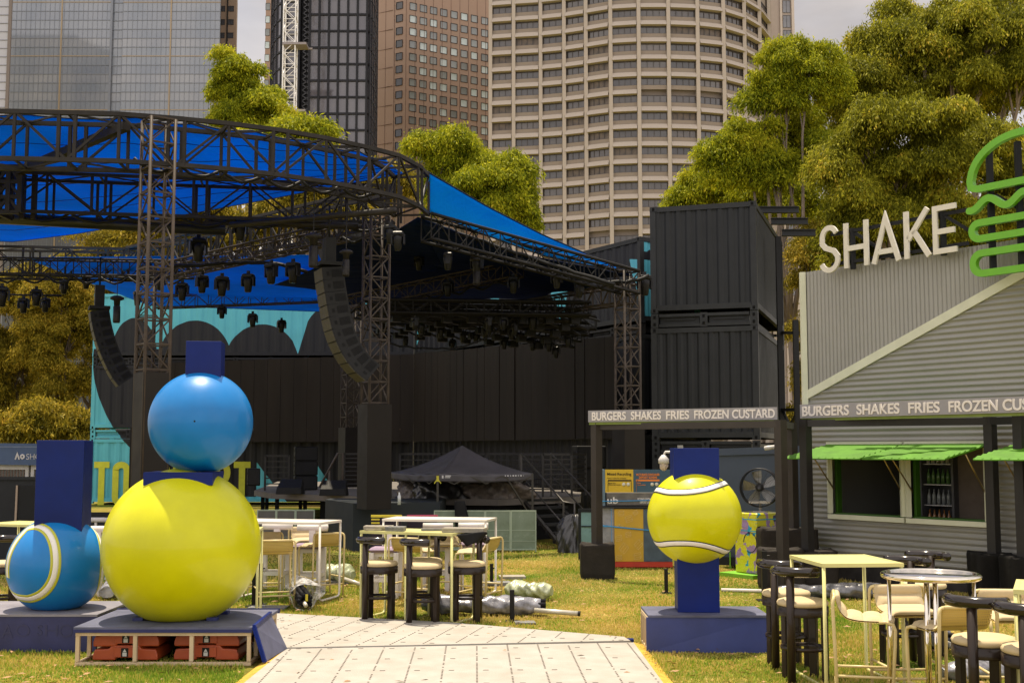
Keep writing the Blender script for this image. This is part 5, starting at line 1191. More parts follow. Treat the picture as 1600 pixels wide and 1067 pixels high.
def shed():
    t = T('food_shed', 'grey corrugated metal food shed with a white diagonal trim and two serving hatches', 'kiosk', tuple(W(U0+3.3, 0, -1.5)), 0)
    gm = mat('shed_grey', (.285, .28, .255), .45, .3, var=.06, vscale=1.2, bump=.03); tm = mat('shed_trim', (.60, .61, .47), .5, var=.06, vscale=4)
    # upper cladding, vertical sine ribs
    pitch = .075; n = int((UE-U0)/pitch*6); vs = []; UT = min(UE, du_(ZTOP-.02))
    m = MB(); k = 0
    for i in range(n+1):
        u = U0+(UT-U0)*i/n; d = .008*math.sin(2*math.pi*u/pitch); vs += [W(u, min(dz_(u), ZTOP), d), W(u, ZTOP, d)]; k += 1
    m.add(vs, [(2*i, 2*i+2, 2*i+3, 2*i+1) for i in range(k-1)], True); m.build('upper_cladding', gm, t)
    # lower cladding, horizontal ribs, with the hatch openings left out
    z0 = .34; ub = [(wu(1299, 750), wu(1413, 750)), (wu(1421, 750), wu(1545, 750)), (wu(1590, 750)+.05, wu(1590, 750)+1.4)]; zb, zt_ = wz(1299, 806), wz(1299, 694)
    global UB, ZB, ZT_; UB, ZB, ZT_ = ub, zb, zt_
    m = MB(); p2 = .086; nz_ = int((ZTOP-z0)/p2*6); zs = [z0+(ZTOP-z0)*i/nz_ for i in range(nz_+1)]
    for a, b in zip(zs[:-1], zs[1:]):
        da, db = .0095*math.sin(2*math.pi*a/p2), .0095*math.sin(2*math.pi*b/p2); sa, sb = max(U0, du_(a)), max(U0, du_(b))
        if sa >= UE: break
        if a >= zb and b <= zt_: segs = [(sa, ub[0][0]), (ub[0][1], ub[1][0]), (ub[1][1], ub[2][0]), (ub[2][1], UE)]
        else: segs = [(sa, UE)]
        for s, e in segs:
            s2 = s if s > U0+.001 and s != sa else sb
            if s != sa: s2 = s
            m.add([W(s, a, da), W(e, a, da), W(e, b, db), W(s2, b, db)], [(0, 1, 2, 3)], True)
    m.build('lower_cladding', gm, t)
    # side and rear, roof
    m = MB(); th = 3.2
    m.add([W(U0, 0, 0), W(U0, 0, -th), W(U0, ZTOP, -th), W(U0, ZTOP, 0)], [(0, 1, 2, 3)]); m.add([W(UE, 0, 0), W(UE, 0, -th), W(UE, ZTOP, -th), W(UE, ZTOP, 0)], [(3, 2, 1, 0)]); m.add([W(U0, 0, -th), W(UE, 0, -th), W(UE, ZTOP, -th), W(U0, ZTOP, -th)], [(0, 1, 2, 3)])
    m.add([W(U0, 2.9, -.05), W(UE, 2.9, -.05), W(UE, 2.9, -th), W(U0, 2.9, -th)], [(0, 1, 2, 3)])
    m.build('side_wall', gm, t, solid=.02)
    m = MB(); m.bar(W(U0-.03, z0, .03), W(U0-.03, ZTOP, .03), .085); m.build('corner_trim', tm, t)
    m = MB(); a, b = W(U0, dz_(U0), .03), W(UT, dz_(UT), .03); d = (b-a).normalized(); up = Vector((0, 0, 1)); nn = (up-d*up.dot(d)).normalized()*.065
    m.poly([a-nn, b-nn, b+nn, a+nn], .028, WN); m.build('diagonal_trim', tm, t)
    # dark skirt
    m = MB(); m.poly([W(U0, 0, -.08), W(UE, 0, -.08), W(UE, z0, -.08), W(U0, z0, -.08)], .05, WN); m.build('skirt', mat('shed_skirt', (.05, .045, .042), .8, var=.5, vscale=3, bump=.3, bscale=4), t)
    # window frames
    for a, b in ub:
        f = MB(); w_ = .055
        for (p, q) in ((W(a-w_/2, zb, .04), W(b+w_/2, zb, .04)), (W(a-w_/2, zt_, .04), W(b+w_/2, zt_, .04))): f.tube([p, q], .05, 4, smooth=False)
        for u in (a, b): f.tube([W(u, zb+.05, .04), W(u, zt_-.05, .04)], .05, 4, smooth=False)
        fo = f.build('hatch_frame', tm, t)
        g_ = MB(); w2 = .10
        g_.poly([W(a+.03, zb+.01, -.02), W(b-.03, zb+.01, -.02), W(b-.03, zb+.06, -.02), W(a+.03, zb+.06, -.02)], .16, WN)
        g_.poly([W(a+.03, zb+.062, -.05), W(a+.075, zb+.062, -.05), W(a+.075, zt_-.04, -.05), W(a+.03, zt_-.04, -.05)], .10, WN)
        g_.build('sill', mat('hatch_green', (.035, .11, .006), .5), fo)  # jamb and sill green darkened, shade of the opening put into the colour
        # opened slatted awning flap
        sm = MB(); ns = 8; ow = .98; zF = wz(1237, 713, .95)
        A0, A1 = W(a-.02, zt_+.0, .07), W(b+.04, zt_+.0, .07); drop = (zt_-zF)
        for i in range(ns):
            f0 = (i+.02)/ns; f1 = (i+.90)/ns
            P0, P1 = A0+WN*(ow*f0)+Vector((0, 0, -drop*f0)), A1+WN*(ow*f0)+Vector((0, 0, -drop*f0)); Q0, Q1 = A0+WN*(ow*f1)+Vector((0, 0, -drop*f1-.030)), A1+WN*(ow*f1)+Vector((0, 0, -drop*f1-.030))
            sm.poly([P0, P1, Q1, Q0], .014, (0, 0, 1))
        for e in np.linspace(0, 1, 12):
            p = A0.lerp(A1, float(e)); sm.bar(p+Vector((0, 0, -.03)), p+WN*ow*.97+Vector((0, 0, -drop*.97-.03)), .022)
        fl = sm.build('awning_flap', mat('awning_green', (.065, .20, .005), .55, var=.25, vscale=3, spec=.3), t)
        st = MB()
        for e in (.05, .97):
            p = A0.lerp(A1, e); st.tube([p+WN*.45+Vector((0, 0, -drop*.5-.05)), W(a+(b-a)*e, zb+.42, .02)], .012, 6)
        st.build('gas_strut', mat('strut_brass', (.35, .26, .12), .35, .8), fl)
        del g_
    # interior
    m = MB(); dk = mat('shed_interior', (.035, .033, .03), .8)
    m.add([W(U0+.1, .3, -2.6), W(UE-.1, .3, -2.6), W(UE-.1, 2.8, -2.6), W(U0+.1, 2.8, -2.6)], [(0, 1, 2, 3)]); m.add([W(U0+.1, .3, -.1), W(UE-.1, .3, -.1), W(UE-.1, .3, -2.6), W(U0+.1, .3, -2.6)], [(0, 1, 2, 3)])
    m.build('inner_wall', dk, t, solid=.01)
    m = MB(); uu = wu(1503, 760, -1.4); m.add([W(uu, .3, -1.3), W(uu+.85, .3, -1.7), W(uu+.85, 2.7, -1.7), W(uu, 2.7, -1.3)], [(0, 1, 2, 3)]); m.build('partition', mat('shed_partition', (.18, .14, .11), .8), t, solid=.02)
    m = MB(); m.poly([W(U0+.3, zb-.02, -.75), W(UE-.3, zb-.02, -.75), W(UE-.3, zb-.02, -.1), W(U0+.3, zb-.02, -.1)], .03, (0, 0, 1)); m.build('counter', mat('steel_counter', (.25, .25, .25), .3, .8), t)
shed()
def fridge():
    u = wu(1440, 770, -1.15); t = T('drinks_fridge', 'glass door drinks fridge with rows of bottles inside the right hatch', 'fridge', tuple(W(u+.3, .3, -1.3))); m = MB(); rz = math.atan2(WU.y, WU.x)
    c = W(u+.26, 1.22, -1.42)
    for du, w_ in ((-.29, .04), (.29, .04)): m.box(c+WU*du, (w_, .5, 1.8), rz=rz)
    m.box(c-WN*.24, (.6, .03, 1.8), rz=rz); m.box(c+Vector((0, 0, .85)), (.6, .5, .14), rz=rz); m.box(c-Vector((0, 0, .85)), (.6, .5, .14), rz=rz)
    m.build('cabinet', mat('fridge_body', (.08, .08, .085), .4), t); s = MB()
    for k in range(5): s.box(c+Vector((0, 0, -.7+k*.32)), (.54, .4, .015), rz=rz)
    s.build('shelf', mat('fridge_shelf', (.5, .5, .5), .4, .6), t)
    cols = [(.30, .11, .02), (.35, .14, .03), (.28, .30, .30), (.10, .20, .06), (.5, .5, .48)]
    for k in range(5):
        mm = mat('bottle_%d' % k, cols[k], .15, spec=.8)
        for j in range(6):
            b = MB(); p = c+WU*(-.22+.088*j)+WN*.13+Vector((0, 0, -.69+k*.32)); b.lathe(p, [(.032, 0), (.032, .14), (.012, .19), (.012, .24)], 8); o = b.build('bottle', mm); tag(o, '%s bottle from the left on the %s shelf of the drinks fridge' % (['first', 'second', 'third', 'fourth', 'fifth', 'sixth'][j], ['lowest', 'second lowest', 'middle', 'second highest', 'top'][k]), 'bottle', 'bottles in the drinks fridge')
fridge()

# --- SHAKE letters and the burger outline on the roof edge
def roof_sign():
    off = .22; cream = mat('letter_cream', (.66, .62, .53), .45, var=.05, vscale=8); bk = mat('sign_frame', (.012, .013, .015), .5)
    t = T('roof_sign', 'row of big cream letters reading SHAKE on a black frame along the shed roof', 'sign', tuple(W(wu(1290, 400, off), ZTOP, off)))
    lay = [('S', 1281, 1313, 343, 421), ('H', 1320, 1358, 335, 415), ('A', 1363, 1408, 329, 411), ('K', 1414, 1454, 322, 405), ('E', 1459, 1496, 315, 400)]
    for ch, p0, p1, y0, y1 in lay:
        u0, u1 = wu(p0, (y0+y1)/2, off), wu(p1, (y0+y1)/2, off); zb, zt_ = wz(p0, y1, off), wz(p0+3, y0, off); zb, zt_ = ZTOP-.085+(u0*.0), ZTOP+.62
        if ch == 'S': zb -= .03; zt_ = ZTOP+.64
        w_ = u1-u0; h = zt_-zb; s = .080; m = MB(); f = lambda pts, **k: stroke(m, pts, s, .034, W(u0, zb, off), WU, (0, 0, 1), WN, **k); a, b = s/2, w_-s/2
        if ch == 'H': f([(a, 0), (a, h)]); f([(b, 0), (b, h)]); f([(s, h*.43), (w_-s, h*.43)])
        if ch == 'E': f([(a, 0), (a, h)]); f([(s, s/2), (w_, s/2)]); f([(s, h*.46), (w_*.92, h*.46)]); f([(s, h-s/2), (w_, h-s/2)])
        if ch == 'A': f([(a*.9, 0), (w_/2, h-.03), (w_-a*.9, 0)]); f([(w_*.25, h*.24), (w_*.75, h*.24)])
        if ch == 'K': f([(a, 0), (a, h)]); f([(s*.9, h*.40), (w_*.93, h)]); f([(w_*.38, h*.56), (w_*.96, 0)])
        if ch == 'S':
            r = w_*.40; cx = w_*.52
            f(arc(cx, h-r*1.0-s/2, w_*.36, r*1.0, 25, 180, 12)+[(cx-w_*.36, h*.62), (cx-w_*.20, h*.53), (cx+w_*.20, h*.45), (cx+w_*.38, h*.33)]+arc(cx-w_*.02, r+s/2, w_*.40, r, 10, -160, 12))
        m.build('letter', cream, t)
    m = MB(); ua, ub = wu(1300, 400, off-.04), wu(1512, 380, off-.04)
    for z in (ZTOP+.02, ZTOP+.50): m.bar(W(ua, z, off-.05), W(ub, z, off-.05), .05)
    for px in (1329, 1471): q = wu(px, 380, off); m.bar(W(q, ZTOP-.1, off-.05), W(q, ZTOP+.54, off-.05), .07)
    for px in (1330, 1473): q = wu(px, 380, off); m.bar(W(q, ZTOP+.48, off-.06), W(q+.62, ZTOP-.02, off-.3), .05)
    m.build('support_frame', bk, t)
    # burger outline
    g = mat('sign_green', (.13, .40, .010), .4, var=.05); off = .34; s = .096
    t = T('burger_sign', 'large lime green outline burger sign on black posts above the shed roof', 'sign', tuple(W(wu(1560, 300, off), ZTOP-.3, off)))
    O = W(wu(1517, 330, off), 0, off); uu = lambda px, py: wu(px, py, off)-wu(1517, 330, off); z_ = lambda px, py: wz(px, py, off); wid = 2*(wu(1600, 300, off)-wu(1517, 330, off))*1.02
    def S(name, pts, **k): m = MB(); stroke(m, pts, s, .08, O, WU, (0, 0, 1), WN, **k); m.build(name, g, t)
    zb0, zt0 = z_(1560, 291), z_(1598, 207); h = zt0-zb0; w = wid
    S('bun_top', [(.16, zb0)]+[(.06, zb0+.03), (.045, zb0+.12)]+arc(w/2, zb0+.10, w/2-.05, h-.10, 172, 8, 24)+[(w-.045, zb0+.12), (w-.06, zb0+.03), (w-.16, zb0)], closed=True)
    zl = z_(1560, 316); S('lettuce', [(.02+i*(w-.04)/48, zl+.07*math.sin(-1.9+i/48*6*math.pi+0.) + .0) for i in range(49)], caps=True)
    def slot(name, pyt, pyb):
        za, zb = z_(1560, pyb), z_(1560, pyt); r = (za-zb)/2; r = abs(r); c = (za+zb)/2
        S(name, arc(r+.05, c, r, r, 90, 270, 10)+arc(w-r-.05, c, r, r, -90, 90, 10), closed=True)
    slot('patty', 345, 370); slot('bun_base', 393, 425)
    m = MB()
    for px in (1545, 1590, 1640): q = wu(px, 300, off); m.bar(W(q, ZTOP-.5, off-.04), W(q, zt0-.1, off-.04), .075)
    q = wu(1553, 300, off); m.bar(W(q, ZTOP+.60, off-.05), W(q+.8, ZTOP-.05, off-.35), .05); m.build('post', bk, t)
roof_sign()

# --- pergola frames with the menu boards
bl = mat('pergola_dark', (.038, .030, .024), .5, .2, var=.2, vscale=2); bl2 = mat('pergola_black', (.016, .014, .013), .5, .2)
board_m = mat('board_grey', (.27, .26, .27), .5, var=.06, vscale=2); word_m = mat('board_letter', (.72, .67, .62), .5, var=.04)
def menu(label, A, Bp, zb, h, words):
    u = (Bp-A).normalized(); n = Vector((u.y, -u.x, 0)); t = T('menu_board', label, 'sign', (A.x, A.y, zb), 0, 'menu boards on the pergola beams')
    m = MB(); m.poly([A+Vector((0, 0, zb)), Bp+Vector((0, 0, zb)), Bp+Vector((0, 0, zb+h)), A+Vector((0, 0, zb+h))], .03, n); m.build('board', board_m, t)
    m = MB(); m.bar(A-n*.05+Vector((0, 0, zb-.02)), Bp-n*.05+Vector((0, 0, zb-.02)), .04); m.build('lower_rail', mat('board_rail_green', (.16, .22, .03), .5), t)
    for txt, s0, s1 in words:
        text_part('lettering', txt, word_m, t, A+u*s0+n*.004+Vector((0, 0, zb+h*.14)), u, (0, 0, 1), h*.72, s1-s0, bold=.022, depth=.012)
def post(name, label, p, zt, wd, m_, cat='post'):
    m = MB(); m.box((p.x, p.y, zt/2), (wd, wd, zt), rz=math.atan2(WU.y, WU.x)); return m
def weight(label, p, w_, d_, h, m_=None, rz=0., group='dark fabric covered weights at the feet of the pergola posts'):
    m = MB(); rng = random.Random(int(p.x*100)); n = 10
    def fn(u, v):
        a = 2*math.pi*u; c, s_ = math.cos(a), math.sin(a); e = .22; x = (abs(c)**e)*(1 if c > 0 else -1)*w_/2; y = (abs(s_)**e)*(1 if s_ > 0 else -1)*d_/2
        if v < .85: z = h*v/.85; k = 1.0+.012*math.sin(a*3+v*7)
        else: z = h+.012*math.sin(9*a); k = 1-(v-.85)/.15
        if v < .1: k *= .96
        z = z if v < .85 else h+.018*math.sin(a*4)*(1-(v-.85)/.15)
        return (x*k, y*k, z)
    m.grid(fn, 48, 20)
    R = Matrix.Translation((p.x, p.y, 0)) @ Matrix.Rotation(rz, 4, 'Z'); m.v = [tuple(R @ Vector(v)) for v in m.v]
    o = m.build('post_weight', m_ or mat('weight_fabric', (.035, .028, .022), .75, var=.25, vscale=5, bump=.6, bscale=9)); tag(o, label, 'weight', group); return o
MA, MBp = Vector((P(919, 650, 19.5).x, 19.5, 0)), Vector((P(1214, 645, 17.9).x, 17.9, 0)); L1 = (MBp-MA).length
def wordpos(A, Bp, spans, zmid):
    u = (Bp-A).normalized(); out_ = []
    for txt, a, b in spans:
        r = []
        for px in (a, b):
            q = ray(px, 650); k = q.x/q.y; r.append((k*A.y-A.x)/(u.x-k*u.y))
        out_.append((txt, r[0], r[1]))
    return out_
zb1 = P(919, 659.5, 19.5).z; menu('grey menu board with cream words, the left one in front of the black containers', MA, MBp, zb1, P(919, 641.5, 19.5).z-zb1, wordpos(MA, MBp, [('BURGERS', 925, 978), ('SHAKES', 986, 1033), ('FRIES', 1041, 1077), ('FROZEN CUSTARD', 1085, 1211)], 0))
NA, NB = Vector((P(1250, 645, 18.2).x, 18.2, 0)), Vector((P(1600, 630, 15.4).x, 15.4, 0)); NBx = NA+(NB-NA)*1.55
zb2 = P(1250, 653.5, 18.2).z; menu('grey menu board with cream words, the right one along the front of the shed', NA, NBx, zb2, P(1250, 632, 18.2).z-zb2, wordpos(NA, NBx, [('BURGERS', 1254, 1327), ('SHAKES', 1339, 1406), ('FRIES', 1420, 1469), ('FROZEN CUSTARD', 1483, 1668)], 0))
def pergola(label, posts, ztop, beams, m_):
    t = T('pergola', label, 'pergola', (posts[0].x, posts[0].y, 0), 0, 'dark pergola frames by the shed')
    for p, wd in [(q, .13) for q in posts]: post('', '', p, ztop, wd, m_).build('post', m_, t)
    m = MB()
    for a, b in beams: m.bar(a, b, .10)
    m.build('beam', m_, t)
zz = zb1-.05
pp = [G(932, 895), Vector((P(1220, 700, 17.75).x, 17.75, 0)), Vector((P(1237, 700, 19.3).x, 19.3, 0))]
pp[0] = Vector((P(932, 700, 19.55).x, 19.55, 0)); V_ = Vector((0, 0, 1))
pergola('dark pergola frame carrying the left menu board, open to the lawn', pp, zb1-.01, [(pp[1]+V_*(zb1-.07), pp[2]+V_*(zb1-.07)), (pp[0]+V_*(zb1-.07)+Vector((.07, 0, 0)), pp[1]+V_*(zb1-.07))], bl)
qq = [Vector((P(1259, 700, 18.0).x, 18.0, 0)), Vector((P(1548, 700, 16.75).x, 16.75, 0)), Vector((P(1594, 700, 16.2).x, 16.2, 0))]
pergola('dark pergola frame standing along the shed under the right menu board', qq, zb2-.02, [(qq[0]+V_*(zb2-.08), qq[1]+V_*(zb2-.08)), (qq[1]+V_*(zb2-.08), qq[2]+V_*(zb2-.08))], bl2)
weight('brown fabric covered weight on the open lawn under the left pergola post', pp[0], .54, .45, .54)
weight('dark weight bag under the right post of the left menu board', pp[1]+Vector((.02, .25, 0)), .62, .5, .58)
weight('dark weight bag behind the post, between the blue box and the shed corner', pp[2]+Vector((-.1, 0, 0)), .9, .5, .80)
weight('dark weight bag under the yellow table, at the left corner of the shed', qq[0]+Vector((.12, .15, 0)), .62, .5, .55)
weight('black square weight bag at the foot of the post right of the hatches', qq[1]+Vector((-.03, .1, 0)), .50, .45, .62, mat('weight_black', (.012, .011, .010), .8, bump=.4, bscale=10))
weight('black square weight bag cut off by the right edge of the photograph', qq[2]+Vector((.02, .1, 0)), .50, .45, .62, MATS['weight_black'])

# --- dark blue site box with cameras
def site_box():
    t = T('site_box', 'dark blue grey metal site box behind the right tennis ball', 'site box', (3.9, 22, 0)); c = mat('site_blue', (.038, .055, .085), .5, var=.12, vscale=1.2)
    a, b = P(1122, 700, 21.3), P(1256, 700, 20.4); zt = P(1130, 701, 21.3).z; u = Vector((b.x-a.x, b.y-a.y, 0)); L = u.length; u.normalize(); n = Vector((-u.y, u.x, 0)); A = Vector((a.x, a.y, 0))
    m = MB(); m.poly([A+V_*(zt-.1), A+u*L+V_*(zt-.06), A+u*L+n*2.2+V_*(zt-.06), A+n*2.2+V_*(zt-.1)], zt-.2, (0, 0, 1)); m.build('body', c, t)
    m = MB(); m.poly([A-n*.05-u*.04+V_*(zt+.0), A+u*(L+.04)-n*.05+V_*(zt+.05), A+u*(L+.04)+n*2.25+V_*(zt+.05), A+n*2.25-u*.04+V_*(zt+.0)], .12, (0, 0, 1)); m.build('roof', c, t)
    m = MB(); m.box(A+u*L/2-n*.02+V_*.12, (L, .06, .14), rz=math.atan2(u.y, u.x)); m.build('base_rail', mat('site_rail', (.02, .022, .026), .6), t)
site_box()
white = mat('camera_white', (.62, .60, .58), .4, var=.04)
def cctv():
    p = Vector((P(1063, 700, 20).x, 20.0, 0)); t = T('camera_pole', 'white dome camera wrapped in plastic on an arm behind the right ball post', 'security camera', tuple(p))
    m = MB(); m.box((p.x, p.y, 1.05), (.08, .08, 2.1)); m.build('pole', mat('pole_grey', (.3, .3, .3), .5), t)
    c = P(1037, 722, 20.); m = MB(); m.tube([p+V_*(P(1037, 706, 20).z), Vector((c.x+.03, 20, P(1037, 706, 20).z)), Vector((c.x, 20, P(1037, 712, 20).z))], .022, 8); m.build('arm', white, t)
    m = MB(); z = P(1037, 724, 20).z; m.lathe((c.x, 20, z), [(.088, 0), (.088, .07), (.05, .12), (.03, .14)], 20); m.build('housing', white, t)
    m = MB(); m.grid(lambda u, v: (c.x+(.07+.012*math.sin(13*u)+.008*math.sin(9*v+30*u))*math.cos(6.2832*u)*math.cos(v*1.45), 20+.07*math.sin(6.2832*u)*math.cos(v*1.45), z-.11*math.sin(v*1.45)-.012*math.sin(u*25)), 24, 10); m.build('plastic_wrap', mat('wrap_clear', (.60, .50, .46), .3, spec=.8, var=.3, vscale=30), t)
cctv()
def bullet():
    c = P(1208, 702, 19.4); t = T('security_camera', 'small white bullet camera on the roof edge of the dark blue site box', 'security camera', tuple(c)); m = MB()
    m.tube([c+Vector((-.14, -.08, .02)), c+Vector((.04, .02, .04))], .035, 12); m.build('barrel', white, t); m = MB(); m.tube([c+Vector((.04, .02, .03)), c+Vector((.09, .05, 0)), c+Vector((.16, .08, .0))], .02, 8); m.build('bracket', white, t)
bullet()
# --- wrapped power cabinet with the drum fan
def fan_stand():
    Y = 19.9; c = P(1186, 880, Y); x0 = P(1156, 850, Y).x; x1 = P(1216, 850, Y).x; zt = P(1180, 800, Y).z
    t = T('wrapped_cabinet', 'cabinet wrapped in a yellow, lilac and blue abstract print under the black fan', 'cabinet', (c.x, Y, 0))
    m = bpy.data.materials.new('abstract_print'); m.use_nodes = True; nt_ = m.node_tree; b = nt_.nodes['Principled BSDF']; n = nt_.nodes.new; l = nt_.links.new; b.inputs['Roughness'].default_value = .28; b.inputs['Coat Weight'].default_value = .6
    tc_ = n('ShaderNodeTexCoord'); v1 = n('ShaderNodeTexVoronoi'); v1.inputs['Scale'].default_value = 8.5; v1.distance = 'CHEBYCHEV'; z1 = n('ShaderNodeTexNoise'); z1.inputs['Scale'].default_value = 5
    l(tc_.outputs['Object'], z1.inputs['Vector']); ad = n('ShaderNodeVectorMath'); ad.operation = 'ADD'; sc_ = n('ShaderNodeVectorMath'); sc_.operation = 'SCALE'; sc_.inputs['Scale'].default_value = .16; l(z1.outputs['Color'], sc_.inputs[0]); l(tc_.outputs['Object'], ad.inputs[0]); l(sc_.outputs[0], ad.inputs[1]); l(ad.outputs[0], v1.inputs['Vector'])
    sx = n('ShaderNodeSeparateColor'); l(v1.outputs['Color'], sx.inputs[0]); r = n('ShaderNodeValToRGB'); r.color_ramp.interpolation = 'CONSTANT'; e = r.color_ramp.elements; e[0].color = (.62, .60, .02, 1); e[1].position = .5; e[1].color = (.33, .22, .42, 1); k = e.new(.70); k.color = (.01, .30, .48, 1); k = e.new(.83); k.color = (.62, .60, .02, 1); k = e.new(.95); k.color = (.02, .03, .16, 1); l(sx.outputs[0], r.inputs['Fac']); l(r.outputs['Color'], b.inputs['Base Color'])
    z3 = n('ShaderNodeTexNoise'); z3.inputs['Scale'].default_value = 9; l(tc_.outputs['Object'], z3.inputs['Vector']); bp = n('ShaderNodeBump'); bp.inputs['Strength'].default_value = .5; bp.inputs['Distance'].default_value = .04; l(z3.outputs['Fac'], bp.inputs['Height']); l(bp.outputs['Normal'], b.inputs['Normal'])
    q = MB(); q.bbox((0, 0, .06+(zt-.06)/2), (.60, .48, zt-.06), .015); o = q.build('body', m, t, world=False)
    t.rotation_euler = (0, 0, .62)
    q = MB()
    for z in (zt*.9, zt*.72): q.box((0, 0, z), (.606, .486, .016))
    q.build('strap', mat('strap_cyan', (.02, .35, .5), .4), t, world=False)
    q = MB(); random.seed(5)
    for a, sgn in (((-.22, .1), 1), ((-.16, .1), 1), ((.04, .5), -1)):
        q.tube([Vector((a[0]+.08*math.cos(s_*.5)*sgn+.10*s_/12, -.246, a[1]+.26*math.sin(s_*.26))) for s_ in range(13)], .007, 5)
    q.tube([Vector((-.303, -.1+.14*math.cos(s_*.4), .55+.16*math.sin(s_*.4))) for s_ in range(14)], .007, 5)
    q.build('line_drawing', mat('ink_navy', (.02, .015, .08), .5), t, world=False)
    q = MB(); q.box((-.06, -.02, .03), (.92, .74, .06)); o = q.build('base_board', mat('base_green', (.16, .42, .02), .5)); o.parent = None; 
    o.location = (c.x, Y, 0); o.rotation_euler = (0, 0, .62)
    o.location = Vector((c.x-.06, Y-.02, 0)); tag(o, 'lime green base board under the abstract print cabinet', 'base board')
    q = MB(); p = G(1141, 888); q.box((p.x, p.y, .14), (.02, .02, .28)); q.box((p.x, p.y, .01), (.06, .06, .02)); o = q.build('stake', MATS['base_green']); tag(o, 'thin lime green stake standing at the left end of the green base board', 'stake')
    # fan
    f = T('drum_fan', 'large black drum fan on a white bracket standing on the wrapped cabinet', 'fan', (P(1188, 800, Y).x, Y, zt+.005), -.35); R = .30; cz = P(1188, 762, Y).z-zt; dk = mat('fan_black', (.014, .014, .015), .35, .4)
    m = MB(); prof = [(R, -.11), (R+.012, -.10), (R, -.085), (R, .085), (R+.012, .10), (R, .11)]; m.lathe((0, 0, cz), prof, 40, axis=(0, 1, 0), cap=False)
    for y in (-.10, -.03, .04, .10): m.tube([(math.cos(a)*(R+.008), y, cz+math.sin(a)*(R+.008)) for a in np.linspace(0, 2*math.pi, 40, endpoint=False)], .009, 6, closed=True)
    m.build('drum', dk, f, world=False)
    m = MB()
    for rr in np.linspace(.06, R-.01, 11): m.tube([(math.cos(a)*rr, -.11, cz+math.sin(a)*rr) for a in np.linspace(0, 2*math.pi, 36, endpoint=False)], .0022, 4, closed=True, smooth=False)
    for a in np.linspace(0, 2*math.pi, 12, endpoint=False): m.tube([(math.cos(a)*.05, -.112, cz+math.sin(a)*.05), (math.cos(a)*R, -.112, cz+math.sin(a)*R)], .003, 4, smooth=False)
    m.build('front_grille', dk, f, world=False)
    for k in range(5):
        a = k*2*math.pi/5+.5; m = MB(); vs = []
        for s_ in (0, 1):
            for rr, wd in ((.06, .035), (.16, .07), (.27, .085)):
                for sg in (-1, 1): vs.append((math.cos(a)*rr-math.sin(a)*wd*sg, -.02+.03*sg+s_*.006, cz+math.sin(a)*rr+math.cos(a)*wd*sg))
        m.add(vs, [(0, 1, 3, 2), (2, 3, 5, 4), (6, 8, 9, 7), (8, 10, 11, 9)]); m.build('blade', mat('fan_blade', (.30, .30, .29), .35, .5), f, world=False)
    m = MB(); m.lathe((0, 0, cz), [(.0, -.09), (.05, -.085), (.065, -.05), (.065, .08)], 20, axis=(0, 1, 0)); m.build('motor', mat('fan_motor', (.05, .05, .05), .3, .6), f, world=False)
    wm_ = mat('fan_bracket', (.5, .46, .42), .4, .3); m = MB(); m.box((0, 0, .155), (.34, .20, .035)); m.tube([(0, 0, 0), (0, 0, .14)], .022, 8); m.box((0, 0, .006), (.22, .18, .012)); m.tube([(-.15, 0, .17), (-.15, 0, .26)], .012, 6); m.tube([(.15, 0, .17), (.15, 0, .30)], .012, 6); m.build('stand', wm_, f, world=False)
fan_stand()

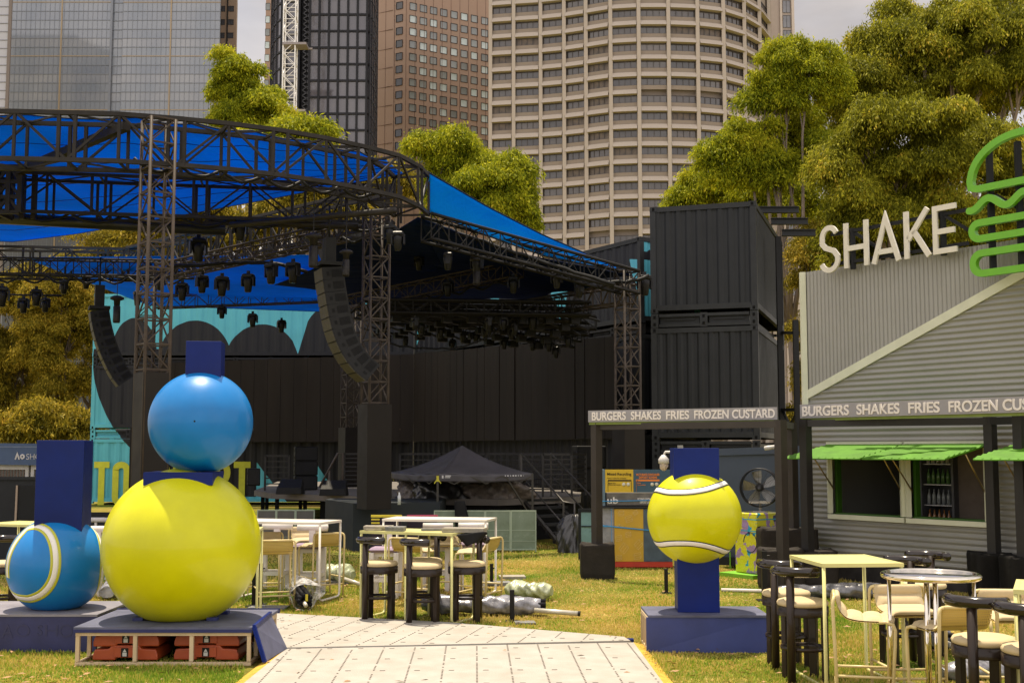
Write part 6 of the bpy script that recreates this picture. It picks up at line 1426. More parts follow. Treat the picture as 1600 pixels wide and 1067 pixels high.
# --- recycling station
def recycling():
    Y = 21.2; s = Y/F; t = T('recycling_station', 'wrapped recycling station with a yellow panel, a navy panel and a header sign', 'recycling bins', tuple(G(1000, 885)))
    x = lambda px: P(px, 800, Y).x; z = lambda py: P(1000, py, Y).z
    ye = mat('bin_yellow', (.60, .40, .015), .5, var=.05); ye2 = mat('bin_orange', (.55, .33, .02), .45, var=.07, bump=.2, bscale=6); nv = mat('bin_navy', (.035, .085, .13), .5, var=.08); nv2 = mat('bin_slate', (.055, .085, .12), .35, var=.35, vscale=5, bump=.3, bscale=7); rd = mat('bin_red', (.52, .04, .015), .5)
    def bx(name, m_, p0, p1, y0, y1, ya, yb):
        m = MB(); m.box(((x(p0)+x(p1))/2, (ya+yb)/2, (z(y0)+z(y1))/2), (x(p1)-x(p0), yb-ya, z(y0)-z(y1))); return m.build(name, m_, t)
    bx('yellow_panel', ye2, 960, 1005, 795, 877, Y, Y+.6); bx('navy_panel', nv2, 1005.2, 1050, 795, 877, Y, Y+.6); bx('side_wrap', mat('wrap_grey', (.27, .27, .30), .25, var=.35, vscale=4, bump=.5, bscale=6, spec=.8), 936, 959.8, 791, 884, Y+.05, Y+.6)
    bx('base', rd, 960, 1050, 877.5, 885.5, Y-.02, Y+.62)
    bx('middle_band', mat('band_grey', (.13, .12, .11), .5, var=.4, vscale=4), 948, 1050, 770, 789, Y+.02, Y+.5)
    lid = MB(); lid.box(((x(940)+x(1050))/2, Y+.3, z(792)), (x(1050)-x(940), .66, .035)); lid.build('lid', mat('lid_dark', (.04, .04, .045), .5), t)
    hy = bx('header_panel', ye, 946, 990, 733.5, 769, Y, Y+.05); hn = bx('header_panel', nv, 990.2, 1050, 733.5, 769, Y, Y+.05)
    bx('header_side', mat('header_blue', (.10, .16, .21), .5), 942, 945.8, 733.5, 790, Y, Y+.5)
    dk = mat('print_dark', (.03, .03, .025), .6); og = mat('print_orange', (.75, .22, .04), .6); wh = mat('print_white', (.75, .73, .7), .6); ux, uz = (1, 0, 0), (0, 0, 1); yy = Y-.006
    tp = lambda txt, m_, px, py, hpx, wpx, b=.02: text_part('print', txt, m_, t, (x(px), yy, z(py)), ux, uz, hpx*s, wpx*s, bold=b, depth=.003)
    tp('Mixed Recycling', dk, 949, 743.6, 5.3, 37.5, .01); tp('Keep it clean for recycling', dk, 949.5, 748, 2.0, 29, .01); tp("VICTORIA'S CONTAINER", og, 994, 743, 3.6, 37, .03); tp('DEPOSIT SCHEME', og, 999, 747.5, 3.6, 28, .03)
    def strip(m_, p0, p1, y0, y1, d=.004): q = MB(); q.box(((x(p0)+x(p1))/2, Y-d/2-.001, (z(y0)+z(y1))/2), (x(p1)-x(p0), d, z(y0)-z(y1))); q.build('print', m_, t)
    strip(dk, 950, 987, 749.5, 751.5); strip(og, 994, 1031, 748.8, 751.6); tp('No.', dk, 995, 751.2, 1.5, 3, .02)
    for a in (950, 986.6, ): strip(dk, a, a+.5, 751.5, 768)
    for a in (994.5, ): strip(mat('print_orange_thin', (.4, .14, .03), .6), a, a+.5, 751.6, 768)
    tp('Metal cans', dk, 951, 755.5, 1.5, 11, .02); tp('Plastic & glass bottles', dk, 951, 758, 1.5, 19, .02); tp('Glass', og, 996, 755, 1.5, 6, .02); tp('Cans & bottles', og, 996, 758, 1.5, 13, .02)
    for px in (975, 982, 1019.5, 1026.5):
        q = MB(); q.lathe((x(px), Y-.006, z(756.5)), [(.031, 0), (.031, .004)], 20, axis=(0, -1, 0)); q.build('print', mat('dot_white', (.62, .6, .5), .6), t)
    yy = Y+.012; tp('ub', wh, 949, 786.5, 10, 17, .02); tp("VICTORIA'S CONTAINER", wh, 996, 780.5, 2.6, 24, .03); tp('DEPOSIT SCHEME', wh, 1000, 786, 3.4, 22, .03)
    # box doodles on the yellow panel
    q = MB(); rng = random.Random(2)
    for (px, py, a, sz) in ((982, 812, .3, .09), (968, 823, -.5, .06), (981, 836, .2, .07), (975, 858, .9, .11), (998, 852, .8, .10), (966, 842, .2, .08), (970, 803, .1, .07), (993, 802, .7, .06), (995, 870, .2, .09), (966, 872, .1, .07)):
        cx, cz = x(px), z(py); c_, s_ = math.cos(a), math.sin(a)
        pt = lambda u, v: (min(max(cx+sz*(u*c_-v*s_), x(961)), x(1004)), Y-.004, cz+sz*(u*s_+v*c_))
        sq = [pt(-.6, -.4), pt(.6, -.4), pt(.6, .4), pt(-.6, .4)]; sq2 = [pt(-.4, -.05), pt(.8, -.05), pt(.8, .75), pt(-.4, .75)]
        q.tube(sq, .0035, 4, closed=True, smooth=False); q.tube(sq2, .0035, 4, closed=True, smooth=False)
        for u, v in zip(sq, sq2): q.tube([u, v], .003, 4, smooth=False)
    q.build('line_drawing', mat('doodle', (.72, .55, .20), .6), t)
    st = mat('strap_blue', (.03, .25, .55), .4)
    q = MB(); q.tube([(x(939), Y-.01, z(821)), (x(947), Y-.014, z(821.5)), (x(1012), Y-.012, z(828)), (x(1040), Y-.01, z(829))], .012, 6); q.tube([(x(940), Y-.01, z(783)), (x(1050), Y+.0, z(781))], .008, 6); q.box((x(946), Y-.018, z(821.5)), (.06, .02, .03)); q.tube([(x(955), Y-.004, z(792)), (x(956), Y-.006, z(877))], .006, 4); q.build('strap', st, t)
    # glass balustrade panel just left of it
    b = T('screen_panel', 'pale teal translucent panel in a dark frame left of the recycling station', 'panel', (x(920), Y+2, 0)); Yb = Y+1.6; xx = lambda px: P(px, 800, Yb).x; zz_ = lambda py: P(920, py, Yb).z
    m = MB(); m.box(((xx(907)+xx(938))/2, Yb, (zz_(800)+.0)/2), (xx(938)-xx(907), .03, zz_(800))); m.build('panel', mat('panel_teal', (.16, .30, .32), .3, var=.12), b)
    m = MB(); m.bar((xx(905.5), Yb, 0), (xx(905.5), Yb, zz_(795)), .05); m.bar((xx(905), Yb, zz_(797)), (xx(939), Yb, zz_(797)), .06); m.bar((xx(908), Yb-.02, zz_(822)), (xx(938), Yb-.02, zz_(822)), .02); m.build('frame', mat('panel_frame', (.02, .025, .03), .5), b)
recycling()
# glass like fence panels in front of the stage
def glass_fence(label, px0, px1, Y, py_top, n, c, grp='translucent fence panels before the stage'):
    a, b = Vector((P(px0, 800, Y).x, Y, 0)), Vector((P(px1, 800, Y).x, Y, 0)); zt = P(px0, py_top, Y).z; L = b-a
    for i in range(n):
        p, q = a+L*(i/n), a+L*((i+1)/n); t = T('fence_panel', label % ['first', 'second', 'third', 'fourth', 'fifth'][i], 'fence panel', tuple(p), 0, grp); w_ = (q-p).length
        m = MB(); m.box(((p.x+q.x)/2, Y, zt/2+.02), (w_-.03, .03, zt-.05)); m.build('sheet', c, t)
        f = MB(); e = .022
        for x in (p.x+.012, q.x-.012): f.box((x, Y-.002, zt/2), (e, .045, zt))
        f.box(((p.x+q.x)/2, Y-.002, zt-.012), (w_-.05, .05, .026)); f.box(((p.x+q.x)/2, Y-.002, .05), (w_-.05, .05, .026)); f.box(((p.x+q.x)/2, Y-.02, zt*.52), (w_-.05, .008, .010)); f.box(((p.x+q.x)/2, Y-.02, zt*.26), (w_-.05, .008, .010))
        f.build('frame', mat('fence_frame', (.33, .40, .31), .4, .3), t)
fg = mat('fence_glass', (.15, .21, .145), .25, var=.25, vscale=3, col2=(.20, .26, .20), spec=.7)
glass_fence('%s from the left of the pale green translucent panels right of the dark plinth', 678, 838, 24.6, 797, 4, fg)
glass_fence('%s from the left of the grey translucent panels left of the dark plinth', 402, 492, 26., 796, 3, mat('fence_glass_grey', (.10, .095, .09), .3, var=.2, vscale=3))
m = MB(); q = P(716, 795, 24.45)
m.grid(lambda u, v: (q.x+(.10+.05*math.sin(5*u*2)+.04*v)*math.cos(6.2832*u)+.05*v, 24.45+.10*math.sin(6.2832*u), q.z+.05+.10*math.cos(v*3.1)-.33*v*(1 if .3 < u < .7 else .3)), 20, 12); o = m.build('draped_cloth', mat('cloth_black', (.012, .012, .014), .7), solid=.01); tag(o, 'crumpled black cloth hung over the pale green fence panels', 'cloth')

# --- shop at the left
def shop():
    Y = 31.; x = lambda px: P(px, 700, Y).x; z = lambda py: P(30, py, Y).z; x0, x1 = x(-80), -11.85
    t = T('shop_building', 'low shop with a slate blue fascia and white window frames at the left edge', 'shop', (x(30), Y, 0))
    m = MB(); m.box(((x0+x1)/2, Y+1.5, z(726)/2), (x1-x0, 2.8, z(726))); m.build('body', mat('shop_body', (.12, .115, .11), .7), t)
    m = MB(); m.poly([(x0, Y-.2, z(691.5)), (x1, Y-.2, z(693)), (x1, Y+3, z(693)), (x0, Y+3, z(691.5))], z(691.5)-z(725), (0, 0, 1)); m.build('fascia', mat('shop_fascia', (.065, .11, .20), .55, var=.06), t)
    m = MB(); m.box(((x0+x1)/2, Y-.21, z(698)), (x1-x0, .012, .02)); m.build('fascia_line', mat('fascia_line', (.22, .27, .36), .6), t)
    wf = mat('shop_white', (.60, .57, .54), .5)
    for a, b in ((-60, -12), (-8, 46), (49.5, 74)):
        f = MB(); zt, zb = z(726), z(790)
        f.box((x(a)+.04, Y+.04, (zt+zb)/2), (.08, .1, zt-zb)); f.box((x(b)-.04, Y+.04, (zt+zb)/2), (.08, .1, zt-zb)); f.box(((x(a)+x(b))/2, Y+.04, zt-.06), (x(b)-x(a)-.16, .1, .12)); fo = f.build('window_frame', wf, t)
        p = MB(); p.box(((x(a)+x(b))/2, Y+.07, (zt+zb)/2), (x(b)-x(a)-.16, .02, zt-zb)); p.build('pane', mat('shop_glass', (.06, .06, .062), .2, var=.5, vscale=2, spec=.8), fo)
        s = MB()
        for k in range(9): s.box((x(a)+.14+(x(b)-x(a)-.28)*k/8, Y+.055, z(739)), (.03, .008, .18))
        s.build('blind', mat('shop_blind', (.15, .10, .08), .7), fo)
    wh = mat('shop_letter', (.68, .64, .60), .5); y0 = Y-.205; h = z(708.7)-z(717.6); s = .040; m = MB()
    org = Vector((x(29.2), y0, z(717.6))); w_ = x(36)-x(29.2)
    def st(pts, closed=False): stroke(m, pts, .036, .012, org, (1, 0, 0), (0, 0, 1), (0, -1, 0), closed=closed)
    st([(0.01, 0), (w_*.5, h), (w_*.99, 0)]); 
    cx = x(40.6)-x(29.2); st([(cx-.032, .05), (cx-.045, h*.5), (cx-.032, h-.04), (cx, h-.022), (cx+.032, h-.04), (cx+.045, h*.5), (cx+.032, .04), (cx, .022)], True); m.build('lettering', wh, t)
    text_part('lettering', 'SHOP', wh, t, (x(46.6), y0, z(717.6)), (1, 0, 0), (0, 0, 1), h, x(76)-x(46.6), bold=-.008, depth=.012)
    # dark hoarding in front
    Yb = 22.5; xb = lambda px: P(px, 760, Yb).x; zb = lambda py: P(30, py, Yb).z
    b = T('hoarding', 'dark grey hoarding with a door below the shop windows at the left', 'hoarding', (xb(30), Yb, 0)); m = MB(); m.box(((xb(-60)+xb(62))/2, Yb, zb(745)/2), (xb(62)-xb(-60), .06, zb(745))); m.box(((xb(-60)+xb(62))/2, Yb-.02, zb(747)), (xb(62)-xb(-60), .08, .06)); m.build('panel', mat('hoarding_dark', (.030, .032, .036), .6, var=.2, vscale=1.5), b)
    m = MB(); m.box(((xb(31)+xb(62))/2, Yb-.04, zb(758)/2), (xb(62)-xb(31), .03, zb(758))); d = m.build('door', mat('hoarding_door', (.014, .015, .017), .5), b); m = MB(); m.bar((xb(28.5), Yb-.06, zb(815)), (xb(29), Yb-.06, zb(758)), .035); m.build('jamb', mat('jamb_metal', (.32, .25, .2), .4, .5), b)
shop()
def barrier():
    # black barrier and dark barrier in the left background between the ball sculptures
    Y = 24.5; x = lambda px: P(px, 800, Y).x; z = lambda py: P(100, py, Y).z
    m = MB(); m.box(((x(110)+x(190))/2, Y, z(800)/2), (x(190)-x(110), .06, z(800))); o = m.build('barrier', mat('barrier_dark', (.032, .033, .036), .6)); tag(o, 'low dark barrier seen between the left post and the big yellow ball', 'barrier')
    m = MB(); Y2 = 23.; m.tube([P(120, 812, Y2), P(190, 812, Y2)], .05, 8); 
    for px in (126, 150, 184): m.bar(P(px, 812, Y2), P(px, 812, Y2)*1+Vector((0, 0, -P(px, 812, Y2).z)), .04)
    o = m.build('barrier_rail', mat('rail_white', (.62, .58, .55), .4)); tag(o, 'white pipe rail on short posts behind the left tennis ball', 'rail')
barrier()
# ------------------------------------------------------------------ tennis ball sculptures
navy_p = mat('navy_paint', (.002, .013, .125), .42, var=.28, vscale=1.6, rvar=.18, coat=.0, spec=.22, bump=.02, bscale=30); navy_d = mat('navy_dark', (.012, .018, .10), .45, var=.15, vscale=3)
decktop = mat('deck_top_blue', (.085, .09, .145), .6, var=.35, vscale=3); timber = mat('timber', (.52, .40, .24), .75, var=.16, vscale=4, bump=.2, bscale=20, stretch=(1, 1, .3))
def ball_mat(name, c):
    m = mat(name, c, .40, var=.07, vscale=3.2, coat=.22, spec=.30, bump=.035, bscale=7, rvar=.12); return m
by = ball_mat('ball_yellow', (.56, .55, .0)); bb = ball_mat('ball_blue', (.002, .165, .48))
def ball(name, c, r, cut, m_, parent):
    m = MB(); nu, nv = 96, 60
    def fn(u, v):
        a = 2*math.pi*u; e = math.pi*(v-.5); z = c.z+r*math.sin(e); 
        return (c.x+r*math.cos(e)*math.cos(a), c.y+r*math.cos(e)*math.sin(a), max(z, cut))
    m.grid(fn, nu, nv); return m.build(name, m_, parent)
def hit(px, py, c, r):
    o = Vector((0, 0, CAMZ)); d = ray(px, py).normalized(); q = o-c; b = q.dot(d); k = q.dot(q)-r*r; D = b*b-k
    return (o+d*(-b-math.sqrt(D)) if D > 0 else o+d*(-b)) - c
def seam(name, pix, c, r, wd, m_, parent, border=None, bw=0., ext=(2, 2), closed=False):
    D = [hit(x, y, c, r).normalized() for x, y in pix]
    for side, n in ((0, ext[0]), (1, ext[1])):
        for k in range(n):
            a, b = (D[1], D[0]) if side == 0 else (D[-2], D[-1]); ax = a.cross(b).normalized(); q = Matrix.Rotation(.30, 3, ax) @ b
            D = [q]+D if side == 0 else D+[q]
    # smooth with a Catmull-Rom pass
    S = []
    for i in range(len(D)-1):
        p0, p1, p2, p3 = D[max(i-1, 0)], D[i], D[i+1], D[min(i+2, len(D)-1)]
        for k in range(8):
            t = k/8; S.append((.5*((2*p1)+(p2-p0)*t+(2*p0-5*p1+4*p2-p3)*t*t+(3*p1-p0-3*p2+p3)*t**3)).normalized())
    S.append(D[-1])
    def strip(off, w_, lift):
        m = MB(); vs = []; n = len(S)
        for i, s in enumerate(S):
            tn = (S[min(i+1, n-1)]-S[max(i-1, 0)]).normalized(); sd = s.cross(tn).normalized()
            for q in (-.5, -.17, .17, .5): vs.append(c+(s+sd*((off+w_*q)/r)).normalized()*(r+lift))
            for q in (-.5, .5): vs.append(c+(s+sd*((off+w_*q)/r)).normalized()*(r-.004))
        fs = []
        for i in range(n-1):
            a, b = i*6, (i+1)*6; fs += [(a, a+1, b+1, b), (a+1, a+2, b+2, b+1), (a+2, a+3, b+3, b+2), (a+4, a, b, b+4), (a+3, a+5, b+5, b+3)]
        m.add(vs, fs, True); return m
    strip(0, wd, .004).build(name, m_, parent)
    if border:
        for sg in (-1, 1): strip(sg*(wd/2+bw/2), bw, .0036).build('seam_border', border, parent)
wseam = mat('seam_white', (.76, .73, .70), .4, var=.04)
# platform under the two stacked balls
def platform_open():
    t = T('sculpture_plinth', 'open timber framed plinth with orange cases inside, under the huge yellow ball', 'plinth', (-3.27, 12.25, 0)); x0, x1, y0, y1, z = -4.10, -2.45, 11.62, 12.88, .335
    m = MB(); m.box(((x0+x1)/2, (y0+y1)/2, z+.012), (x1-x0+.03, y1-y0+.03, .024)); m.build('top', decktop, t)
    m = MB(); m.box(((x0+x1)/2, y0-.017, z-.012), (x1-x0+.03, .004, .03)); m.box(((x0+x1)/2, y1+.02, z+.01), (x1-x0+.05, .02, .05)); m.build('edge_strip', navy_d, t)
    m = MB(); w_ = .036
    for yy in (y0+.02, y1-.02):
        for xx in (x0+.02, x0+.56, x0+1.09, x1-.02): m.box((xx, yy, z/2-.01), (w_, w_, z-.10))
        m.box(((x0+x1)/2, yy, z-.033), (x1-x0, w_-.002, .05)); m.box(((x0+x1)/2, yy, .018), (x1-x0, w_-.002, .03))
    for xx in (x0+.02, x1-.02):
        for yy in (y0+.34, y0+.64, y0+.94): m.box((xx, yy, z/2-.01), (w_, w_, z-.10))
        m.box((xx, (y0+y1)/2, z-.033), (w_-.002, y1-y0-.08, .05)); m.box((xx, (y0+y1)/2, .018), (w_-.002, y1-y0-.08, .03))
    m.build('frame', timber, t)
    a, b, c_, d = Vector((x1+.03, y0-.02, z+.03)), Vector((x1+.015, 12.45, z+.045)), Vector((x1+.20, 12.40, .04)), Vector((x1+.14, y0-.03, .04))
    m = MB(); m.poly([a, d, c_, b], .022, (1, 0, .45)); m.build('loose_panel', decktop, t)
    m = MB(); m.bar(a, d, .034); m.bar(a, b, .03); m.build('panel_edge', navy_p, t)
    m = MB(); m.box((-3.27, y1-.10, .16), (1.5, .012, .29)); m.build('rear_panel', mat('navy_black', (.006, .007, .016), .7), t)
platform_open()
Yb = 12.25; cb = P(284.5, 853, Yb); rb = .772
t = T('tennis_ball_sculpture', 'huge plain glossy yellow ball on the open timber plinth, under the blue ball', 'ball sculpture', (cb.x, cb.y, .36))
ball('ball', cb, rb, .36, by, t); m = MB(); 
for dx, dy in ((-.36, -.16), (.36, -.16), (-.36, .3), (.36, .3)): m.box((cb.x+dx, cb.y+dy, .375), (.10, .10, .03))
m.build('cradle', navy_d, t)
m = MB(); m.box((cb.x+.01, Yb-.005, 1.735), (.66, .72, .125), rz=math.radians(5)); m.build('collar', navy_p, t)
c2 = P(314, 660, Yb); r2 = .514
t = T('tennis_ball_sculpture', 'plain sky blue ball balanced on top of the huge yellow ball', 'ball sculpture', (c2.x, c2.y, c2.z-r2+.02))
ball('ball', c2, r2, c2.z-r2+.03, bb, t); p = P(318, 600, Yb); zt = P(318, 535, Yb).z; m = MB(); m.box((p.x+.01, Yb+.02, (zt+c2.z+.3)/2), (.345, .345, zt-c2.z-.3), rz=math.radians(7)); m.build('block', navy_p, t, bev=.004)
m = MB(); q = hit(304, 658, c2, r2)+c2; m.lathe(q, [(.009, -.004), (.009, .002)], 12, axis=(q-c2).normalized()); m.build('bolt_hole', mat('hole_dark', (.01, .01, .01), .7), t)
# left plinth and ball
t = T('sculpture_plinth', 'closed dark navy plinth with faint traces of removed letters at the lower left', 'plinth', (-5.0, 12.9, 0))
m = MB(); m.box((-5.03, 12.95, .175), (1.72, 1.08, .35)); m.build('side_panel', mat('navy_faded', (.018, .022, .09), .5, var=.35, vscale=3), t)
m = MB(); m.box((-5.03, 12.95, .361), (1.74, 1.10, .022)); m.build('top', mat('deck_top_grey', (.20, .19, .22), .55, var=.2, vscale=3), t)
y0 = 12.408; ux = (1, 0, 0)
for txt, p0, p1, ya, yb_ in (('A', 2, 20, 975, 996), ('O', 24, 46, 975, 994), ('S', 58, 66, 976, 992), ('H', 70, 90, 976, 993), ('O', 92, 113, 975, 995), ('P', 116, 126, 976, 995)):
    text_part('letter_trace', txt, mat('navy_trace', (.024, .027, .085), .6), t, (P(p0, yb_, y0).x, y0, P(p0, yb_, y0).z), ux, (0, 0, 1), P(p0, ya, y0).z-P(p0, yb_, y0).z, (p1-p0)*y0/F, depth=.003)
c3 = P(89, 882, 12.9); r3 = .503; t = T('tennis_ball_sculpture', 'sky blue ball with curved white seams under a tall navy post', 'ball sculpture', (c3.x, c3.y, .375))
ball('ball', c3, r3, .375, bb, t)
yb = mat('seam_yellow', (.46, .46, .03), .4, var=.05)
seam('seam', [(33, 836), (44, 825.5), (60, 822.5), (74, 830), (83, 846), (87, 868), (86, 892), (79, 912), (66, 927), (48, 935), (38, 935)], c3, r3, .052, wseam, t, yb, .026, ext=(3, 2))
seam('seam', [(150, 828), (158, 850), (160.5, 875), (159, 900), (153, 922)], c3, r3, .052, wseam, t, yb, .026, ext=(2, 2))
p = P(98, 800, 12.9); zt = P(98, 688, 12.9).z; m = MB(); m.box((p.x, 12.92, (zt+1.0)/2), (.475, .475, zt-1.0), rz=math.radians(8)); m.build('post', navy_p, t, bev=.004)
# right plinth and ball
t = T('sculpture_plinth', 'navy plinth with a timber framed open left end, under the right ball', 'plinth', (1.95, 12.7, 0)); x0, x1, y0, y1, z = 1.345, 2.555, 12.39, 13.06, .345
m = MB(); m.poly([(x0, y0-.006, .0), (x1+.02, y0-.03, 0), (x1, y0-.006, z), (x0, y0-.006, z)], .018, (0, -1, 0)); m.build('front_panel', mat('navy_plinth', (.030, .046, .175), .45, var=.22, vscale=2.4, bump=.06, bscale=12), t)
m = MB(); m.box(((x0+x1)/2+.02, (y0+y1)/2, z+.012), (x1-x0+.0, y1-y0+.04, .022)); m.build('top', decktop, t)
m = MB(); m.box((x1-.012, (y0+y1)/2+.02, z/2), (.02, y1-y0-.06, z-.01)); m.box(((x0+x1)/2, y1-.012, z/2), (x1-x0-.06, .02, z-.01)); m.build('side_panel', navy_d, t)
m = MB()
for yy in (y0+.045, y0+.25, y0+.45, y1-.045): m.box((x0+.03, yy, z/2), (.034, .034, z-.07))
m.box((x0+.03, (y0+y1)/2, z-.02), (.032, y1-y0-.06, .035)); m.box((x0+.03, (y0+y1)/2, .018), (.032, y1-y0-.06, .03)); m.box(((x0+x1)/2, y0+.05, .02), (x1-x0-.1, .03, .03)); m.build('frame', timber, t)
c4 = P(1085, 808, 12.75); r4 = .488; t = T('tennis_ball_sculpture', 'yellow ball with two white black-edged seams held between navy blocks on the right plinth', 'ball sculpture', (c4.x, c4.y, .37))
ball('ball', c4, r4, c4.z-r4, by, t); bk = mat('seam_black', (.012, .012, .012), .5)
seam('seam', [(1021, 764), (1040, 768), (1062, 769), (1085, 767.5), (1108, 763), (1127, 756.5), (1139, 750.5)], c4, r4, .050, wseam, t, bk, .010, ext=(3, 3))
seam('seam', [(1028, 850), (1045, 849), (1065, 848.5), (1085, 849.5), (1105, 853), (1122, 858), (1134, 862)], c4, r4, .050, wseam, t, bk, .010, ext=(3, 3))
p = P(1088, 900, 12.75); m = MB(); m.box((p.x+.005, 12.77, (.369+1.0)/2), (.425, .40, .631), rz=math.radians(-3)); m.build('post', navy_p, t, bev=.004)
p = P(1085, 720, 12.75); zt = P(1085, 700, 12.75).z; m = MB(); m.box((p.x, 12.77, (zt+1.5)/2), (.465, .42, zt-1.5), rz=math.radians(-2)); m.build('block', navy_p, t, bev=.004)
m = MB(); p = G(981, 1003); m.box((p.x, p.y, .02), (.12, .09, .035)); o = m.build('offcut', navy_p); tag(o, 'small blue timber offcut lying by the left corner of the right plinth', 'offcut')

# orange cases under the open plinth
def case():
    t = T('storage_case', '', 'case', (0, 0, 0), 0, 'orange plastic cases under the open plinth'); om = mat('case_orange', (.36, .062, .015), .42, var=.10, vscale=6, bump=.05)
    w_, d_, h = .62, .46, .125; m = MB(); hw, hd = w_/2, d_/2
    prof = [(-hw, 0), (-hw, h*.35), (-hw*.94, h*.8), (-hw*.5, h*.86), (-hw*.42, h*1.12), (hw*.42, h*1.12), (hw*.5, h*.86), (hw*.94, h*.8), (hw, h*.35), (hw, 0), (hw*.3, 0), (hw*.25, h*.25), (-hw*.25, h*.25), (-hw*.3, 0)]
    vs = [(x, -hd, z) for x, z in prof]+[(x, hd, z) for x, z in prof]; n = len(prof); m.add(vs, [tuple(range(n-1, -1, -1)), tuple(range(n, 2*n))]+[(i, (i+1) % n, (i+1) % n+n, i+n) for i in range(n)]); b = m.build('shell', om, t, world=False, bev=.012)
    m = MB(); m.box((0, -hd-.006, h*.60), (.20, .012, h*.75)); b2 = m.build('latch', om, t, world=False, bev=.004)
    m = MB(); m.box((0, -hd-.0135, h*.60), (.068, .003, .082)); m.build('label', mat('label_black', (.015, .015, .012), .5), t, world=False)
    m = MB(); m.box((0, -hd-.0155, h*.60-.018), (.04, .002, .034)); m.add([(-.0, -hd-.0165, h*.60+.034), (.018, -hd-.0165, h*.60+.004), (-.018, -hd-.0165, h*.60+.004)], [(0, 2, 1)]); m.build('label_print', mat('label_grey', (.5, .5, .45), .6), t, world=False)
    return t
cs = case(); ca = [(P(207, 1020, 11.98).x, 11.98, .03, 0.), (P(207, 1020, 11.98).x-.0, 11.98, .158, .03), (P(331, 1020, 11.98).x, 12.0, .03, -.02), (P(331, 1020, 11.98).x+.0, 12.0, .158, 0.), (P(225, 1000, 12.5).x, 12.48, .16, .05), (P(340, 1000, 12.5).x, 12.48, .16, .02), (P(225, 1000, 12.5).x, 12.48, .03, .05), (P(340, 1000, 12.5).x, 12.48, .03, .02)]
cl = ['lower orange case of the front left stack under the open plinth', 'upper orange case of the front left stack under the open plinth', 'lower orange case of the front right stack under the open plinth', 'upper orange case of the front right stack under the open plinth', 'upper orange case hidden behind the front left stack under the plinth', 'upper orange case hidden behind the front right stack under the plinth', 'lower orange case hidden behind the front left stack under the plinth', 'lower orange case hidden behind the front right stack under the plinth']
for i, (x, y, z, r) in enumerate(ca):
    if i == 0: cs.location = (x, y, z); cs['label'] = cl[0]
    else: dup(cs, (x, y, z), r, cl[i])

# ------------------------------------------------------------------ bar furniture
brown = mat('stool_brown', (.035, .022, .015), .38, var=.25, vscale=6, coat=.2, stretch=(3, 3, .4)); cush = mat('cushion_beige', (.50, .40, .235), .75, var=.05, vscale=10, bump=.08, bscale=90)
tubem = mat('tube_beige', (.62, .50, .24), .38, var=.04); perf = None
def perf_mat():
    m = bpy.data.materials.new('perforated_beige'); m.use_nodes = True; t = m.node_tree; b = t.nodes['Principled BSDF']; n = t.nodes.new; l = t.links.new; b.inputs['Roughness'].default_value = .4; b.inputs['Base Color'].default_value = (.60, .44, .13, 1)
    c = n('ShaderNodeTexCoord'); s = n('ShaderNodeSeparateXYZ'); l(c.outputs['Object'], s.inputs[0])
    def M(op, a, b_=0.):
        q = n('ShaderNodeMath'); q.operation = op
        for i, v in enumerate((a, b_)):
            if isinstance(v, (int, float)): q.inputs[i].default_value = v
            else: l(v, q.inputs[i])
        return q.outputs[0]
    P_ = .0165; Zq = M('ADD', s.outputs['Z'], M('MULTIPLY', s.outputs['Y'], .7))
    def dots(ox, oz):
        fx = M('SUBTRACT', M('FRACT', M('ADD', M('DIVIDE', s.outputs['X'], P_), 50+ox)), .5); fz = M('SUBTRACT', M('FRACT', M('ADD', M('DIVIDE', Zq, P_*1.73), 50+oz)), .5); fz = M('MULTIPLY', fz, 1.73)
        return M('LESS_THAN', M('ADD', M('MULTIPLY', fx, fx), M('MULTIPLY', fz, fz)), .075)
    d = M('MAXIMUM', dots(0, 0), dots(.5, .5)); al = M('SUBTRACT', 1.0, d); l(al, b.inputs['Alpha']); return m
perf = perf_mat()
def stoolA():
    t = T('bar_stool', '', 'bar stool', (0, 0, 0), 0, 'dark brown round bar stools with beige seats')
    m = MB(); m.lathe((0, 0, .645), [(.0, 0), (.205, 0), (.222, .012), (.225, .032), (.212, .052), (.17, .063), (.08, .067), (0, .068)], 36, cap=False); m.build('seat', cush, t, world=False)
    m = MB(); m.lathe((0, 0, .565), [(.19, 0), (.222, 0), (.224, .008), (.224, .078), (.19, .079)], 36); m.build('apron', brown, t, world=False)
    for k, a in enumerate((-90, 10, 90, 170)):
        r = math.radians(a); x, y = .2*math.cos(r), .2*math.sin(r); m = MB()
        if k == 0: m.tube([(x*1.1, y*1.1, 0), (x*1.1, y*1.1, .95)], .036, 14)
        else: m.box((x*.96, y*.96, .283), (.072, .05, .566), rz=r+math.pi/2)
        m.build('leg', brown, t, world=False, bev=.006 if k else 0)
    m = MB(); m.lathe((0, 0, .27), [(.165, 0), (.20, 0), (.20, .03), (.165, .03), (.165, 0)], 30, cap=False); m.build('footrest', brown, t, world=False)
    m = MB(); R = .235; pts = [(R*math.cos(math.radians(a)), R*math.sin(math.radians(a)), .955) for a in np.linspace(-152, -28, 15)]; m.tube(pts, .043, 14); m.build('backrest', mat('stool_brown_gloss', (.022, .015, .012), .16, var=.2, coat=.6, vscale=5), t, world=False)
    return t
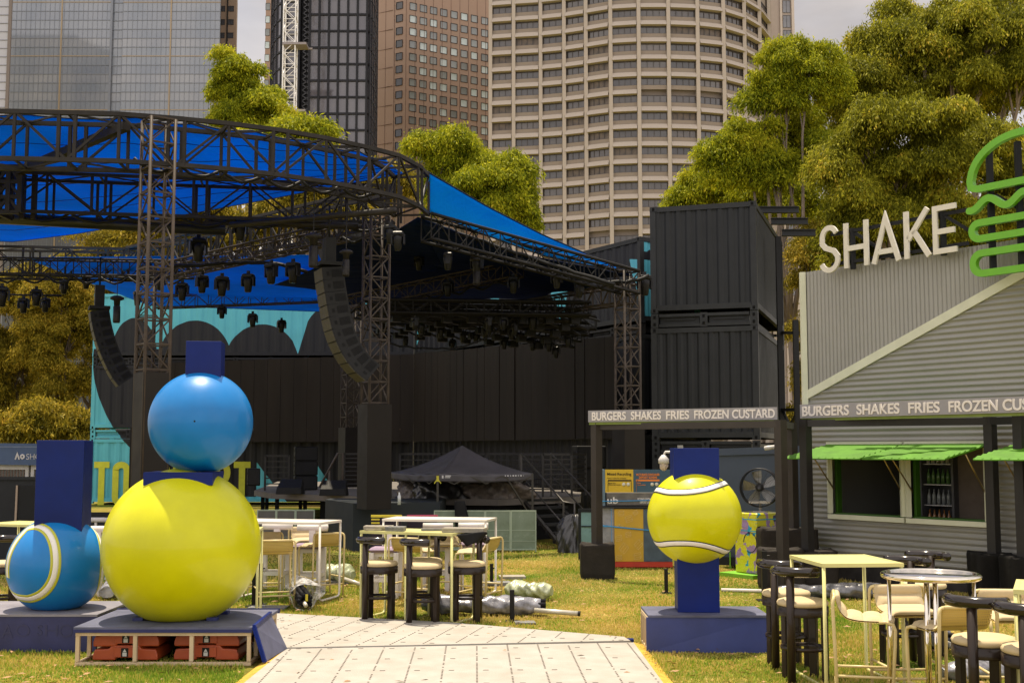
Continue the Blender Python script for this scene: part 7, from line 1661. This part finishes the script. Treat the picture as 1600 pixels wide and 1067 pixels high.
def stoolB():
    t = T('sling_stool', '', 'bar stool', (0, 0, 0), 0, 'beige tubular bar stools with padded sling seats'); w_ = .235
    for s_ in (-1, 1):
        x = s_*w_; m = MB(); m.tube([(x, -.20, 0), (x, -.215, .5), (x, -.225, .80), (x*.985, -.222, .835), (x*.93, -.215, .858), (x*.82, -.212, .866)], .0135, 10); m.build('leg', tubem, t, world=False)
        m = MB(); m.tube([(x, .20, 0), (x, .235, .50), (x, .24, .62), (x, .225, .665), (x*.98, .17, .68), (x*.95, .12, .675)], .0135, 10); m.build('leg', tubem, t, world=False)
    m = MB(); m.tube([(-w_*.82, -.212, .866), (w_*.82, -.212, .866)], .0135, 10); m.tube([(-w_, -.21, .17), (w_, -.21, .17)], .011, 8); m.tube([(-w_, .212, .17), (w_, .212, .17)], .011, 8)
    for s_ in (-1, 1): m.tube([(s_*w_, -.21, .26), (s_*w_, .215, .26)], .011, 8)
    m.build('rail', tubem, t, world=False)
    prof = [(-.212, .872), (-.200, .84), (-.175, .765), (-.13, .712), (-.06, .69), (.03, .683), (.12, .682), (.20, .684), (.235, .672)]
    def smooth(pr, k=4):
        o = []
        for i in range(len(pr)-1):
            p0, p1, p2, p3 = [Vector(pr[max(0, min(len(pr)-1, j))]) for j in (i-1, i, i+1, i+2)]
            for q in range(k): u = q/k; o.append(.5*((2*p1)+(p2-p0)*u+(2*p0-5*p1+4*p2-p3)*u*u+(3*p1-p0-3*p2+p3)*u**3))
        return o+[Vector(pr[-1])]
    S = smooth(prof); n = len(S)
    m = MB(); m.grid(lambda u, v: (-w_*.9+1.8*w_*u, S[int(round(v*(n-1)))].x, S[int(round(v*(n-1)))].y-.012), 12, n-1); m.build('sling', perf, t, world=False, solid=.003)
    m = MB()      # quilted cushion
    def top(u, v):
        k = v*(n-1); i = min(int(k), n-2); p = S[i].lerp(S[i+1], k-i); d = (S[i+1]-S[i]).normalized(); nr = Vector((-d.y, d.x)); nr = nr if nr.y > 0 else -nr
        th = .012+.026*abs(math.sin(math.pi*v*5))**.45; th *= min(1, 9*u, 9*(1-u))**.5 if 0 < u < 1 else 0
        q = p+nr*th; return (-w_*.86+1.72*w_*u, q.x, q.y)
    m.grid(top, 14, 60); m.build('cushion', cush, t, world=False)
    return t
def stoolW():
    t = T('white_stool', '', 'bar stool', (0, 0, 0), 0, 'white bar stools with lilac seats'); wm_ = mat('stool_white', (.66, .62, .58), .5, var=.03); li = mat('cushion_lilac', (.26, .19, .27), .75, var=.06)
    for sx in (-1, 1):
        for sy in (-1, 1):
            m = MB(); h = .62 if sy > 0 else .62; m.box((sx*.17, sy*.17, h/2), (.065, .065, h)); m.build('leg', wm_, t, world=False, bev=.006)
    m = MB(); m.box((0, 0, .595), (.28, .28, .06)); m.build('apron', wm_, t, world=False); m = MB(); m.bbox((0, 0, .655), (.42, .42, .065), .03); m.build('seat', li, t, world=False, bev=.008)
    m = MB(); m.box((0, -.17, .25), (.28, .04, .05)); m.box((0, .17, .25), (.28, .04, .05)); m.box((.17, 0, .25), (.04, .28, .05)); m.box((-.17, 0, .25), (.04, .28, .05)); m.build('footrest', wm_, t, world=False)
    m = MB(); m.tube([(-.22, -.2, .90), (.22, -.2, .90)], .05, 14); m.build('backrest', wm_, t, world=False); m = MB(); m.box((0, -.19, .76), (.09, .05, .24)); m.build('back_post', wm_, t, world=False)
    return t
def table(name, label, w_, d_, h, m_, loc, rz, group, mids=False, curved=True):
    """w_ along local x, d_ along local y; U shaped leg frames at the ends joined by floor rails"""
    t = T(name, label, 'bar table', loc, rz, group); m = MB(); e = .032
    m.box((0, 0, h-.006), (w_-.04, d_-.04, .012)); m.build('tabletop', m_, t, world=False)
    m = MB()
    for s_ in (-1, 1): m.box((0, s_*(d_/2-e/2), h-e/2+.003), (w_, e, e)); m.box((s_*(w_/2-e/2), 0, h-e/2+.003), (e, d_-2*e, e))
    m.build('rim', m_, t, world=False)
    for s_ in (-1, 1):
        m = MB(); x = s_*(w_/2-e/2); a = d_/2-e/2; m.tube([(x, -a, h-e), (x, -a, .07), (x, -a+.02, .03), (x, -a+.07, .013), (x, a-.07, .013), (x, a-.02, .03), (x, a, .07), (x, a, h-e)], e*.5, 10); m.build('leg_frame', m_, t, world=False)
    if mids:
        m = MB(); a = d_/2-e/2; m.tube([(0, -a, h-e), (0, -a, .013), (0, a, .013), (0, a, h-e)], e*.45, 10); m.build('leg_frame', m_, t, world=False)
    return t
yt = mat('table_yellow', (.60, .57, .24), .35, var=.04, vscale=4); wt_ = mat('table_white', (.68, .63, .55), .4, var=.03)
GY = 'pale yellow bar tables'
def mid2(px, py): return G(px, py)
# right front table: corners from its own plan
def quad_table(name, label, nl, nr_, depth, m_, group, mids=False, h=1.05):
    u = Vector((nr_[0]-nl[0], nr_[1]-nl[1], 0)); w_ = u.length; rz = math.atan2(u.y, u.x); v = Vector((-u.y, u.x, 0)).normalized(); c = Vector((nl[0], nl[1], 0))+u/2+v*depth/2
    return table(name, label, w_, depth, h, m_, (c.x, c.y, 0), rz, group, mids)
quad_table('bar_table', 'pale yellow bar table in front of the shed, left of the round chrome table', (2.63, 10.43), (3.34, 10.49), .90, yt, GY)
A_ = P(1530, 914, 8.85); quad_table('bar_table', 'pale yellow bar table cut off by the right edge of the photograph', (A_.x+.10, A_.y-.35), (A_.x+1.0, A_.y-.75), .75, yt, GY)
A_ = P(562, 831, 14.75); B_ = P(707, 836, 14.25); quad_table('bar_table', 'long pale yellow bar table over the four dark brown stools in the middle', (A_.x, A_.y), (B_.x, B_.y), .62, yt, GY, True)
A_ = P(694, 835, 14.3); B_ = P(765, 832, 14.75); 
m = MB()
A_ = P(597, 818, 17.3); quad_table('white_table', 'white bar table behind the long yellow table, under scattered flat parts', (A_.x, A_.y), (P(760, 818, 17.0).x, 17.0), .7, wt_, 'white bar tables')
A_ = P(403, 815, 16.7); quad_table('white_table', 'white bar table just right of the huge yellow ball', (A_.x-.35, A_.y+.05), (P(501, 815, 16.4).x, 16.4), .7, wt_, 'white bar tables')
A_ = P(395, 836, 14.6); quad_table('bar_table', 'pale yellow bar table mostly hidden behind the huge yellow ball', (A_.x-.8, A_.y+.2), (P(408, 826, 15.).x, 14.9), .6, yt, GY)
A_ = P(-30, 822, 16.2); quad_table('bar_table', 'pale yellow bar table at the left edge behind the blue ball', (A_.x, A_.y), (P(57, 822, 15.9).x, 15.9), .7, yt, GY)
# round chrome table
def chrome():
    c = P(1454, 896, 9.55); t = T('round_table', 'round chrome bar table with a mirror top between the beige sling stools', 'bar table', (c.x, c.y, 0)); ch = mat('chrome', (.78, .72, .62), .07, 1.0, var=.02, rvar=.02); R = .352; h = 1.055
    m = MB(); m.lathe((0, 0, h-.01), [(0, 0), (R, 0), (R, .012), (0, .012)], 48, cap=False); m.build('tabletop', mat('mirror_top', (.45, .45, .50), .06, 1.0, var=.02, rvar=.02), t, world=False)
    m = MB(); m.tube([(math.cos(a)*R, math.sin(a)*R, h-.012) for a in np.linspace(0, 2*math.pi, 56, endpoint=False)], .024, 12, closed=True); m.build('rim', ch, t, world=False)
    for k in range(4):
        a0 = math.radians(45+90*k+25); m = MB()
        for d in (-.10, .10): x, y = math.cos(a0+d)*(R-.04), math.sin(a0+d)*(R-.04); m.tube([(x, y, .02), (x, y, h-.02)], .0145, 10)
        m.build('leg', ch, t, world=False)
    m = MB(); m.tube([(math.cos(a)*(R-.04), math.sin(a)*(R-.04), .016) for a in np.linspace(0, 2*math.pi, 48, endpoint=False)], .014, 10, closed=True); m.build('base_ring', ch, t, world=False)
chrome()
SA = stoolA(); SB = stoolB(); SW = stoolW()
def place(proto, first, px, Y, rz, lab):
    loc = (P(px, 705, Y).x, Y, 0)
    if first: proto.location = loc; proto.rotation_euler = (0, 0, rz); proto['label'] = lab; return proto
    return dup(proto, loc, rz, lab)
R_ = math.radians
for i, (px, Y, a, lab) in enumerate([(594, 14.65, -41, 'dark brown stool at the left end of the long yellow table'), (662, 14.35, -41, 'nearest dark brown stool in the middle of the long yellow table'), (664, 15.0, 139, 'dark brown stool behind the nearest one at the long yellow table'), (730, 14.6, 139, 'dark brown stool at the right end of the long yellow table, back turned away'),
        (1249, 10.9, -41, 'dark brown stool at the near left of the right yellow table'), (1224, 11.6, -41, 'dark brown stool behind the near left one at the right yellow table'), (1528, 8.75, -41, 'dark brown stool in front of the perforated beige back at the lower right'), (1607, 8.35, -41, 'dark brown stool cut off by the lower right corner'),
        (1403, 11.7, 139, 'dark brown stool behind the round chrome table, left one'), (1436, 12.3, 139, 'dark brown stool behind the round chrome table, right one'), (10, 14.6, 160, 'dark brown stool at the left edge behind the blue ball')]):
    place(SA, i == 0, px, Y, R_(a), lab)
for i, (px, Y, a, lab) in enumerate([(1340, 9.85, -104, 'beige sling stool seen from the side with its padded seat towards the chrome table'), (1409, 10.25, 182, 'beige sling stool facing the camera behind the round chrome table'), (1478, 9.25, 12, 'beige sling stool showing its perforated back to the camera'), (1572, 9.9, 175, 'beige sling stool with its seat seen behind the rightmost dark stool'),
        (432, 15.9, 18, 'beige sling stool with its back to the camera right of the yellow ball'), (415, 17.0, 185, 'beige sling stool behind the yellow ball facing the camera'), (505, 17.2, 35, 'beige sling stool at the right end of the left white table'), (482, 18.2, 200, 'beige sling stool behind the white stool with the lilac seat'),
        (645, 16.3, -20, 'beige sling stool turned away between the two middle tables'), (750, 16.2, 65, 'beige sling stool at the right end of the middle white table'), (695, 17.6, 185, 'beige sling stool behind the middle white table')]):
    place(SB, i == 0, px, Y, R_(a), lab)
for i, (px, Y, a, lab) in enumerate([(486, 17.6, 178, 'white stool with lilac seat at the left white table'), (430, 17.9, 176, 'white stool between the beige stools behind the yellow ball'), (605, 17.0, 175, 'white stool with lilac seat at the left end of the middle white table'), (683, 17.9, 178, 'white stool with lilac seat behind the middle white table'), (740, 18.0, 182, 'white stool at the right behind the middle white table'), (150, 17.2, 180, 'white stool glimpsed between the blue ball and the yellow ball')]):
    place(SW, i == 0, px, Y, R_(a), lab)
# folded director chairs with coloured tops
for px, Y, c, lab in ((604, 19.2, 'yellow', 'dark folding chair with a yellow striped top edge behind the middle tables'), (660, 19.4, 'magenta', 'dark folding chair with a magenta top edge behind the middle tables')):
    x0, x1 = P(px-24, 800, Y).x, P(px+24, 800, Y).x; t = T('folding_chair', lab, 'folding chair', ((x0+x1)/2, Y, 0), 0, 'dark folding chairs with coloured top edges'); zt = P(px, 805, Y).z; zb = P(px, 862, Y).z
    dk_ = mat('chair_plum', (.040, .030, .045), .8, var=.15, bump=.2, bscale=9); m = MB(); m.box(((x0+x1)/2, Y, (zt+zb)/2-.03), (x1-x0-.03, .035, zt-zb-.06)); m.build('back', dk_, t)
    m = MB(); m.box(((x0+x1)/2, Y+.24, .46), (x1-x0-.05, .42, .03)); m.build('seat', dk_, t)
    tm_ = mat('chair_yellow', (.55, .45, .03), .6) if c == 'yellow' else mat('chair_magenta', (.35, .03, .09), .6); m = MB(); m.box(((x0+x1)/2, Y, zt-.01), (x1-x0, .05, .035))
    if c == 'yellow':
        for k in range(4): m.box((x0+.07, Y-.02, zt-.06-k*.055), (.13, .012, .025))
    m.build('top_edge', tm_, t)
    m = MB()
    for x in (x0+.02, x1-.02): m.bar((x, Y, 0), (x, Y, zt-.03), .03); m.bar((x, Y, .05), (x, Y+.45, .45), .025); m.bar((x, Y+.45, 0), (x, Y+.02, .48), .025)
    m.build('frame', mat('chair_frame', (.03, .028, .03), .5), t)

# ------------------------------------------------------------------ wrapped umbrellas, slabs, stakes on the lawn
def wrap_mat(name, c, c2, rough=.22): return mat(name, c, rough, var=.4, vscale=7, col2=c2, bump=.9, bscale=9, spec=.9, stretch=(1, 1, 1))
silver = wrap_mat('wrap_silver', (.10, .10, .125), (.34, .34, .38)); greenw = wrap_mat('wrap_green', (.30, .36, .17), (.55, .58, .40), .3); bluew = wrap_mat('wrap_blue', (.07, .08, .12), (.25, .26, .32)); dkw = wrap_mat('wrap_dark', (.03, .03, .035), (.13, .13, .15))
polem = mat('pole_pale', (.55, .52, .44), .35, .3)
def roll(label, a, b, r, m_, seed=1, pole=None, group='umbrellas wrapped in plastic lying on the lawn', taper=(.6, .75), dark_end=False):
    rng = random.Random(seed); a, b = Vector(a), Vector(b); d = (b-a); L = d.length; d.normalize(); s_ = Vector((-d.y, d.x, 0)).normalized(); up = Vector((0, 0, 1)); ph = [rng.random()*6 for _ in range(6)]
    t = T('wrapped_umbrella', label, 'umbrella', tuple((a+b)/2-up*(a.z)), 0, group); m = MB()
    def fn(u, v):
        g = 2*math.pi*u; k = 1.; e = min(v, 1-v)*6
        k *= (taper[0] if v < .5 else taper[1])*(1-min(1, e))+min(1, e)
        k *= 1+.12*math.sin(9*v+ph[0])+.07*math.sin(g*3+v*17+ph[1])+.05*math.sin(g*5-v*31+ph[2])+.04*math.sin(v*60+g*2+ph[3])
        q = a+d*(L*v)+s_*(math.cos(g)*r*1.12*k)+up*(math.sin(g)*r*.85*k); return (q.x, q.y, max(q.z, .006))
    m.grid(fn, 26, 70)
    for v in (0, 1): m.add([fn(u/26, v) for u in range(26)], [tuple(range(26)) if v else tuple(range(25, -1, -1))])
    m.build('wrap', m_, t)
    if pole:
        q0, q1, pr_ = pole; m = MB(); m.tube([q0, q1], pr_, 12); p_ = m.build('pole', polem, t); m = MB(); dd = (Vector(q1)-Vector(q0)).normalized(); m.tube([Vector(q1), Vector(q1)+dd*.03], pr_*1.06, 12); m.build('pole_end', mat('pole_cap', (.03, .03, .03), .5), p_)
    if dark_end:
        m = MB(); c = b; 
        for k in range(7): g = k*.9; m.tube([a.lerp(b, .8)+s_*math.cos(g)*r*.5+up*math.sin(g)*r*.4, b+d*.06+s_*math.cos(g)*r*.62+up*math.sin(g)*r*.5], r*.2, 7)
        m.build('folded_fabric', mat('fabric_dark', (.015, .015, .022), .7), t)
    return t
def gz(px, py, z): return G(px, py, z)
roll('grey plastic wrapped umbrella with a pale pole, behind the dark stools', gz(660, 943, .13), gz(845, 946, .12), .125, silver, 1, (gz(835, 953, .09), gz(903, 958, .06), .03), dark_end=True)
roll('pale green wrapped umbrella lying right of the long yellow table', gz(792, 920, .13), gz(862, 923, .13), .13, greenw, 2, taper=(.7, .5))
roll('green wrapped umbrella under clear plastic with a pale pole, behind the left white table', gz(505, 893, .16), gz(552, 898, .13), .16, greenw, 3, (gz(538, 904, .10), gz(564, 913, .04), .03), taper=(.6, .5))
roll('long dark silver plastic roll lying on the grass in front of the shed', gz(1206, 925, .10), gz(1392, 921, .12), .115, dkw, 4, taper=(.5, .6))
roll('blue grey wrapped roll lying between the legs of the sling stools at the right', gz(1425, 985, .12), gz(1476, 1000, .12), .14, bluew, 5, (gz(1462, 996, .09), gz(1500, 1015, .08), .03), dark_end=True)
roll('crumpled silver plastic under the rightmost stools', gz(1470, 1050, .08), gz(1600, 1040, .08), .10, silver, 6, taper=(.6, .6))
roll('small bundle of clear plastic left of the yellow ball', gz(166, 925, .12), gz(186, 915, .12), .12, silver, 9, taper=(.7, .6))
m = MB(); m.tube([gz(1127, 921, .03), gz(1201, 923, .03)], .024, 12); o = m.build('loose_pole', mat('pole_white', (.7, .64, .58), .35)); tag(o, 'bare white pole lying on the grass right of the right tennis ball', 'pole')
# clear bag seen end-on
def bag():
    c = G(476, 955); t = T('wrapped_umbrella', 'umbrella bundle seen end-on in a clear plastic bag beside the white path', 'umbrella', (c.x, c.y, 0), .25, 'umbrellas wrapped in plastic lying on the lawn'); r = .165
    m = MB(); m.grid(lambda u, v: (r*1.05*(1+.10*math.sin(6.283*u*3+v*4)+.05*math.sin(6.283*u*7))*math.cos(6.283*u)*(1-.15*v)+(.10*max(0, math.cos(6.283*u-.8))**3)*(1-v), v*1.25-.08*math.sin(12*u), max(.004, r+.0+r*.95*(1+.08*math.sin(6.283*u*4-v*5))*math.sin(6.283*u)*(1-.1*v)+.03*max(0, math.cos(6.283*u-.8))**3)), 36, 20)
    pl = bpy.data.materials.new('clear_plastic'); pl.use_nodes = True; nt_ = pl.node_tree; b = nt_.nodes['Principled BSDF']; b.inputs['Base Color'].default_value = (.75, .75, .78, 1); b.inputs['Roughness'].default_value = .18; tr = nt_.nodes.new('ShaderNodeBsdfTransparent'); mx_ = nt_.nodes.new('ShaderNodeMixShader'); z = nt_.nodes.new('ShaderNodeTexNoise'); z.inputs['Scale'].default_value = 9; rr = nt_.nodes.new('ShaderNodeMapRange'); rr.inputs['To Min'].default_value = .2; rr.inputs['To Max'].default_value = .85; rr.inputs['From Min'].default_value = .35; rr.inputs['From Max'].default_value = .7
    nt_.links.new(z.outputs['Fac'], rr.inputs['Value']); nt_.links.new(rr.outputs['Result'], mx_.inputs[0]); nt_.links.new(tr.outputs[0], mx_.inputs[1]); nt_.links.new(b.outputs[0], mx_.inputs[2]); nt_.links.new(mx_.outputs[0], nt_.nodes['Material Output'].inputs[0])
    m.build('bag', pl, t, world=False); m = MB(); rng = random.Random(4)
    for k in range(16): g = k*.62; rr_ = .10*rng.uniform(.5, 1); m.tube([(rr_*math.cos(g), -.02+.05*rng.random(), r*.8+rr_*.8*math.sin(g)), (rr_*math.cos(g), 1.1, r*.8+rr_*.8*math.sin(g))], .028, 7)
    m.build('folded_fabric', MATS['fabric_dark'], t, world=False); m = MB(); m.tube([(.0, -.16, r*.55), (.0, .3, r*.75)], .026, 12); m.build('pole', polem, t, world=False); m = MB(); m.box((.02, -.03, r*1.05), (.03, .03, .08)); m.build('tie', mat('tie_yellow', (.6, .5, .03), .5), t, world=False)
bag()
def slabs(label, c, n, m_, rz=0., sz=(.42, .34), z0=.0):
    t = T('base_slab', label, 'umbrella base', (c.x, c.y, z0), rz, 'flat umbrella base slabs'); rng = random.Random(int(c.x*77))
    for k in range(n):
        m = MB(); w_, d_ = sz; pts = []
        for i in range(9): pts.append((-w_/2+w_*i/8, -d_/2+(.012 if i % 2 else 0)))
        for i in range(9): pts.append((w_/2-w_*i/8, d_/2-(.012 if i % 2 else 0)))
        q = Matrix.Rotation(rng.uniform(-.25, .25), 3, 'Z'); m.poly([q @ Vector((x+rng.uniform(-.005, .005), y, .026*(k+1)-.002)) for x, y in pts], .023, (0, 0, 1)); m.build('slab', m_, t, world=False)
gs = mat('slab_grey', (.16, .16, .16), .7, var=.2, vscale=8, bump=.3); gl_ = mat('slab_pale', (.30, .27, .22), .6, var=.2, vscale=6); bs = mat('stand_black', (.014, .013, .012), .45)
def stand(label, px, py, h, wd=.055, both=None):
    c = G(px, py); m = MB(); m.box((c.x, c.y, h/2+.012), (wd, wd, h)); m.box((c.x, c.y, .008), (wd*3, wd*3, .012)); m.tube([(c.x, c.y, h-.06), (c.x+wd*1.1, c.y-.02, h-.05)], .010, 6)
    o = m.build('umbrella_stand', bs, bev=.003); tag(o, label, 'umbrella stand', 'black umbrella stands on the lawn')
stand('black umbrella stand tube beside the pale green bundle left of the long table', 508, 910, .27); slabs('stack of grey interlocking base slabs behind the plastic bag', G(500, 914)+Vector((-.1, 0, 0)), 3, gs); slabs('stack of grey base slabs under the pale green bundle', G(522, 911), 2, gs, .3)
stand('tall black umbrella stand tube at the right edge of the yellow ball', 398, 947, .56, .07); stand('second black umbrella stand tube right of the yellow ball, with a yellow clip', 406, 944, .52, .06); slabs('grey base slab on the grass right of the yellow ball', G(420, 950), 1, gs, .1, (.48, .3))
stand('black umbrella stand tube standing alone right of the long grey roll', 800, 971, .36, .055); slabs('thin dark base slab flat on the grass beside the lone black tube', G(820, 974), 1, gs, .1, (.24, .2))
stand('black umbrella stand tube left of the right plinth', 1041, 927, .335, .05); stand('black umbrella stand tube under the right end of the middle tables', 768, 913, .30, .05); slabs('grey base slabs under the right end of the middle tables', G(775, 914), 2, gs, .2, (.45, .3)); slabs('pale base slabs right of the middle tables', G(800, 904), 2, gl_, -.1, (.4, .3))
stand('short thick black tube behind the two left dark stools', 1195, 938, .65, .07)
# flat parts scattered on the middle tables
for c, lab, m_, sz in ((P(590, 826, 14.75), 'pale flat base plates lying on the left end of the long yellow table', gl_, (.34, .22)), (P(617, 828, 14.6), 'dark crumpled base plates on the long yellow table', gs, (.22, .2)), (P(725, 830, 14.35), 'pale flat base plates lying on the right end of the long yellow table', gl_, (.5, .22)), (P(690, 823, 14.65), 'thin metal plate lying across the middle of the long yellow table', gs, (.5, .1))):
    slabs(lab, Vector((c.x, c.y+.12, 0)), 1 if 'thin' in lab else 2, m_, .05, sz, 1.054)
m = MB(); c = P(737, 838, 14.2); m.grid(lambda u, v: (c.x+(.06+.12*v)*math.cos(6.283*u), c.y+.12+.06*math.sin(6.283*u), 1.05-.13*(1-v)+.02*math.sin(9*u)), 18, 6); o = m.build('black_cloth', MATS['cloth_black'] if 'cloth_black' in MATS else bs, solid=.008); tag(o, 'black cloth hanging from the right end of the long yellow table', 'cloth')
# black plastic heaps on and before the stage
def heap(label, c, sx, sy, sz, m_, seed):
    rng = random.Random(seed); ph = [rng.random()*6 for _ in range(5)]
    def fn(u, v):
        g = 2*math.pi*u; k = math.cos(v*math.pi/2)**.7; n_ = 1+.22*math.sin(3*g+ph[0]+4*v)+.12*math.sin(7*g+ph[1]+9*v)+.06*math.sin(15*g+ph[2]-13*v); return (c.x+sx*k*n_*math.cos(g), c.y+sy*k*n_*math.sin(g), c.z+sz*math.sin(v*math.pi/2)*(1+.15*math.sin(4*g+ph[3])*(1-v)))
    m = MB(); m.grid(fn, 60, 24); o = m.build('tarpaulin_heap', m_); tag(o, label, 'tarpaulin', 'tarpaulin heaps around the stage')
tar = mat('tarp_black', (.020, .019, .019), .32, var=.4, vscale=4, bump=.8, bscale=5, spec=.7); tarb = mat('tarp_brown', (.10, .085, .07), .45, var=.5, vscale=8, bump=.9, bscale=9, col2=(.2, .16, .13))
heap('grey black tarpaulin heap on the stage edge right of the second tower', g0(652, 27.9, .95), .45, .35, .42, tarb, 1); heap('black tarpaulin heap under the left half of the marquee', g0(690, 27.6, .95), .8, .4, .50, tar, 2); heap('brown crumpled tarpaulin under the right half of the marquee', g0(775, 27.6, .95), .75, .4, .42, tarb, 3); heap('shiny black plastic heap on the ground before the stairs', G(898, 862), .35, .3, .75, tar, 4)
for px, lab in ((623, 'clear water bottle standing on the dark plinth edge'),):
    c = Vector((P(px, 787, 24.).x, 24.1, zp)); m = MB(); m.lathe(c, [(.035, 0), (.035, .16), (.015, .21), (.015, .24)], 12); o = m.build('water_bottle', mat('bottle_clear', (.55, .58, .6), .1, spec=.9)); tag(o, lab, 'bottle')

# ------------------------------------------------------------------ every separate leg, post or strut becomes a part of its own
def explode(o):
    me = o.data; n = len(me.vertices); par = list(range(n))
    def find(a):
        while par[a] != a: par[a] = par[par[a]]; a = par[a]
        return a
    for e in me.edges:
        a, b = find(e.vertices[0]), find(e.vertices[1])
        if a != b: par[a] = b
    groups = {}
    for p in me.polygons: groups.setdefault(find(p.vertices[0]), []).append(p)
    if not 1 < len(groups) <= 24: return
    base = o.name.split('.')[0]
    for i, ps in enumerate(groups.values()):
        used = sorted({v for p in ps for v in p.vertices}); mp = {v: k for k, v in enumerate(used)}; nm = bpy.data.meshes.new(base)
        nm.from_pydata([tuple(me.vertices[v].co) for v in used], [], [[mp[v] for v in p.vertices] for p in ps]); nm.polygons.foreach_set('use_smooth', [p.use_smooth for p in ps])
        for m_ in me.materials: nm.materials.append(m_)
        nm.update(); q = link(bpy.data.objects.new(base, nm)); q.parent = o.parent; q.location = o.location; q.rotation_euler = o.rotation_euler
        for md in o.modifiers:
            k = q.modifiers.new(md.name, md.type)
            for at_ in ('width', 'segments', 'limit_method', 'angle_limit', 'thickness', 'offset'):
                if hasattr(md, at_): setattr(k, at_, getattr(md, at_))
    bpy.data.objects.remove(o)
SPLIT = {'post', 'leg', 'gas_strut', 'handle_recess', 'ledge', 'tie_collar', 'mast_leg', 'slab', 'strut', 'pilaster', 'hatch_frame_x', 'jamb', 'tie_tab', 'strap', 'foot', 'seam_border', 'edge_cable', 'shelf', 'blade', 'cradle', 'rail'}
shared = {}
for o in sc.objects:
    if o.type == 'MESH': shared[o.data.name] = shared.get(o.data.name, 0)+1
for o in list(sc.objects):
    if o.type == 'MESH' and o.parent and o.name.split('.')[0] in SPLIT and shared[o.data.name] == 1 and not [c for c in sc.objects if c.parent == o]: explode(o)
